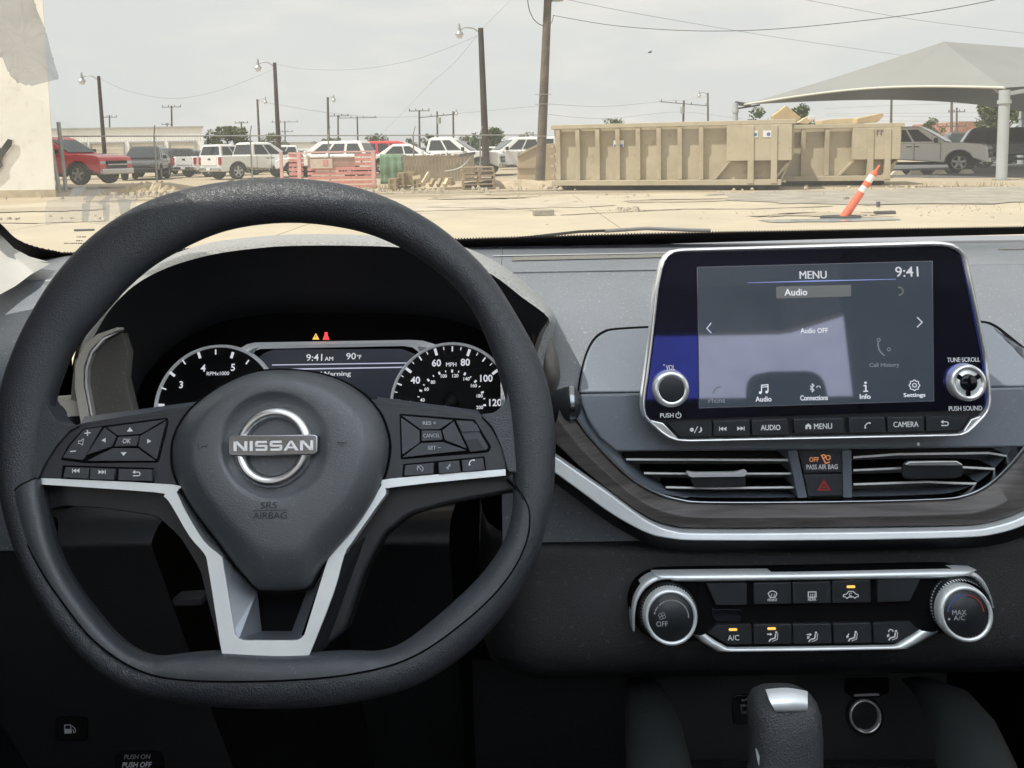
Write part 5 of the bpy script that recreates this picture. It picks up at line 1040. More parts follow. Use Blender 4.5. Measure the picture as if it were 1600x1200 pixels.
# rubble, stones, low dirt banks
M_STONE = mat('pale rubble', (0.42, 0.36, 0.28), 0.95, bump=(40, .01), var=(8, .25)); M_DKSTONE = mat('dark debris', (0.10, 0.10, 0.11), 0.9, var=(8, .3))
def rocks(b, x, y, n, sx, sy, s0, s1, z=0.0):
    for i in range(n):
        s = rn(s0, s1); c = V((x+rnd.gauss(0, sx), y+rnd.gauss(0, sy), z+s*.25)); vs = []
        for k in range(6): a = 2*PI*k/6; vs.append(c+V((s*rn(.6, 1)*math.cos(a), s*rn(.6, 1)*math.sin(a), -s*.3)))
        for k in range(5): a = 2*PI*k/5+.3; vs.append(c+V((s*rn(.3, .6)*math.cos(a), s*rn(.3, .6)*math.sin(a), s*rn(.2, .6))))
        b.add(vs, [(10, 9, 8, 7, 6)][::-1]+[(k, (k+1) % 6, 6+(k % 5)) for k in range(6)]+[((k+1) % 6, 6+((k+1) % 5), 6+(k % 5)) for k in range(5)])
b = MB()
for (x, y, n, sx, sy, s0, s1) in [(-8, 24, 60, 3, .8, .03, .12), (-10.5, 24.6, 30, .7, .4, .05, .2), (0, 25, 60, 3, .7, .03, .13), (2.2, 15.1, 16, .2, .1, .03, .12), (5.5, 20.4, 50, 3, .5, .02, .08), (8, 13.5, 40, 3, .7, .015, .05), (12, 22, 40, 3, .7, .03, .1), (-9.5, 15.5, 20, 1, .3, .02, .07), (-5.5, 24.5, 40, 1.2, .4, .06, .22), (1, 27.5, 40, 1.5, .5, .05, .18)]: rocks(b, x, y, n, sx, sy, s0, s1, .05)
o = b.build('rubble', M_STONE); o['kind'] = 'stuff'
def bank(name, x0, x1, y, h, d, m):
    b = MB(); N = 24; rg = []
    for k in range(7):
        t = k/6; rg.append([(x0+(x1-x0)*i/N, y+d*(t-.5)*2+rn(-.1, .1), max(0, h*math.sin(PI*t)*(rn(.55, 1.15))*min(1, 4*min(i/N, 1-i/N)+.1))) for i in range(N+1)])
    b.loft(rg, closed=False, smooth=False); return struct(name, b, m)
bank('dirt_bank', -11.6, -7.2, 30.5, .35, .9, M_CRACK); bank('dirt_bank', -13.2, -11.2, 27.0, .40, .5, mat('sand bank', (0.44, 0.36, 0.25), .95, bump=(5, .03), var=(2, .2))); bank('dirt_bank', -4, 3.5, 27.3, .28, .8, MATS['sand bank'])
# dry weeds
M_WEED = mat('dry weeds', (0.30, 0.25, 0.11), .9, var=(5, .4)); b = MB()
for i in range(900):
    cx, cy, sx = rnd.choice([(0.6, 27.6, .7), (1.1, 29, .5), (-12.6, 25.4, .5), (9.5, 13.8, 2.2), (2.6, 26, .4), (11, 14.6, 2.0), (-4.3, 26.6, .5), (13, 22, 2)]); x, y = rnd.gauss(cx, sx), rnd.gauss(cy, .35); h = rn(.04, .22) if cy > 16 else rn(.02, .07); a = rn(0, PI); l = V((math.cos(a), math.sin(a), 0))*rn(.006, .02); tp = V((x+rn(-.1, .1), y+rn(-.1, .1), h+.05))
    b.add([V((x, y, .03))-l, V((x, y, .03))+l, tp], [(0, 1, 2)])
o = b.build('dry_weeds', M_WEED); o['kind'] = 'stuff'

# ---------------------------------------------------------------- the own car's bonnet and wipers beyond the glass
bon = thing('car_bonnet', 'grey bonnet of the own car just beyond the windshield', 'car bonnet', loc=(0.22, 1.9, 0.95))
M_BON = mat('grey car paint', (0.25, 0.26, 0.27), 0.3, coat=0.6)
b = MB(); rg = []
for i in range(9):
    y = 1.40+i*0.16; rg.append([(0.22+(k/12-.5)*1.5, y, 1.2-y*(.0965+.05*abs((0.22+(k/12-.5)*1.5)/y-.18))) for k in range(13)])
b.loft(rg, closed=False); local(b, bon).build('bonnet_skin', M_BON, bon)
wp = thing('wiper', 'black wiper arm lying along the foot of the windshield', 'wiper', loc=tuple(dep(950, 362, 1.24)))
b = MB(); b.tube([dep(770, 377, 1.2), dep(860, 367, 1.2), dep(905, 362, 1.22), dep(945, 360.5, 1.23)], .0024); local(b, wp).build('wiper_blade', M_FRIT, wp)
b = MB(); b.tube([dep(945, 361, 1.26), dep(1010, 356.8, 1.27), dep(1080, 359.6, 1.27), dep(1110, 360, 1.27)], .0032); local(b, wp).build('wiper_arm', mat('wiper grey', (.2, .2, .2), .5), wp)

# ---------------------------------------------------------------- buildings
M_STUCCO = mat('cream painted wall', (0.85, 0.83, 0.77), 0.85, bump=(25, .004), var=(1.1, .06), dust=(3, .25, (.55, .49, .38)))
xw = at(87, 300, 25.5).x
bl_ = thing('white_building', 'cream white building wall at the far left edge', 'building', loc=(xw-6, 30, 0))
b = MB(); b.prism([(xw, 25.5), (xw-14, 25.5), (xw-20, 36), (xw*36/25.5-.4, 36)], 0, 8.4); local(b, bl_).build('wall', M_STUCCO, bl_, .02)
b = MB(); b.box((xw-7.0, 25.49, .12), (14.02, .05, .24)); local(b, bl_).build('wall_base', mat('stained wall foot', (.48, .41, .29), .9, var=(2, .3)), bl_)
M_SIGN = mat('dark sign letter', (0.05, 0.05, 0.05), .5); M_SIGNW = mat('sign outline', (.8, .8, .78), .5)
FL = Frame(0, 240, 25.0/ray(0, 240).y, 0); FL.o = at(0, 240, 25.44); FL.ez = V((0, -1, 0)); FL.ex = V((1, 0, 0)); FL.ey = V((0, 0, 1)); FL.M = Matrix.Translation(FL.o) @ Matrix((FL.ex, FL.ey, FL.ez)).transposed().to_4x4()
sg = thing('wall_sign', 'dark letter fragment of a sign on the cream wall', 'sign', frame=FL)
LT = [[(-30, 262), (-14, 232), (2, 231), (12, 217), (19, 219), (17.5, 227), (3, 246), (1, 252), (3, 260), (-2, 266), (-30, 290)]]
for pl, w, m, nm in ((LT[0], .04, M_SIGN, 'sign_letter'),): plate(nm, pl, 0, w, m, sg, FL, 0.004)
b = MB(); q = FL.pts(LT[0], .02); c0 = (sum(u for u, v in q)/len(q), sum(v for u, v in q)/len(q)); b.prism([(c0[0]+(u-c0[0])*1.08, c0[1]+(v-c0[1])*1.08) for u, v in q], 0, .02); b.build('letter_outline', M_SIGNW, sg)
# long metal shed with four bay doors
Ys = 88.0
def sx(px): return at(px, 240, Ys).x
def szz(px, py): return at(px, py, Ys).z
M_SHED = mat('pale metal siding', (0.86, 0.86, 0.82), .6, bump=(2, .01), var=(.4, .05)); M_SHEDT = mat('shed trim', (.40, .41, .40), .6); M_BAY = mat('bay door', (.60, .56, .46), .6, var=(.6, .08))
shd = thing('metal_shed', 'long pale metal shed with four bay doors behind the fence', 'building', loc=((sx(60)+sx(318))/2, Ys+6, 0))
x0, x1, ztop = sx(55), sx(318), szz(200, 201); PLN = [(x0, Ys), (x1, Ys), (x1*(Ys+12)/Ys-.3, Ys+12), (x0*(Ys+12)/Ys, Ys+12)]
b = MB(); b.prism(PLN, 0, ztop); local(b, shd).build('wall', M_SHED, shd)
b = MB(); b.prism([(PLN[0][0], Ys-.2), (x1+.2, Ys-.2), PLN[2], PLN[3]], ztop+.002, ztop+.16); local(b, shd).build('roof', M_SHEDT, shd)
for d0, d1 in ((90, 134), (144, 193), (206, 254), (267, 305)):
    a, c, zt = sx(d0), sx(d1), szz(200, 224); b = MB()
    for k in range(8): b.box(((a+c)/2, Ys-.05, zt*(k+.5)/8), (c-a, .10, zt/8-.03))
    dr = local(b, shd).build('bay_door', M_BAY, shd); b = MB()
    b.box((a-.1, Ys-.08, zt/2), (.14, .18, zt)); b.box((c+.1, Ys-.08, zt/2), (.14, .18, zt)); b.box(((a+c)/2, Ys-.08, zt+.1), (c-a+.34, .2, .2)); local(b, shd).build('frame', M_SHEDT, dr)
for j in range(46):
    x = x0+.3+j*(x1-x0-.6)/45; b = MB(); 
b = MB()
for j in range(60): b.box((x0+.3+j*(x1-x0-.6)/59, Ys-.03, (szz(200, 223)+ztop)/2), (.04, .025, ztop-szz(200, 223)-.1))
o = local(b, shd).build('siding_rib', M_SHED, shd); o['kind'] = 'stuff'
def low_building(label, px0, px1, pyt, Y, d, wc, rc, pitch=0):
    xa, xb = at(px0, 240, Y).x, at(px1, 240, Y).x; z = at((px0+px1)/2, pyt, Y).z; t = thing('low_building', label, 'building', loc=((xa+xb)/2, Y+d/2, 0)); hz_ = z-pitch
    b = MB(); b.box(((xa+xb)/2, Y+d/2, hz_/2), (xb-xa, d, hz_)); w = local(b, t).build('wall', wc, t)
    b = MB()
    if pitch: b.prism([(xa-.3, hz_), (xb+.3, hz_), (xb-(xb-xa)*.2, z), (xa+(xb-xa)*.2, z)], Y-.3, Y+d+.3, ax=1)
    else: b.box(((xa+xb)/2, Y+d/2, z+.08), (xb-xa+.4, d+.4, .22))
    local(b, t).build('roof', rc, t)
    nw = max(2, int((xb-xa)/4))
    for k in range(nw):
        xx = xa+(xb-xa)*(k+.5)/nw; b = MB(); b.box((xx, Y-.04, hz_*.55), ((xb-xa)/nw*.4, .12, hz_*.3)); local(b, t).build('window', M_WIN, t)
    return t
M_WIN = mat('dark far window', (.06, .07, .08), .2)
low_building('low white flat roofed building beyond the white trucks', 425, 484, 224, 120, 10, M_SHED, M_SHEDT)
low_building('house with a brownish red hip roof beyond the canopy', 1486, 1530, 190, 110, 12, mat('tan wall', (.45, .38, .3), .8), mat('red roof', (.33, .17, .12), .8, var=(1, .2)), 2)
low_building('low pale building far off behind the parked cars', 770, 850, 222, 150, 10, M_SHED, M_SHEDT)

# ---------------------------------------------------------------- poles, lamps, wires
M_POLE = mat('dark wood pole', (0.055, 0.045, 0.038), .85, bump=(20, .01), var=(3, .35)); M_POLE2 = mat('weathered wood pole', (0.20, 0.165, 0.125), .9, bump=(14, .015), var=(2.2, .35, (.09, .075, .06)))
M_GALV = mat('galvanised steel', (.38, .39, .39), .5, metal=.5, var=(8, .12)); M_WIRE = mat('dark wire', (.05, .05, .055), .6); M_GREYBOX = mat('grey equipment', (.36, .38, .36), .5); M_INS = mat('insulator', (.10, .07, .06), .3)
M_LAMP = mat('lamp glass', (.7, .72, .7), .3)
def pole(label, pxt, pyt, pxb, Y, r, m=M_POLE, lamp=0, arms=(), box=0, name='utility_pole', group=None, cat='pole', zb=0.0):
    top, bx = at(pxt, pyt, Y), at(pxb, 255, Y).x; h = top.z; t = thing(name, label, cat, loc=(bx, Y, zb), group=group)
    b = MB(); n = 10; b.cyl((bx, Y, zb), tuple(top), r*1.15, r*.8, n); local(b, t).build('post', m, t)
    for (dz, L, tilt) in arms:
        c = V((bx+(top.x-bx)*(top.z-dz)/top.z, Y, top.z-dz)); b = MB(); b.bar(c+V((-L/2, 0, -tilt*L/2)), c+V((L/2, 0, tilt*L/2)), .075, .09); a = local(b, t).build('crossarm', m, t)
        for s in (-.46, -.16, .16, .46):
            b = MB(); q = c+V((s*L, 0, tilt*L*s+.06)); b.cyl(q, q+V((0, 0, .22)), .05, .06, 6); local(b, t).build('insulator', M_INS, a)
    if lamp:
        s = -1 if lamp < 0 else 1; L = abs(lamp); p0 = top+V((0, 0, -.25)); b = MB(); b.tube([p0, p0+V((s*L*.35, 0, .26)), p0+V((s*L*.75, 0, .30)), p0+V((s*L, 0, .16))], .035, 6); ar = local(b, t).build('lamp_arm', M_GALV, t)
        e = p0+V((s*L, 0, .14)); b = MB(); b.cyl(e+V((0, 0, -.02)), e+V((0, 0, .34)), .09, .04, 10); b.cyl(e+V((0, 0, -.18)), e+V((0, 0, -.02)), .22, .12, 12); hd = local(b, t).build('lamp_head', M_GALV, t)
        b = MB(); b.cyl(e+V((0, 0, -.36)), e+V((0, 0, -.18)), .12, .18, 12); local(b, t).build('lamp_glass', M_LAMP, hd)
    if box:
        b = MB(); c = top+V((.25*box, -.2, -1.2)); b.cyl(c+V((0, 0, -.4)), c+V((0, 0, .4)), .24, .24, 12); local(b, t).build('transformer', M_GREYBOX, t)
    return t, top
P = {}
P['a'] = pole('thin dark wooden lamp pole before the metal shed', 154, 119, 165, 48, .115, lamp=-1.0, name='lamp_pole')
P['b'] = pole('black wooden lamp pole with lamp on its left, above the white pickups', 429, 98, 437, 46, .125, lamp=-.95, name='lamp_pole')
P['c'] = pole('dark brown wooden lamp pole with lamp on its left, behind the white crew cab pickup', 751, 44, 760, 40, .17, lamp=-1.05, name='lamp_pole', m=mat('brown wood pole', (.07, .05, .04), .85, bump=(18, .01), var=(2.5, .4, (.035, .03, .026))))
# nearest pole with transformer above the picture
Yn = 29.0; topn = at(860, -95, Yn); bn = V((at(843.5, 285, Yn).x, Yn, 0))
t = thing('utility_pole', 'thick weathered wooden utility pole beside the tan dumpster', 'pole', loc=tuple(bn)); b = MB(); b.cyl(bn, topn, .185, .125, 14); local(b, t).build('post', M_POLE2, t)
b = MB(); e = at(838, -4, Yn); b.box(e+V((0, -.2, .12)), (.40, .34, .42)); local(b, t).build('equipment_box', M_GREYBOX, t, .03)
b = MB(); e = at(871, 0, Yn); b.cyl(e+V((0, 0, -.02)), e+V((0, 0, .2)), .22, .12, 12); local(b, t).build('lamp_head', M_GALV, t)
b = MB(); b.tube([at(870, -2, Yn), at(860, 3, Yn), at(855, 8, Yn)], .03); local(b, t).build('lamp_arm', M_GALV, t)
b = MB(); b.tube(catmull([tuple(at(x, y, Yn-.1)) for x, y in ((823, -40), (825, 5), (832, 27), (843, 38), (853, 40))], 5, False), .016, 5); local(b, t).build('drop_cable', M_WIRE, t)
b = MB(); b.tube(catmull([tuple(at(x, y, Yn-.1)) for x, y in ((865, 24), (862, 35), (856, 39))], 5, False), .012, 5); local(b, t).build('drop_cable', M_WIRE, t)
b = MB()
for py in (148, 213, 163): b.cyl(at(848, py, Yn)+V((-.3, -.16, 0)), at(848, py, Yn)+V((.3, -.16, 0)), .012, .012, 5)
local(b, t).build('pole_bolt', M_GALV, t)
M_POLEF = mat('haze-paled far pole', (0.13, 0.12, 0.11), .9, var=(2, .3))  # paler wood tone stands in for distance haze
FAR = 'distant utility poles on the skyline'
far_list = [('distant pole with small crossarm behind the shed roof, beside the lamp pole', 171, 180, 172, 120, .16, ((.3, 2.2, 0),), 0), ('distant pole with crossarm above the right part of the shed roof', 268, 165, 269, 110, .17, ((.2, 2.6, 0),), 0),
 ('tiny distant pole with crossarm at the shed roof edge', 261, 192, 261, 150, .16, ((.3, 2, 0),), 0),
 ('distant pole with crossarm right of the round tree', 377, 190, 378, 120, .17, ((.2, 2, 0),), 0), ('slim lamp pole left of the black wooden pole', 402, 155, 407, 80, .16, (), .8), ('pale distant pole with double crossarm right of the black pole', 445, 189, 446, 150, .17, ((.2, 5, 0), (2.0, 3, 0)), 0),
 ('grey wooden pole with a small lamp above the red screen', 512, 152, 514, 75, .17, (), .55), ('distant pole with crossarm just right of the grey lamp pole', 528, 180, 529, 110, .17, ((.1, 3.0, 0),), 0), ('distant pole with wide crossarm above the red car', 558, 182, 560, 120, .17, ((.2, 5.8, 0),), 0),
 ('dark distant pole with crossarm left of the crew cab', 655, 172, 656, 100, .18, ((.1, 2.6, 0),), 0), ('distant pole with crossarm and transformer above the crew cab', 683, 174, 684, 105, .18, ((.6, 5.0, .08),), 1), ('distant bare pole right of the transformer pole', 708, 174, 709, 95, .17, (), .4),
 ('leaning distant pole with crossarm behind the left dumpster', 1068.5, 157, 1066, 100, .20, ((.4, 6, -.1),), -1), ('thin grey street lamp pole behind the left dumpster', 1106, 145, 1106.5, 85, .14, (), -.9),
 ('dark pole seen under the canopy edge', 1393, 153, 1391, 75, .16, (), 0), ('pole seen under the canopy beside the red roof', 1487, 158, 1486, 80, .18, ((2.5, 3, 0),), 0), ('small pole beside the red roof under the canopy', 1495, 168, 1494, 95, .16, ((.5, 2, 0),), 0)]
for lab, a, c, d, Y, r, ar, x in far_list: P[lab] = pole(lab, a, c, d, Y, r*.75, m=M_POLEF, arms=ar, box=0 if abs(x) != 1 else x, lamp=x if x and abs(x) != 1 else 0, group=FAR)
def wire(label, pts, r=.02, group=None):
    c = [tuple(at(*p)) for p in pts]; t = thing('overhead_wire', label, 'wire', loc=c[0], group=group); b = MB(); b.tube(catmull(c, 8, False), r*.75, 4); local(b, t).build('cable', M_WIRE, t); return t
WG = 'overhead wires'
wire('dark thick overhead wire running from the near pole to the upper right corner', [(864, 24, 28.9), (960, 40, 27), (1080, 48, 25), (1200, 46, 23), (1350, 32, 21.5), (1480, 14, 20.3), (1600, -10, 19)], .013, WG)
M_WIREP = mat('pale wire', (.22, .23, .24), .6)
def wirep(*a): t = wire(*a); t.children[0].data.materials[0] = M_WIREP
wirep('upper faint wire crossing the sky above the canopy', [(1240, -4, 30), (1400, 26, 33), (1500, 40, 36), (1620, 54, 39)], .011, WG)
wirep('lower faint wire descending behind the thick one towards the canopy', [(880, -2, 30), (1000, 22, 33), (1200, 56, 40), (1330, 75, 45), (1420, 88, 50)], .012, WG)
wirep('sagging wire between the two dark lamp poles', [(430, 100, 46), (480, 108, 45), (560, 108, 43.5), (640, 95, 42), (700, 75, 41), (748, 55, 40)], .010, WG)
wirep('wire sagging between the left lamp pole and the black pole', [(155, 122, 48), (200, 142, 48), (270, 154, 47), (340, 142, 47), (400, 120, 46.5), (428, 108, 46)], .010, WG)
wirep('guy wire slanting down leftwards from the brown lamp pole', [(750, 50, 40), (710, 98, 44), (670, 133, 48), (640, 165, 52), (600, 205, 58)], .009, WG)
wirep('thin wire rising right from the near pole top to the picture edge', [(752, 46, 40), (790, 8, 35), (810, -12, 32)], .008, WG)
wirep('far wire along the skyline from the slim lamp pole to the near pole', [(404, 158, 80), (512, 176, 78), (600, 183, 90), (684, 180, 105), (845, 165, 90)], .022, WG)
wirep('far wire from the near pole to the leaning pole', [(850, 162, 60), (950, 166, 75), (1050, 157, 98), (1068, 157, 100), (1106, 150, 88)], .018, WG)
wirep('lower far wire from the near pole to the leaning pole', [(850, 178, 60), (950, 185, 75), (1066, 175, 100), (1160, 186, 110)], .018, WG)
for k, (y0, y1) in enumerate(((170, 160), (178, 176), (181, 183), (188, 190))): wirep(('top', 'second', 'third', 'lowest')[k]+' of four far wires seen under the canopy', [(1290, y0, 95), (1390, (y0+y1)/2, 92), (1560, y1, 88)], .018, WG)
# clamp on the guy wire
t = thing('wire_clamp', 'small white clamp on the slanting guy wire', 'clamp', loc=tuple(at(672, 131, 47.9))); b = MB(); c = at(672, 131, 47.9); b.bar(c+V((-.13, 0, -.10)), c+V((.13, 0, .10)), .09, .09); local(b, t).build('clamp_body', M_LAMP, t)
bd = thing('bird', 'small dark bird flying in the sky above the dumpster', 'bird', loc=tuple(at(1015, 82, 40))); c = at(1015, 82, 40); b = MB(); b.loft([[c+V((x, r*math.cos(a), r*math.sin(a))) for a in [2*PI*k/8 for k in range(8)]] for x, r in ((-.1, .004), (-.05, .03), (.02, .035), (.08, .02), (.12, .003))]); b.add([c, c+V((.05, .0, .02)), c+V((.12, .3, .10)), c+V((0, .28, .08))], [(0, 1, 2, 3)]); b.add([c, c+V((.05, .0, .02)), c+V((.10, -.3, .07)), c+V((0, -.28, .05))], [(3, 2, 1, 0)]); local(b, bd).build('body', M_WIRE, bd)
# ---------------------------------------------------------------- vehicles
def paint(name, c, r=.28): return mat('paint '+name, c, r, spec=.5, coat=.5, dust=(1.5, .12, (.4, .36, .3)))
PW, PR, PB, PG, PT, PN = paint('white', (.80, .80, .78)), paint('red', (.72, .05, .06)), paint('black', (.03, .032, .036)), paint('grey', (.14, .145, .15)), paint('beige', (.90, .89, .86)), paint('navy', (.03, .05, .09))
M_VGLASS = mat('vehicle glass', (.035, .045, .05), .05, spec=.6); M_TYRE = mat('tyre rubber', (.025, .025, .026), .85, bump=(30, .01)); M_RIM = mat('alloy rim', (.5, .51, .52), .35, metal=.8); M_VBLK = mat('vehicle black trim', (.02, .02, .022), .55)
M_TAIL = mat('tail lamp', (.40, .02, .03), .2); M_HEAD = mat('head lamp', (.6, .62, .62), .1); M_VCHR = mat('vehicle chrome', (.6, .6, .6), .2, metal=.9)
def vehicle(kind, pm, loc, rz, label, group=None, name=None, sc=1.0, rimm=M_RIM):
    """x forward, built around the middle of its wheelbase on the ground"""
    t = thing(name or {'pickup': 'pickup_truck', 'suv': 'parked_suv', 'sedan': 'parked_car'}[kind], label, {'pickup': 'pickup truck', 'suv': 'suv', 'sedan': 'car'}[kind], loc=loc, rz=rz, group=group); t.scale = (sc,)*3
    if kind == 'pickup': L, Wd, Ht, belt, hood, wr, wb = 5.75, 2.0, 1.95, 1.24, 1.22, .42, 1.85
    elif kind == 'suv': L, Wd, Ht, belt, hood, wr, wb = 4.9, 1.95, 1.80, 1.12, 1.05, .38, 1.45
    else: L, Wd, Ht, belt, hood, wr, wb = 4.7, 1.82, 1.45, .92, .86, .33, 1.38
    f, r = L/2, -L/2; lo = .42 if kind != 'sedan' else .26
    def archpts(xc): R = wr+.09; return [(xc+R*math.cos(a), wr+R*math.sin(a)) for a in [PI*k/8 for k in range(9)] if wr+R*math.sin(a) > lo]
    prof = [(r+.02, lo+.1), (r, belt-.25), (r+.05, belt), (f-1.5, belt)]+([(f-1.1, hood+.02), (f-.30, hood-.05), (f-.05, hood-.14)] if kind == 'pickup' else [(f-1.1, hood+.02), (f-.25, hood-.10), (f-.04, hood-.22)])+[(f, lo+.22), (f-.08, lo)]
    prof += archpts(wb)+archpts(-wb)+[(r+.1, lo)]
    b = MB(); b.prism(prof, -Wd/2, Wd/2, ax=1); body = b.build('body', pm, t, .07*(.8 if kind == 'sedan' else 1), 3, ang=28)
    # cabin
    if kind == 'pickup': xb = (-.95, f-1.5+.05); xt = (-.80, f-2.45)
    elif kind == 'suv': xb = (r+.10, f-1.30); xt = (r+.45, f-2.25)
    else: xb = (r+.75, f-1.25); xt = (r+1.45, f-2.15)
    yb, yt = Wd/2-.05, Wd/2-.24
    def rect(z, x0, x1, y): return [(x0, -y, z), (x1, -y, z), (x1, y, z), (x0, y, z)]
    b = MB(); b.loft([rect(belt-.04, xb[0], xb[1], yb), rect(Ht-.07, xt[0], xt[1], yt), rect(Ht, xt[0]+.12, xt[1]-.18, yt-.12)], smooth=False, cap1=True); b.build('cabin', pm, t, .03, 2)
    def lerp3(a, c, s): return tuple(a[i]+(c[i]-a[i])*s for i in range(3))
    def side_pt(s, h, y): # s 0..1 from rear to front, h 0..1 from belt to roof
        a = lerp3((xb[0], yb, belt), (xt[0], yt, Ht-.07), h); c = lerp3((xb[1], yb, belt), (xt[1], yt, Ht-.07), h); p = lerp3(a, c, s); return (p[0], y*(p[1]+.012), p[2])
    cuts = {'pickup': [(.07, .45), (.49, .80)], 'suv': [(.06, .30), (.34, .58), (.62, .84)], 'sedan': [(.14, .50), (.53, .80)]}[kind]
    for y in (1, -1):
        for a, c in cuts:
            b = MB(); q = [side_pt(a, .10, y), side_pt(c, .10, y), side_pt(min(c, .9), .88, y), side_pt(a+.02, .88, y)]; b.add(q, [(0, 1, 2, 3) if y < 0 else (3, 2, 1, 0)]); b.build('side_window', M_VGLASS, t)
        b = MB(); qs = [side_pt(.86, .10, y), side_pt(.97, .08, y), side_pt(.90, .60, y)]
    def end_q(front):
        xB, xT = (xb[1], xt[1]) if front else (xb[0], xt[0]); s = 1 if front else -1; out = []
        for h, yy in ((.10, .88), (.10, -.88), (.90, -.86), (.90, .86)):
            p = lerp3((xB, yb, belt), (xT, yt, Ht-.07), h); out.append((p[0]+s*.012, p[1]*yy, p[2]+.006))
        return out
    for fr_, nm in ((True, 'front_window'), (False, 'rear_window')):
        b = MB(); b.add(end_q(fr_), [(0, 1, 2, 3) if not fr_ else (3, 2, 1, 0)]); b.build(nm, M_VGLASS, t)
    if kind == 'pickup':
        b = MB(); b.box(((r-.95)/2+.05, 0, belt-.02), (abs(r+.95)-.25, Wd-.35, .05)); b.build('bed_liner', M_VBLK, t)
    # wheels
    for x in (wb, -wb):
        for y in (1, -1):
            b = MB(); c = (x, y*(Wd/2-.14), wr); w = .13
            pr = [(wr*.62, -w), (wr*.9, -w), (wr, -w*.7), (wr, w*.7), (wr*.9, w), (wr*.62, w)]
            b.loft([[(c[0]+R*math.cos(2*PI*k/20), c[1]+h, c[2]+R*math.sin(2*PI*k/20)) for k in range(20)] for R, h in pr], cap0=True, cap1=True); wh = b.build('wheel', M_TYRE, t)
            b = MB(); yo = c[1]+y*(w+.004)
            b.loft([[(c[0]+R*math.cos(2*PI*k/20), yo-y*h, c[2]+R*math.sin(2*PI*k/20)) for k in range(20)] for R, h in ((wr*.64, 0), (wr*.60, .0), (wr*.57, .03))])
            for k in range(5):
                a = 2*PI*k/5+.3; d = V((math.cos(a), 0, math.sin(a))); n2 = V((-d.z, 0, d.x)); p0 = V((c[0], yo, c[2])); b.add([p0+n2*.05, p0-n2*.05, p0+d*wr*.58-n2*.045, p0+d*wr*.58+n2*.045], [(0, 1, 2, 3)])
            b.build('rim', rimm, wh)
            b = MB(); R = wr+.10; q0 = [(x+R*math.cos(PI*k/10), y*(Wd/2+.012), wr+R*math.sin(PI*k/10)) for k in range(11)]; q1 = [(x+(R-.07)*math.cos(PI*k/10), y*(Wd/2+.012), wr+(R-.07)*math.sin(PI*k/10)) for k in range(11)]; q2 = [(p[0], y*(Wd/2-.3), p[2]) for p in q1]
            b.loft([q0, q1, q2], closed=False); b.build('wheel_arch', M_VBLK, t)
    b = MB(); b.box((f-.02, 0, hood-.42), (.10, Wd*.62, .30)); gr = b.build('grille', M_VBLK, t, .02)
    b = MB(); b.box((f+.02, 0, hood-.42), (.06, Wd*.60, .04)); b.build('grille_bar', M_VCHR if kind == 'pickup' else pm, gr)
    b = MB(); b.box((f-.02, 0, lo+.10), (.22, Wd*.96, .24)); b.build('front_bumper', M_VBLK if kind != 'pickup' else M_VCHR, t, .05)
    b = MB(); b.box((r+.02, 0, lo+.12), (.22, Wd*.94, .20)); b.build('rear_bumper', M_VCHR if kind == 'pickup' else pm, t, .04)
    b = MB(); b.box((r-.10, 0, lo+.14), (.02, .36, .14)); b.build('number_plate', M_LAMP, t)
    if kind == 'pickup':
        b = MB(); b.box((r+.0, 0, (belt+lo)/2+.16), (.03, Wd*.66, .50)); b.build('tailgate', pm, t, .02); b = MB(); b.box((r-.03, 0, belt-.16), (.03, .22, .07)); b.build('tailgate_handle', M_VBLK, t)
    for y in (1, -1):
        b = MB(); b.box((f-.10, y*Wd*.40, hood-.38), (.16, Wd*.17, .20)); b.build('headlight', M_HEAD, t, .03)
        b = MB(); b.box((r+.02, y*(Wd/2-.08), belt-.26), (.12, .16, .40 if kind != 'sedan' else .2)); b.build('tail_light', M_TAIL, t, .02)
        xm = xb[1]-.42; b = MB(); b.box((xm, y*(Wd/2+.10), belt+.10), (.14, .20, .20)); b.build('mirror', M_VBLK if kind == 'pickup' else pm, t, .03)
        xd = (xb[0]+xb[1])/2
        for xx in (xd-.05, xb[1]-.25 if kind != 'sedan' else xb[1]-.35, xb[0]+.25):
            b = MB(); b.box((xx, y*(Wd/2+.001), (belt+lo)/2+.05), (.018, .012, (belt-lo)*.85)); b.build('door_seam', M_VBLK, t)
        for xx in (xd-.25, xb[1]-1.15):
            b = MB(); b.box((xx, y*(Wd/2+.015), belt-.15), (.20, .03, .04)); b.build('door_handle', M_VBLK, t)
        b = MB(); b.box((0, y*(Wd/2-.02), lo-.04), (2*wb-.95, .12, .08)); b.build('running_board', M_VBLK, t)
    return t
D = math.radians
VG = 'vehicles parked in the yard behind the fence'
def vput(px, Y, kind, pm, deg, label, zb=0.0, sc=1.0, name=None): return vehicle(kind, pm, (at(px, 250, Y).x, Y, zb), D(deg), label, VG, name, sc)
vput(84, 33, 'pickup', PR, -10, 'red lifted pickup behind the fence beside the cream building', .16, 1.0)
vput(120, 47, 'suv', PW, 20, 'white suv behind the red pickup')
vput(228, 45, 'suv', PB, -75, 'black boxy suv behind the fence, right of the red pickup', 0, 1.02)
vput(258, 52, 'suv', PB, -100, 'second black suv half hidden behind the boxy one')
vput(284, 58, 'suv', PG, -80, 'grey suv in the row left of the white pickups'); vput(303, 60, 'suv', PG, -95, 'dark grey suv next to the white pickups', 0, .95)
vput(347, 50, 'pickup', PW, 62, 'white pickup seen from behind, left of its twin'); vput(402, 44, 'pickup', PW, 52, 'white pickup seen from behind, beside the red screen')
vput(512, 44, 'suv', PW, 172, 'white suv half hidden behind the red screen', 0, 1.08)
vput(445, 58, 'pickup', PW, 200, 'white pickup behind the gap between screen and twins')
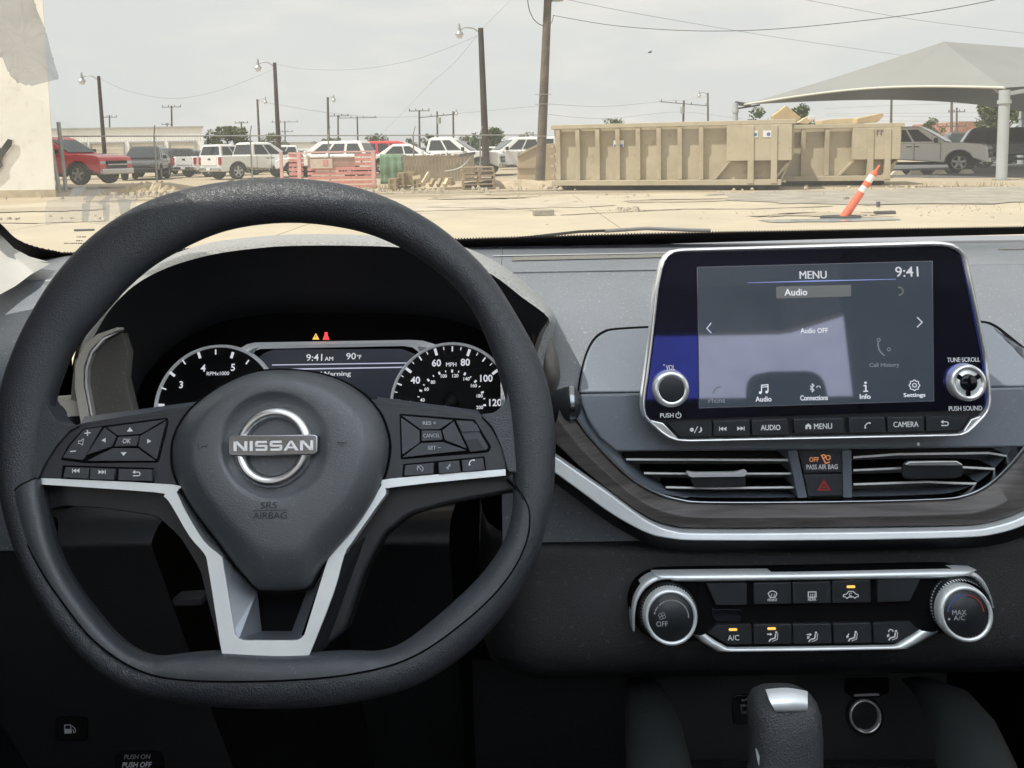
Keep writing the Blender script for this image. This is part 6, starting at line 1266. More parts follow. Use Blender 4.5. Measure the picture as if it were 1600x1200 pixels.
vput(575, 50, 'suv', PW, 190, 'white suv behind the red suv, above the red screen'); vput(622, 47, 'suv', PR, 12, 'red suv roof showing above the screen fence', .15, 1.0)
vput(640, 41, 'sedan', PW, 5, 'white sedan behind the brown screen, left of the crew cab', .25, 1.0)
vput(700, 41.5, 'pickup', PW, -8, 'white crew cab pickup behind the brown screen', .05)
vput(722, 62, 'suv', PB, 0, 'black suv behind the bonnet of the crew cab'); vput(755, 66, 'sedan', PB, 10, 'black sedan far behind the crew cab', .1)
vput(812, 43.5, 'pickup', PW, 196, 'white pickup facing left behind the tan bin', .05)
vput(835, 56, 'suv', PW, 180, 'white van roof behind the near pole', .25, 1.1)
for i, (px, Y, k, pm, dg, lb) in enumerate([(330, 75, 'suv', PW, 90, 'small white suv in the far row behind the twin pickups'), (465, 80, 'suv', PW, 80, 'white suv in the far row left of the grey lamp pole'), (545, 74, 'suv', PG, 0, 'grey suv in the far row under the wide crossarm'), (600, 78, 'pickup', PW, 170, 'white pickup in the far row behind the red suv'), (780, 85, 'suv', PW, 0, 'white suv in the far row beyond the two white pickups'), (675, 80, 'suv', PG, 10, 'grey suv in the far row behind the crew cab roof')]): vput(px, Y, k, pm, dg, lb)
vehicle('pickup', PT, (at(1427, 250, 36.6).x, 36.6, 0), D(-36), 'beige pickup parked under the shade canopy', None, None, 1.06)
vehicle('suv', PN, (at(1592, 250, 42).x, 42, .0), D(-25), 'dark blue suv behind the canopy post', None, None, 1.15); vehicle('suv', PB, (at(1540, 250, 50).x, 50, .0), D(-15), 'black suv in the shade behind the beige pickup', None, None, 1.1)

# ---------------------------------------------------------------- fence
fl = thing('chain_link_fence', 'chain link fence with steel posts across the yard', 'fence', loc=(at(90, 300, 29.5).x, 29.5, 0))
fa, fb = V((at(92, 300, 29.3).x, 29.3, 0)), V((at(846, 290, 40).x, 40, 0)); fd = (fb-fa); fL = fd.length; fu_ = fd/fL
posts = [at(p, 280, y).x for p, y in ((104, 29.5), (249, 31.2), (399, 33.2), (520, 35), (650, 37), (752, 38.6))]
def fpt(x): s = (x-fa.x)/fu_.x; return fa+fu_*s
for i, x in enumerate(posts):
    p = fpt(x); b = MB(); h = 2.05 if i else 2.55; b.cyl(p, p+V((-.02 if i else -.12, 0, h)), .035 if i else .07, n=8); 
    if i: b.cyl(p+V((-.02, 0, h)), p+V((.12, -.22, h+.38)), .022, n=6)
    local(b, fl).build('post', M_GALV, fl)
p = fpt(at(100, 280, 29.3).x); b = MB(); b.cyl(p+V((-.15, -.2, 0)), p+V((-.45, -.2, 2.65)), .075, n=8); local(b, fl).build('gate_post', M_GALV, fl)
b = MB(); b.cyl(fpt(posts[0])+V((0, 0, 2.03)), fb+V((0, 0, 2.03)), .03, n=6); local(b, fl).build('top_rail', M_GALV, fl)
b = MB()
n_ = int(fL/.16)
for i in range(n_):
    for s in (1, -1):
        u0 = i*.16; u1 = u0+s*2.0
        a, c = (u0, .03), (u1, 2.0)
        if u1 > fL: c = (fL, .03+(fL-u0)*.985)
        if u1 < 0: c = (0, .03+u0*.985)
        q0, q1 = fa+fu_*a[0], fa+fu_*c[0]; q0.z, q1.z = a[1], c[1]; w = V((.0024, 0, 0)); nn = V((0, .005*s, 0)); b.add([q0-w+nn, q0+w+nn, q1+w+nn, q1-w+nn, q0+nn*2, q1+nn*2], [(0, 1, 2, 3), (1, 4, 5, 2), (4, 0, 3, 5)])
o = local(b, fl).build('wire_mesh', M_GALV, fl); o['kind'] = 'stuff'
# red slatted screen: two sections
M_REDM = mat('red painted metal', (.62, .27, .235), .6, var=(6, .2)); M_PINK = mat('faded pink frame', (.70, .42, .40), .6, var=(4, .12)); Yr = 27.8
def rp(px, py): return at(px, py, Yr)
rs = thing('slatted_screen', 'faded red slatted metal screen with a pink frame behind the wheel rim', 'screen', loc=tuple(rp(510, 290)*1.0))
def bx(b, x0, x1, z0, z1, y, d): b.box(((x0+x1)/2, y, (z0+z1)/2), (abs(x1-x0), d, abs(z1-z0)))
zt_, zb_ = rp(510, 239).z, 0.02
for a, c in ((437, 441), (464, 470), (580, 586)):
    b = MB(); bx(b, rp(a, 240).x, rp(c, 240).x, zb_, zt_+.05, Yr, .10); local(b, rs).build('upright', M_PINK, rs)
b = MB(); bx(b, rp(441, 0).x, rp(464, 0).x, zt_-.02, zt_+.04, Yr, .08); local(b, rs).build('top_rail', M_PINK, rs)
b = MB(); bx(b, rp(470, 0).x, rp(580, 0).x, zt_-.0, zt_+.06, Yr, .08); local(b, rs).build('top_rail', M_PINK, rs)
k = 0
for py in range(243, 300, 7):
    z = rp(510, py).z
    b = MB(); bx(b, rp(441.5, 0).x, rp(463.5, 0).x, z-.055, z+.055, Yr, .05); local(b, rs).build('slat', M_REDM, rs)
    if py > 243 or True:
        b = MB(); bx(b, rp(470.5, 0).x if py > 262 else rp(546, 0).x, rp(579.5, 0).x, z-.055, z+.055, Yr, .05); local(b, rs).build('slat', M_REDM, rs)
b = MB(); bx(b, rp(470.5, 0).x, rp(546, 0).x, rp(510, 262).z, rp(510, 246).z, Yr+.06, .03); local(b, rs).build('screen_panel', mat('dusty red brown sheet', (.40, .25, .20), .7, var=(3, .2)), rs)
b = MB(); bx(b, rp(476, 0).x, rp(511, 0).x, rp(510, 263).z, rp(510, 248).z, Yr-.06, .03); local(b, rs).build('notice_board', mat('faded notice', (.60, .50, .42), .7, var=(6, .15)), rs)
b = MB(); bx(b, rp(496, 0).x, rp(504, 0).x, rp(510, 259).z, rp(510, 249.5).z, Yr-.08, .012); local(b, rs).build('notice_print', M_REDM, rs)
# green mesh and brown privacy screen on the fence
Yg = 31.0
def sp(px, py, Y=Yg): return at(px, py, Y)
M_GREEN = mat('green tarp', (.17, .27, .18), .85, var=(3, .3)); M_BROWN = mat('brown slat boards', (.27, .22, .155), .85, bump=(12, .006), var=(1.5, .18))
gs = thing('green_tarp', 'green tarp hung between the red screen and the brown boards', 'tarp', loc=tuple(sp(605, 290))); b = MB(); rg = []
for k in range(9):
    z = .05+(sp(600, 241).z-.05)*k/8; rg.append([V((sp(586+(i/14)*(36+rn(-1, 1)), 0).x, Yg+.025*math.sin(i*1.3)+.03*math.sin(k), z)) for i in range(15)])
b.loft(rg, closed=False); ob = local(b, gs).build('tarp_sheet', M_GREEN, gs); ob.modifiers.new('thick', 'SOLIDIFY').thickness = .02
bs = thing('board_screen', 'dusty brown board screen standing before the white crew cab pickup', 'screen', loc=tuple(sp(680, 290)))
x = 623.0
while x < 733: 
    w = 5.4; b = MB(); bx(b, sp(x, 0).x, sp(x+w-.35, 0).x, .05, sp(680, 242).z+rn(-.03, .03), Yg+rn(-.01, .01), .035); local(b, bs).build('plank', M_BROWN, bs); x += w
b = MB(); bx(b, sp(623, 0).x, sp(733, 0).x, 1.0, 1.08, Yg+.05, .05); local(b, bs).build('rail', M_POLE2, bs)
# tow arm on the screen
ta = thing('bent_pipe', 'bent dark pipe leaning against the brown board screen', 'pipe', loc=tuple(sp(735, 241, 29.5))); b = MB(); b.tube(catmull([tuple(sp(x, y, 29.6)) for x, y in ((695, 268), (715, 264), (728, 255), (737, 243), (742, 240))], 5, False), .03, 6); local(b, ta).build('pipe_body', M_GALV, ta); b = MB(); b.bar(sp(718, 243, 29.6), sp(743, 239, 29.6), .1, .1); local(b, ta).build('pipe_head', M_DKSTONE, ta)
# crates, planks, pallets in front of the screen
M_CRATE = mat('weathered crate wood', (.36, .28, .18), .9, var=(4, .25)); M_PAL = mat('pallet wood', (.40, .31, .21), .9, var=(5, .25)); Yc = 26.2
def crate(px0, px1, pyt, label, Y=Yc, dpt=.5):
    xa, xb_, z = at(px0, 0, Y).x, at(px1, 0, Y).x, at(px0, pyt, Y).z; t = thing('wood_crate', label, 'crate', loc=((xa+xb_)/2, Y, 0), group='weathered crates before the screens'); nb = 4
    for k in range(nb):
        b = MB(); bx(b, xa, xb_, z*k/nb+.012, z*(k+1)/nb-.012, Y, .03); local(b, t).build('plank', M_CRATE, t)
        b = MB(); b.box((xb_-.015, Y+dpt/2, z*(k+.5)/nb), (.03, dpt, z/nb-.024)); local(b, t).build('plank', M_CRATE, t)
    for xx in (xa+.04, xb_-.05):
        b = MB(); bx(b, xx-.035, xx+.035, 0, z, Y-.035, .03); local(b, t).build('batten', M_CRATE, t)
    b = MB(); bx(b, xa, xb_, z-.01, z+.02, Y+dpt/2, dpt); local(b, t).build('lid', M_CRATE, t); return t
crate(598, 612, 280, 'lowest weathered crate at the green tarp, left of the others'); crate(613, 624, 271, 'tall narrow weathered crate beside the green tarp', 26.6); crate(625, 640, 270, 'tall wide weathered crate left of the loose planks', 26.9)
crate(643, 654, 284, 'small weathered crate behind the loose planks', 26.9, .4); crate(686, 700, 279, 'weathered crate between loose planks and pallet stack', 26.9)
def plank(p0, p1, w, h, label, m=M_CRATE): t = thing('loose_plank', label, 'plank', loc=tuple(p0), group='loose planks before the screens'); b = MB(); b.bar(p0, p1, w, h); local(b, t).build('board', m, t)
M_PALE = mat('pale plank', (.62, .52, .36), .85, var=(4, .15))
plank(at(660, 288, 26), at(670, 271, 26.4), .05, .16, 'pale plank propped up slantwise among the crates', M_PALE); plank(at(645, 278, 26.3), at(657, 276, 26.3), .1, .12, 'short pale plank lying on the crates', M_PALE)
plank(at(634, 296, 25.4), at(672, 296, 25.3), .12, .05, 'long greenish plank lying on the ground', mat('greenish plank', (.22, .22, .12), .9)); plank(at(672, 296, 25.2), at(722, 293.5, 25.6), .14, .08, 'long grey plank lying on the ground before the crates', M_PAL)
for k, px in enumerate((673, 684, 695)): plank(at(px, 290, 26), at(px+4, 281, 26.2), .1, .14, ('first', 'second', 'third')[k]+' upright stub of timber behind the grey plank', M_PALE if k == 2 else M_CRATE)
# pallet stack: each pallet a thing
def pallet(x, y, z, rz, label):
    t = thing('wood_pallet', label, 'pallet', loc=(x, y, z), rz=rz, group='pallets in a stack'); 
    for k in range(6): b = MB(); b.box((0, -.45+k*.18, .125), (1.05, .11, .022)); b.build('plank', M_PAL, t)
    for yy in (-.45, 0, .45): b = MB(); b.box((0, yy, .012), (1.05, .11, .022)); b.build('plank', M_PAL, t)
    for xx in (-.49, 0, .49): b = MB(); b.box((xx, 0, .069), (.07, 1.0, .088)); b.build('stringer', M_CRATE, t)
px_ = at(741.5, 0, 26.5).x
for k, nm in enumerate(('bottom', 'second lowest', 'third lowest', 'second highest', 'top')): pallet(px_+rn(-.03, .03), 26.6+rn(-.03, .03), .03+k*.142, rn(-.05, .05)+.1, nm+' pallet of the stack before the crew cab')
# small tan bin behind the near pole
M_TAN = mat('tan painted steel', (.46, .37, .25), .6, bump=(6, .004), var=(1.5, .1), dust=(5, .3, (.30, .18, .10)))
M_TAN2 = mat('tan dumpster paint', (.455, .395, .285), .6, bump=(6, .004), var=(1.6, .13), dust=(3.2, .5, (.30, .20, .12)))
tb = thing('tan_bin', 'small tan steel bin with sloped lid behind the near pole', 'bin', loc=(at(835, 290, 30.5).x, 31, 0)); Yb = 30.5
bp_ = lambda px, py: at(px, py, Yb)
b = MB(); pr = [(bp_(804.5, 0).x, .05), (bp_(868, 0).x, .05), (bp_(868, 0).x, bp_(850, 224).z), (bp_(840, 0).x, bp_(840, 226).z), (bp_(804.5, 0).x, bp_(804, 244).z)]; b.prism(pr, Yb, Yb+1.6, ax=1); local(b, tb).build('bin_body', M_TAN, tb, .02)
b = MB(); bx(b, bp_(804, 0).x, bp_(838, 0).x, bp_(804, 262).z-.03, bp_(804, 262).z+.05, Yb-.03, .08); local(b, tb).build('seam_rib', mat('darker tan steel', (.38, .30, .20), .6), tb)  # rib a darker tan than the bin body
b = MB(); b.bar((bp_(803.5, 0).x, Yb-.02, bp_(804, 243.5).z), (bp_(840, 0).x, Yb-.02, bp_(840, 225.5).z), .1, .07); local(b, tb).build('lid_edge', M_TAN2, tb)

# ---------------------------------------------------------------- roll-off dumpsters
M_UNDER = mat('dark steel underframe', (.09, .09, .085), .7, var=(3, .2)); M_STICK = mat('sticker white', (.72, .72, .72), .5); M_STB = mat('sticker blue', (.12, .16, .34), .5)  # plain dark steel for rails, rollers and the canopy bracket
def dumpster(label, p0, p1, dpt, ht, ribs, box0, loc_z=0.0, slope_r=.35):
    """local x along the near face from p0 to p1 (world), y away from the eye"""
    p0, p1 = V(p0), V(p1); d = p1-p0; L = d.length; ang = math.atan2(d.y, d.x)
    t = thing('rolloff_dumpster', label, 'dumpster', loc=(p0.x, p0.y, loc_z), rz=ang, group='tan roll-off dumpsters')
    zb = .22; e = slope_r
    def face(y0, y1): return None
    b = MB(); b.prism([(0, zb), (L-e, zb), (L, ht*.52), (L, ht), (0, ht)], .20, .26, ax=1); b.build('side_panel', M_TAN2, t)
    b = MB(); b.prism([(0, zb), (L-e, zb), (L, ht*.52), (L, ht), (0, ht)], dpt-.06, dpt, ax=1); b.build('side_panel', M_TAN2, t)
    b = MB(); b.box((.03, dpt/2+.05, (ht+zb)/2), (.06, dpt-.1, ht-zb)); b.build('end_panel', M_TAN2, t)
    b = MB(); b.add([(L-.02, .1, ht), (L-.02, dpt, ht), (L-.02, dpt, ht*.52), (L-.02, .1, ht*.52), (L-e-.02, dpt, zb), (L-e-.02, .1, zb)], [(0, 1, 2, 3), (3, 2, 4, 5)]); o = b.build('end_panel', M_TAN2, t); o.modifiers.new('thick', 'SOLIDIFY').thickness = .05
    b = MB(); b.box((L/2, dpt/2, zb+.03), (L-e, dpt-.2, .06)); b.build('floor_plate', M_TAN2, t)
    for y in (.04, dpt+.02):
        b = MB(); b.box((L/2, y, ht-.02), (L+.16, .16, .13)); b.build('top_rail', M_TAN2, t, .015)
    for x in (-.02, L+.02): b = MB(); b.box((x, dpt/2, ht-.021), (.14, dpt-.14, .13)); b.build('top_rail', M_TAN2, t, .015)
    b = MB(); b.box(((L-e)/2, .02, zb+.01), (L-e+.1, .22, .16)); b.build('bottom_rail', M_TAN2, t, .015)
    xr = box0*L
    for i in range(ribs):                              # ribs, flared under the top rail
        x = .13+(xr-.30)*i/(ribs-1); b = MB(); w = .065
        b.prism([(-.02, ht-.09), (.20, ht-.09), (.20, zb+.10), (.04, zb+.10), (.04, ht-.62), (-.02, ht-.42)], x-w, x+w, ax=0); b.build('rib', M_TAN2, t, .008)
    # deep box section with recesses below
    b = MB(); b.box(((xr+.55+L-.03)/2, .02, ht-.09-ht*.26), (L-.03-xr-.55, .20, ht*.52)); b.build('box_panel', M_TAN2, t, .012)
    for k, s in enumerate((.37, .72)):
        x = xr+.55+(L-xr-.55)*s; b = MB(); b.box((x, -.085, ht*.5+.04), (.17, .06, ht-.32)); b.build('post_rib', M_TAN2, t, .01)
        b = MB(); b.box((x, .045, (ht*.38+zb)/2+.08), (.17, .14, ht*.38-zb+.1)); b.build('post_rib', M_TAN2, t, .01)
    b = MB(); b.prism([(xr+.15, zb+.10), (xr+.55, ht*.40), (xr+.62, ht*.40), (xr+.24, zb+.10)], .05, .20, ax=1); b.build('gusset', M_TAN2, t)
    b = MB(); b.prism([(L-e-.08, zb+.10), (L-.06, ht*.40), (L-.16, ht*.40), (L-e-.18, zb+.10)], .05, .20, ax=1); b.build('gusset', M_TAN2, t)
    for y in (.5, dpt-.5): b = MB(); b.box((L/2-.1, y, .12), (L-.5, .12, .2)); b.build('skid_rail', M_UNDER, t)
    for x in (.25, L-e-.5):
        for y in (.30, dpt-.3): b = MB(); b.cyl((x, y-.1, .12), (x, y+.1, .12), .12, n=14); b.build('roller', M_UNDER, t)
    for z in (.45, .75, 1.05, 1.35): b = MB(); b.box((-.06, .10, z), (.10, .14, .06)); b.build('hinge', M_TAN, t)
    return t, L
d1, L1 = dumpster('long tan roll-off dumpster, the nearer of the two, with a blue and white sticker', (at(866, 300, 24.6).x, 24.6, 0), (at(1238, 300, 22.6).x, 22.6, 0), 2.3, at(1110, 192, 23.4).z, 8, .66, 0)
d2, L2 = dumpster('tan roll-off dumpster behind the longer one, full of cardboard and boards', (at(1100, 300, 26).x, 25.6, 0), (at(1411, 300, 24.2).x, 24.4, 0), 2.3, at(1410, 194, 24.4).z, 6, .66, 0)
def on_d(t, x, y, z): return V((x, y, z))
b = MB(); b.box((1.98, .085, 1.40), (.30, .02, .20)); s_ = b.build('sticker', M_STICK, d1); b = MB(); b.box((1.98, .072, 1.34), (.27, .012, .08)); b.build('sticker_print', M_STB, s_)
for x in (5.86, 6.22): b = MB(); b.box((x, -.088, 1.60), (.22, .012, .19)); s_ = b.build('sticker', M_STICK, d1); b = MB(); b.cyl((x+.04, -.096, 1.59), (x+.04, -.094, 1.59), .055, n=10); b.build('sticker_print', M_STB, s_)
b = MB(); b.box((5.9, -.1, .9), (.01, .01, .01))
b = MB()
for x in (5.02, 5.13):
    b.box((x, -.09, 1.62), (.025, .01, .16)); b.box((x+.035, -.09, 1.68), (.05, .01, .03))
b.build('stencil_mark', M_DKSTONE, d2)
# cardboard and boards heaped in the rear dumpster
M_CARD = mat('cardboard', (.56, .42, .24), .85, var=(3, .12)); M_BOARD = mat('pale board', (.70, .56, .34), .8, var=(3, .12))
def sheetbox(label, pl, Y, th, m, name='cardboard_sheet', cat='cardboard'):
    P_ = [at(px, py, Y) for px, py in pl]; t = thing(name, label, cat, loc=tuple(P_[0]), group='cardboard and boards heaped in the dumpster'); b = MB(); b.prism([(p.x, p.z) for p in P_], Y, Y+th, ax=1); local(b, t).build('sheet', m, t, .01)
sheetbox('large cardboard flap standing up in the rear dumpster', [(1208, 192), (1208, 181), (1229, 165), (1252, 184), (1243, 194)], 25.6, .25, M_CARD); sheetbox('folded cardboard piece right of the large flap', [(1246, 192), (1258, 184), (1273, 180), (1274, 186), (1262, 194)], 25.9, .2, M_BOARD)
sheetbox('flat stack of boards on the rear dumpster', [(1284, 194), (1284, 188), (1300, 186), (1340, 184), (1352, 190), (1350, 194)], 25.7, .5, M_BOARD, 'board_stack', 'boards'); sheetbox('slanting board poking up at the right end of the rear dumpster', [(1338, 193), (1340, 185), (1379, 176.5), (1381, 181), (1371, 191)], 25.4, .3, M_CARD, 'slanting_board', 'board')
sheetbox('small white box among the cardboard', [(1266, 187), (1266, 181), (1274, 180), (1274, 186)], 25.2, .2, M_STICK, 'white_box', 'box')

# ---------------------------------------------------------------- shade canopy
def fabric(name, base, trans):
    m = bpy.data.materials.new(name); m.use_nodes = True; nt = m.node_tree; nt.nodes.clear(); L = nt.links.new
    o = nt.nodes.new('ShaderNodeOutputMaterial'); d = nt.nodes.new('ShaderNodeBsdfDiffuse'); d.inputs['Color'].default_value = (*base, 1); t = nt.nodes.new('ShaderNodeBsdfTranslucent'); t.inputs['Color'].default_value = (*base, 1)
    tc = nt.nodes.new('ShaderNodeTexCoord'); n = nt.nodes.new('ShaderNodeTexNoise'); n.inputs['Scale'].default_value = .5; n.inputs['Detail'].default_value = 6; L(tc.outputs['Object'], n.inputs['Vector']); r = nt.nodes.new('ShaderNodeValToRGB')
    r.color_ramp.elements[0].color = (*[c*.9 for c in base], 1); r.color_ramp.elements[1].color = (*[c*1.08 for c in base], 1); L(n.outputs['Fac'], r.inputs['Fac']); L(r.outputs['Color'], d.inputs['Color'])
    mx = nt.nodes.new('ShaderNodeMixShader'); mx.inputs['Fac'].default_value = trans; L(d.outputs[0], mx.inputs[1]); L(t.outputs[0], mx.inputs[2]); L(mx.outputs[0], o.inputs['Surface']); return m
M_SHADE = fabric('grey shade fabric', (.285, .29, .28), .05)
A_ = at(1570, 137, 27.0); B__ = at(1160, 164, 38.0); ab = B__-A_; pr_ = V((-ab.y, ab.x, 0)).normalized()*-1
pr_ = V((.89, .456, 0))
D_ = A_+pr_*22+V((0, 0, .1)); C__ = B__+pr_*22+V((0, 0, -.1)); P1 = at(1475, 65, 35.2); P2 = P1+pr_*12
cpy = thing('shade_canopy', 'large grey fabric shade canopy over the parked cars', 'canopy', loc=(tuple((A_+C__)/2)[0], tuple((A_+C__)/2)[1], 0))
def tri_sheet(a, c, apex, a2=None, sag=.38, N=16, Mv=10):
    """fabric from the edge a-c (pulled up into an arc) to the ridge apex..a2"""
    a2 = a2 or apex; rg = []
    for j in range(Mv+1):
        v = j/Mv; row = []
        for i in range(N+1):
            u = i/N; e = a+(c-a)*u; e = e+V((0, 0, sag*4*u*(1-u)))+((apex+a2)/2-(a+c)/2)*V((1, 1, 0)).normalized().length*0 
            inn = ((apex+(a2-apex)*u)-e); inn.z = 0; e = e+inn*(.14*4*u*(1-u))
            tgt = apex+(a2-apex)*u; row.append(e+(tgt-e)*v+V((0, 0, -.06*math.sin(PI*v)*(1-.5*4*u*(1-u)))))
        rg.append(row)
    return rg
for e in ((B__, A_, P1, None), (A_, D_, P1, P2), (D_, C__, P2, None), (C__, B__, P2, P1)):
    b = MB(); b.loft(tri_sheet(*e), closed=False); local(b, cpy).build('fabric_panel', M_SHADE, cpy)
M_CPOST = mat('pale blue grey post', (.42, .45, .46), .5, var=(3, .06)); M_CEDGE = mat('fabric hem', (.62, .61, .55), .7)
b = MB(); b.tube([p for p in tri_sheet(B__, A_, P1)[0]], .05, 6); local(b, cpy).build('edge_hem', M_CEDGE, cpy)
def cpost(p, r, h): 
    b = MB(); b.cyl((p.x, p.y, 0), (p.x, p.y, h), r, n=20); c = local(b, cpy).build('post', M_CPOST, cpy); b = MB(); b.cyl((p.x, p.y, h-.45), (p.x, p.y, h-.33), r*1.25, n=20); local(b, cpy).build('post_collar', M_CPOST, c); b = MB(); b.cyl((p.x, p.y, .0), (p.x, p.y, .04), r*1.6, n=20); local(b, cpy).build('base_plate', M_GALV, c)
cpost(A_, .17, A_.z-.08); cpost(D_, .17, D_.z); cpost(C__, .17, C__.z); tw = at(1149, 190, 37.8); cpost(tw, .12, at(1149, 161, 37.8).z)
b = MB(); b.bar(A_+V((0, 0, -.25)), P1+V((0, 0, -.45)), .10, .10); local(b, cpy).build('rafter', M_CPOST, cpy); b = MB(); b.bar(D_+V((0, 0, -.25)), P2+V((0, 0, -.45)), .10, .10); local(b, cpy).build('rafter', M_CPOST, cpy); b = MB(); b.bar(P1+V((0, 0, -.45)), P2+V((0, 0, -.45)), .10, .10); local(b, cpy).build('rafter', M_CPOST, cpy)
b = MB(); b.bar(A_+V((.1, -.1, -.2)), A_+V((1.6, .3, .02)), .12, .12); local(b, cpy).build('strut', M_CPOST, cpy); b = MB(); b.bar(tw+V((0, 0, at(1149, 161, 37.8).z)) - V((0, 0, tw.z)), B__+V((.4, .1, -.02)), .12, .16); b.bar(V((tw.x, tw.y, at(1149, 170, 37.8).z)), B__+V((.9, .3, .0)), .08, .08); local(b, cpy).build('corner_bracket', M_UNDER, cpy)
# wheel stops
M_STOP = mat('concrete wheel stop', (.62, .55, .42), .9, var=(4, .12))
for k, (px, Y, lb) in enumerate(((1402, 33.2, 'left concrete wheel stop under the canopy, by the dumpster end'), (1430, 33.4, 'middle concrete wheel stop before the beige pickup'), (1468, 33.4, 'concrete wheel stop at the front wheel of the beige pickup'), (1510, 33.6, 'right concrete wheel stop, nearest the canopy post'))):
    c = at(px, 275, Y); t = thing('wheel_stop', lb, 'wheel stop', loc=(c.x, Y, 0), group='wheel stops under the canopy'); b = MB(); b.prism([(-.30, 0), (.30, 0), (.14, .18), (-.14, .18)], -.1, .1, ax=1); b.build('block', M_STOP, t, .01)
# ---------------------------------------------------------------- leaning delineator post
M_OR = mat('orange plastic', (.80, .15, .07), .5, var=(6, .1)); M_REF = mat('white reflective band', (.75, .74, .72), .45); M_RUB = mat('black rubber', (.045, .048, .05), .8, bump=(20, .01))
b0 = at(1315, 345, 12.9); dl = thing('delineator_post', 'orange delineator post with two white bands leaning on its black base', 'delineator', loc=(b0.x, b0.y, .055)); e1 = at(1374.5, 258, 12.8); ax_ = (e1-b0); La = ax_.length; ax_.normalize()
def seg(nm, s0, s1, r0, r1, m, n=16): b = MB(); b.cyl(b0+ax_*(La*s0), b0+ax_*(La*s1), r0, r1, n); return local(b, dl).build(nm, m, dl)
seg('tube', 0, .52, .072, .058, M_OR); seg('reflective_band', .52, .62, .058, .056, M_REF); seg('tube', .62, .70, .060, .058, M_OR); seg('reflective_band', .70, .82, .055, .054, M_REF); seg('tube', .82, .865, .060, .054, M_OR); seg('cap', .865, .90, .054, .022, M_OR); seg('handle', .90, 1.0, .022, .014, M_OR); 
b = MB(); q = [(math.cos(2*PI*k/10)*.30*(1.25 if k in (4, 5) else 1), math.sin(2*PI*k/10)*.22) for k in range(10)]; b.prism(q, 0, .035); b.v = [(x+.02, y, z) for x, y, z in b.v]; b.build('base', M_RUB, dl, .01)
for lb, px, py, s in (('flat piece of black rubber on the ground right of the delineator', 1382, 341, (.36, .10, .05)), ('small black scrap standing behind the rubber piece', 1372, 330, (.06, .06, .10)), ('small grey stone left of the delineator tube', 1322, 318, (.10, .08, .07)), ('broken grey concrete chunk on the cracked slab', 849, 335, (.36, .2, .10)), ('thin dark board lying on the sand by the wheel', 131, 348, (.30, .06, .03))):
    Y = 1.14*1250/(py-235.5); c = at(px, py, Y); t = thing('ground_debris', lb, 'debris', loc=(c.x, Y, .06)); b = MB(); b.box((0, 0, s[2]/2), s, rz=.15); o = b.build('scrap', M_DKSTONE if 'grey' not in lb else M_GRAV, t, .012)
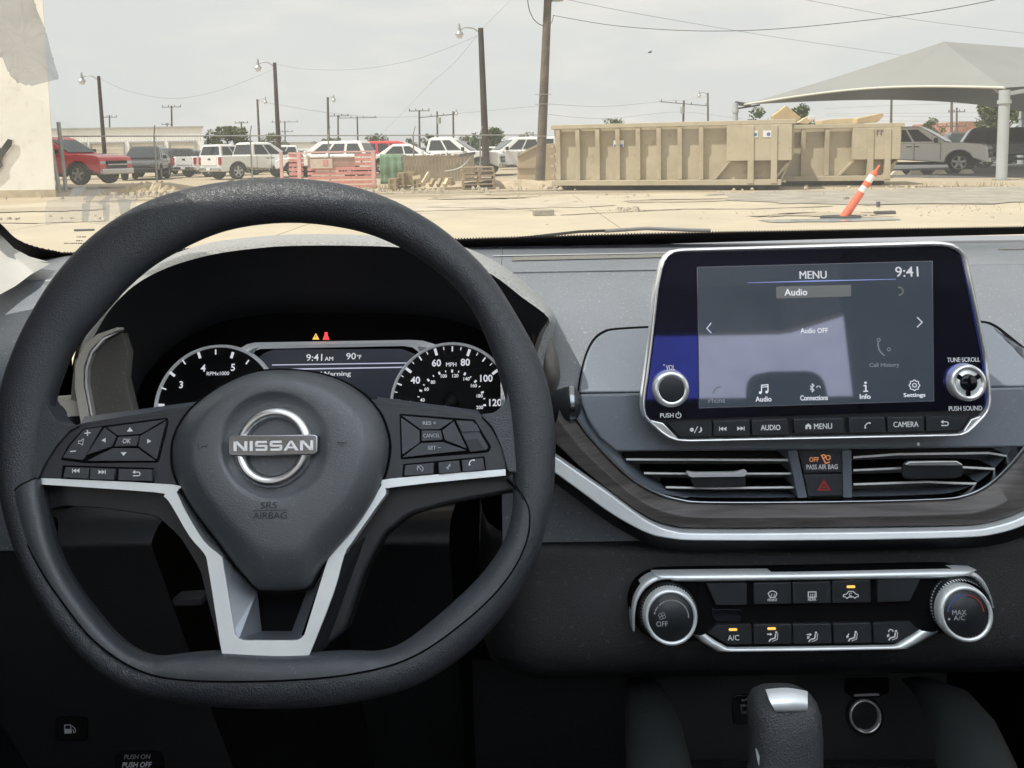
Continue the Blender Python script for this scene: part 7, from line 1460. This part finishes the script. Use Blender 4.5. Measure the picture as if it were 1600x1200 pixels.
# ---------------------------------------------------------------- trees
M_LEAF = [mat('leaf olive', (.095, .115, .045), .7, var=(.8, .25)), mat('leaf green', (.06, .10, .035), .7, var=(.8, .3)), mat('leaf dusty', (.13, .14, .08), .7, var=(.8, .2))]
def tree(px0, px1, pyt, Y, label, lm, nl=1400, dens=1.0, seed=1, low=.25, group='trees on the skyline'):
    r_ = random.Random(seed); xa, xb_, zt = at(px0, 240, Y).x, at(px1, 240, Y).x, at((px0+px1)/2, pyt, Y).z; R = (xb_-xa)/2; cx = (xa+xb_)/2; t = thing('tree', label, 'tree', loc=(cx, Y, 0), group=group)
    b = MB(); b.cyl((0, 0, 0), (0.05*R, 0, zt*.55), .05*R+.06, .03*R+.03, 8); lim = []
    for k in range(6):
        a = r_.uniform(0, 2*PI); p0 = V((0.03*R, 0, zt*r_.uniform(.25, .5))); p1 = V((R*.6*math.cos(a), R*.6*math.sin(a), zt*r_.uniform(.55, .85))); b.tube([p0, (p0+p1)/2+V((0, 0, .05*R)), p1], [.03*R+.02, .02*R+.02, .01*R+.01], 5)
    b.build('trunk', M_POLE, t); b = MB(); cl_ = []
    for k in range(16):
        a, rr = r_.uniform(0, 2*PI), R*math.sqrt(r_.random())*.86; zz = zt*(low+(1-low)*r_.random()*.9); f_ = 1.05-.5*((zz/zt-low)/(1-low))**2; cl_.append((rr*math.cos(a)*f_, rr*math.sin(a)*f_, zz, R*r_.uniform(.22, .42)))
    cl_.append((0, 0, zt*.86, R*.26))
    for k in range(nl):
        c = r_.choice(cl_); d = V((r_.gauss(0, 1), r_.gauss(0, 1), r_.gauss(0, .75))).normalized()*c[3]*r_.uniform(.5, 1.0); p = V(c[:3])+d; p.z = min(p.z, zt*1.0); s = (.05*R+.05)*r_.uniform(.6, 1.4)/dens; u = V((r_.gauss(0, 1), r_.gauss(0, 1), r_.gauss(0, 1))).normalized()*s; w = V((r_.gauss(0, 1), r_.gauss(0, 1), r_.gauss(0, 1))).normalized()*s*.6
        b.add([p-u, p+w, p+u, p-w], [(0, 1, 2, 3)])
    b.build('crown', lm, t); return t
TR = [(322, 402, 199, 95, 'round olive tree right of the shed', 0, 1), (405, 455, 208, 120, 'pale thin tree behind the black pole', 2, 2), (500, 545, 216, 110, 'low olive tree above the red screen', 0, 3), (540, 560, 219, 130, 'tiny dark round tree beside the wide crossarm pole', 1, 4), (562, 612, 209, 115, 'pointed green tree group above the red suv', 2, 5), (628, 655, 216, 140, 'small pale tree left of the crew cab', 2, 6), (656, 692, 208, 120, 'dark round tree right above the crew cab roof', 1, 7), (715, 745, 211, 130, 'small green tree behind the crew cab bonnet', 0, 8), (738, 802, 198, 100, 'broad rounded dark green tree behind the brown lamp pole', 1, 9), (800, 842, 207, 140, 'faint bare tree left of the near pole', 2, 10),
      (935, 985, 186, 110, 'tree top peeping over the left dumpster', 1, 11), (1158, 1210, 168, 70, 'green tree behind the corner of the canopy', 1, 12), (1212, 1272, 163, 75, 'dark green tree behind the cardboard', 1, 13), (1428, 1478, 184, 100, 'small olive tree under the canopy edge', 0, 14), (1508, 1600, 160, 60, 'big bright green tree right behind the canopy post', 0, 15), (1580, 1690, 150, 62, 'dark green tree at the right edge under the canopy', 1, 16)]
for a, c, y, Y, lb, m, s in TR: tree(a, c, y, Y, lb, M_LEAF[m], 3000 if s in (1, 9, 15, 13, 16) else 1500, 1.0, s)
b = MB(); r_ = random.Random(5)
for i in range(5200):
    x = r_.uniform(-150, 190); y = 190+r_.uniform(0, 25); hh = 2.2+1.6*math.sin(x*.11)+1.2*math.sin(x*.37+1)+r_.uniform(-.5, 1.0); z = r_.uniform(0, max(.8, hh)); s = r_.uniform(.3, .8); u = V((r_.gauss(0, 1), r_.gauss(0, 1), r_.gauss(0, 1))).normalized()*s; w = V((r_.gauss(0, 1), r_.gauss(0, 1), r_.gauss(0, 1))).normalized()*s; p = V((x, y, z)); b.add([p-u, p+w, p+u, p-w], [(0, 1, 2, 3)])
o = b.build('treeline', M_LEAF[2]); o['kind'] = 'stuff'
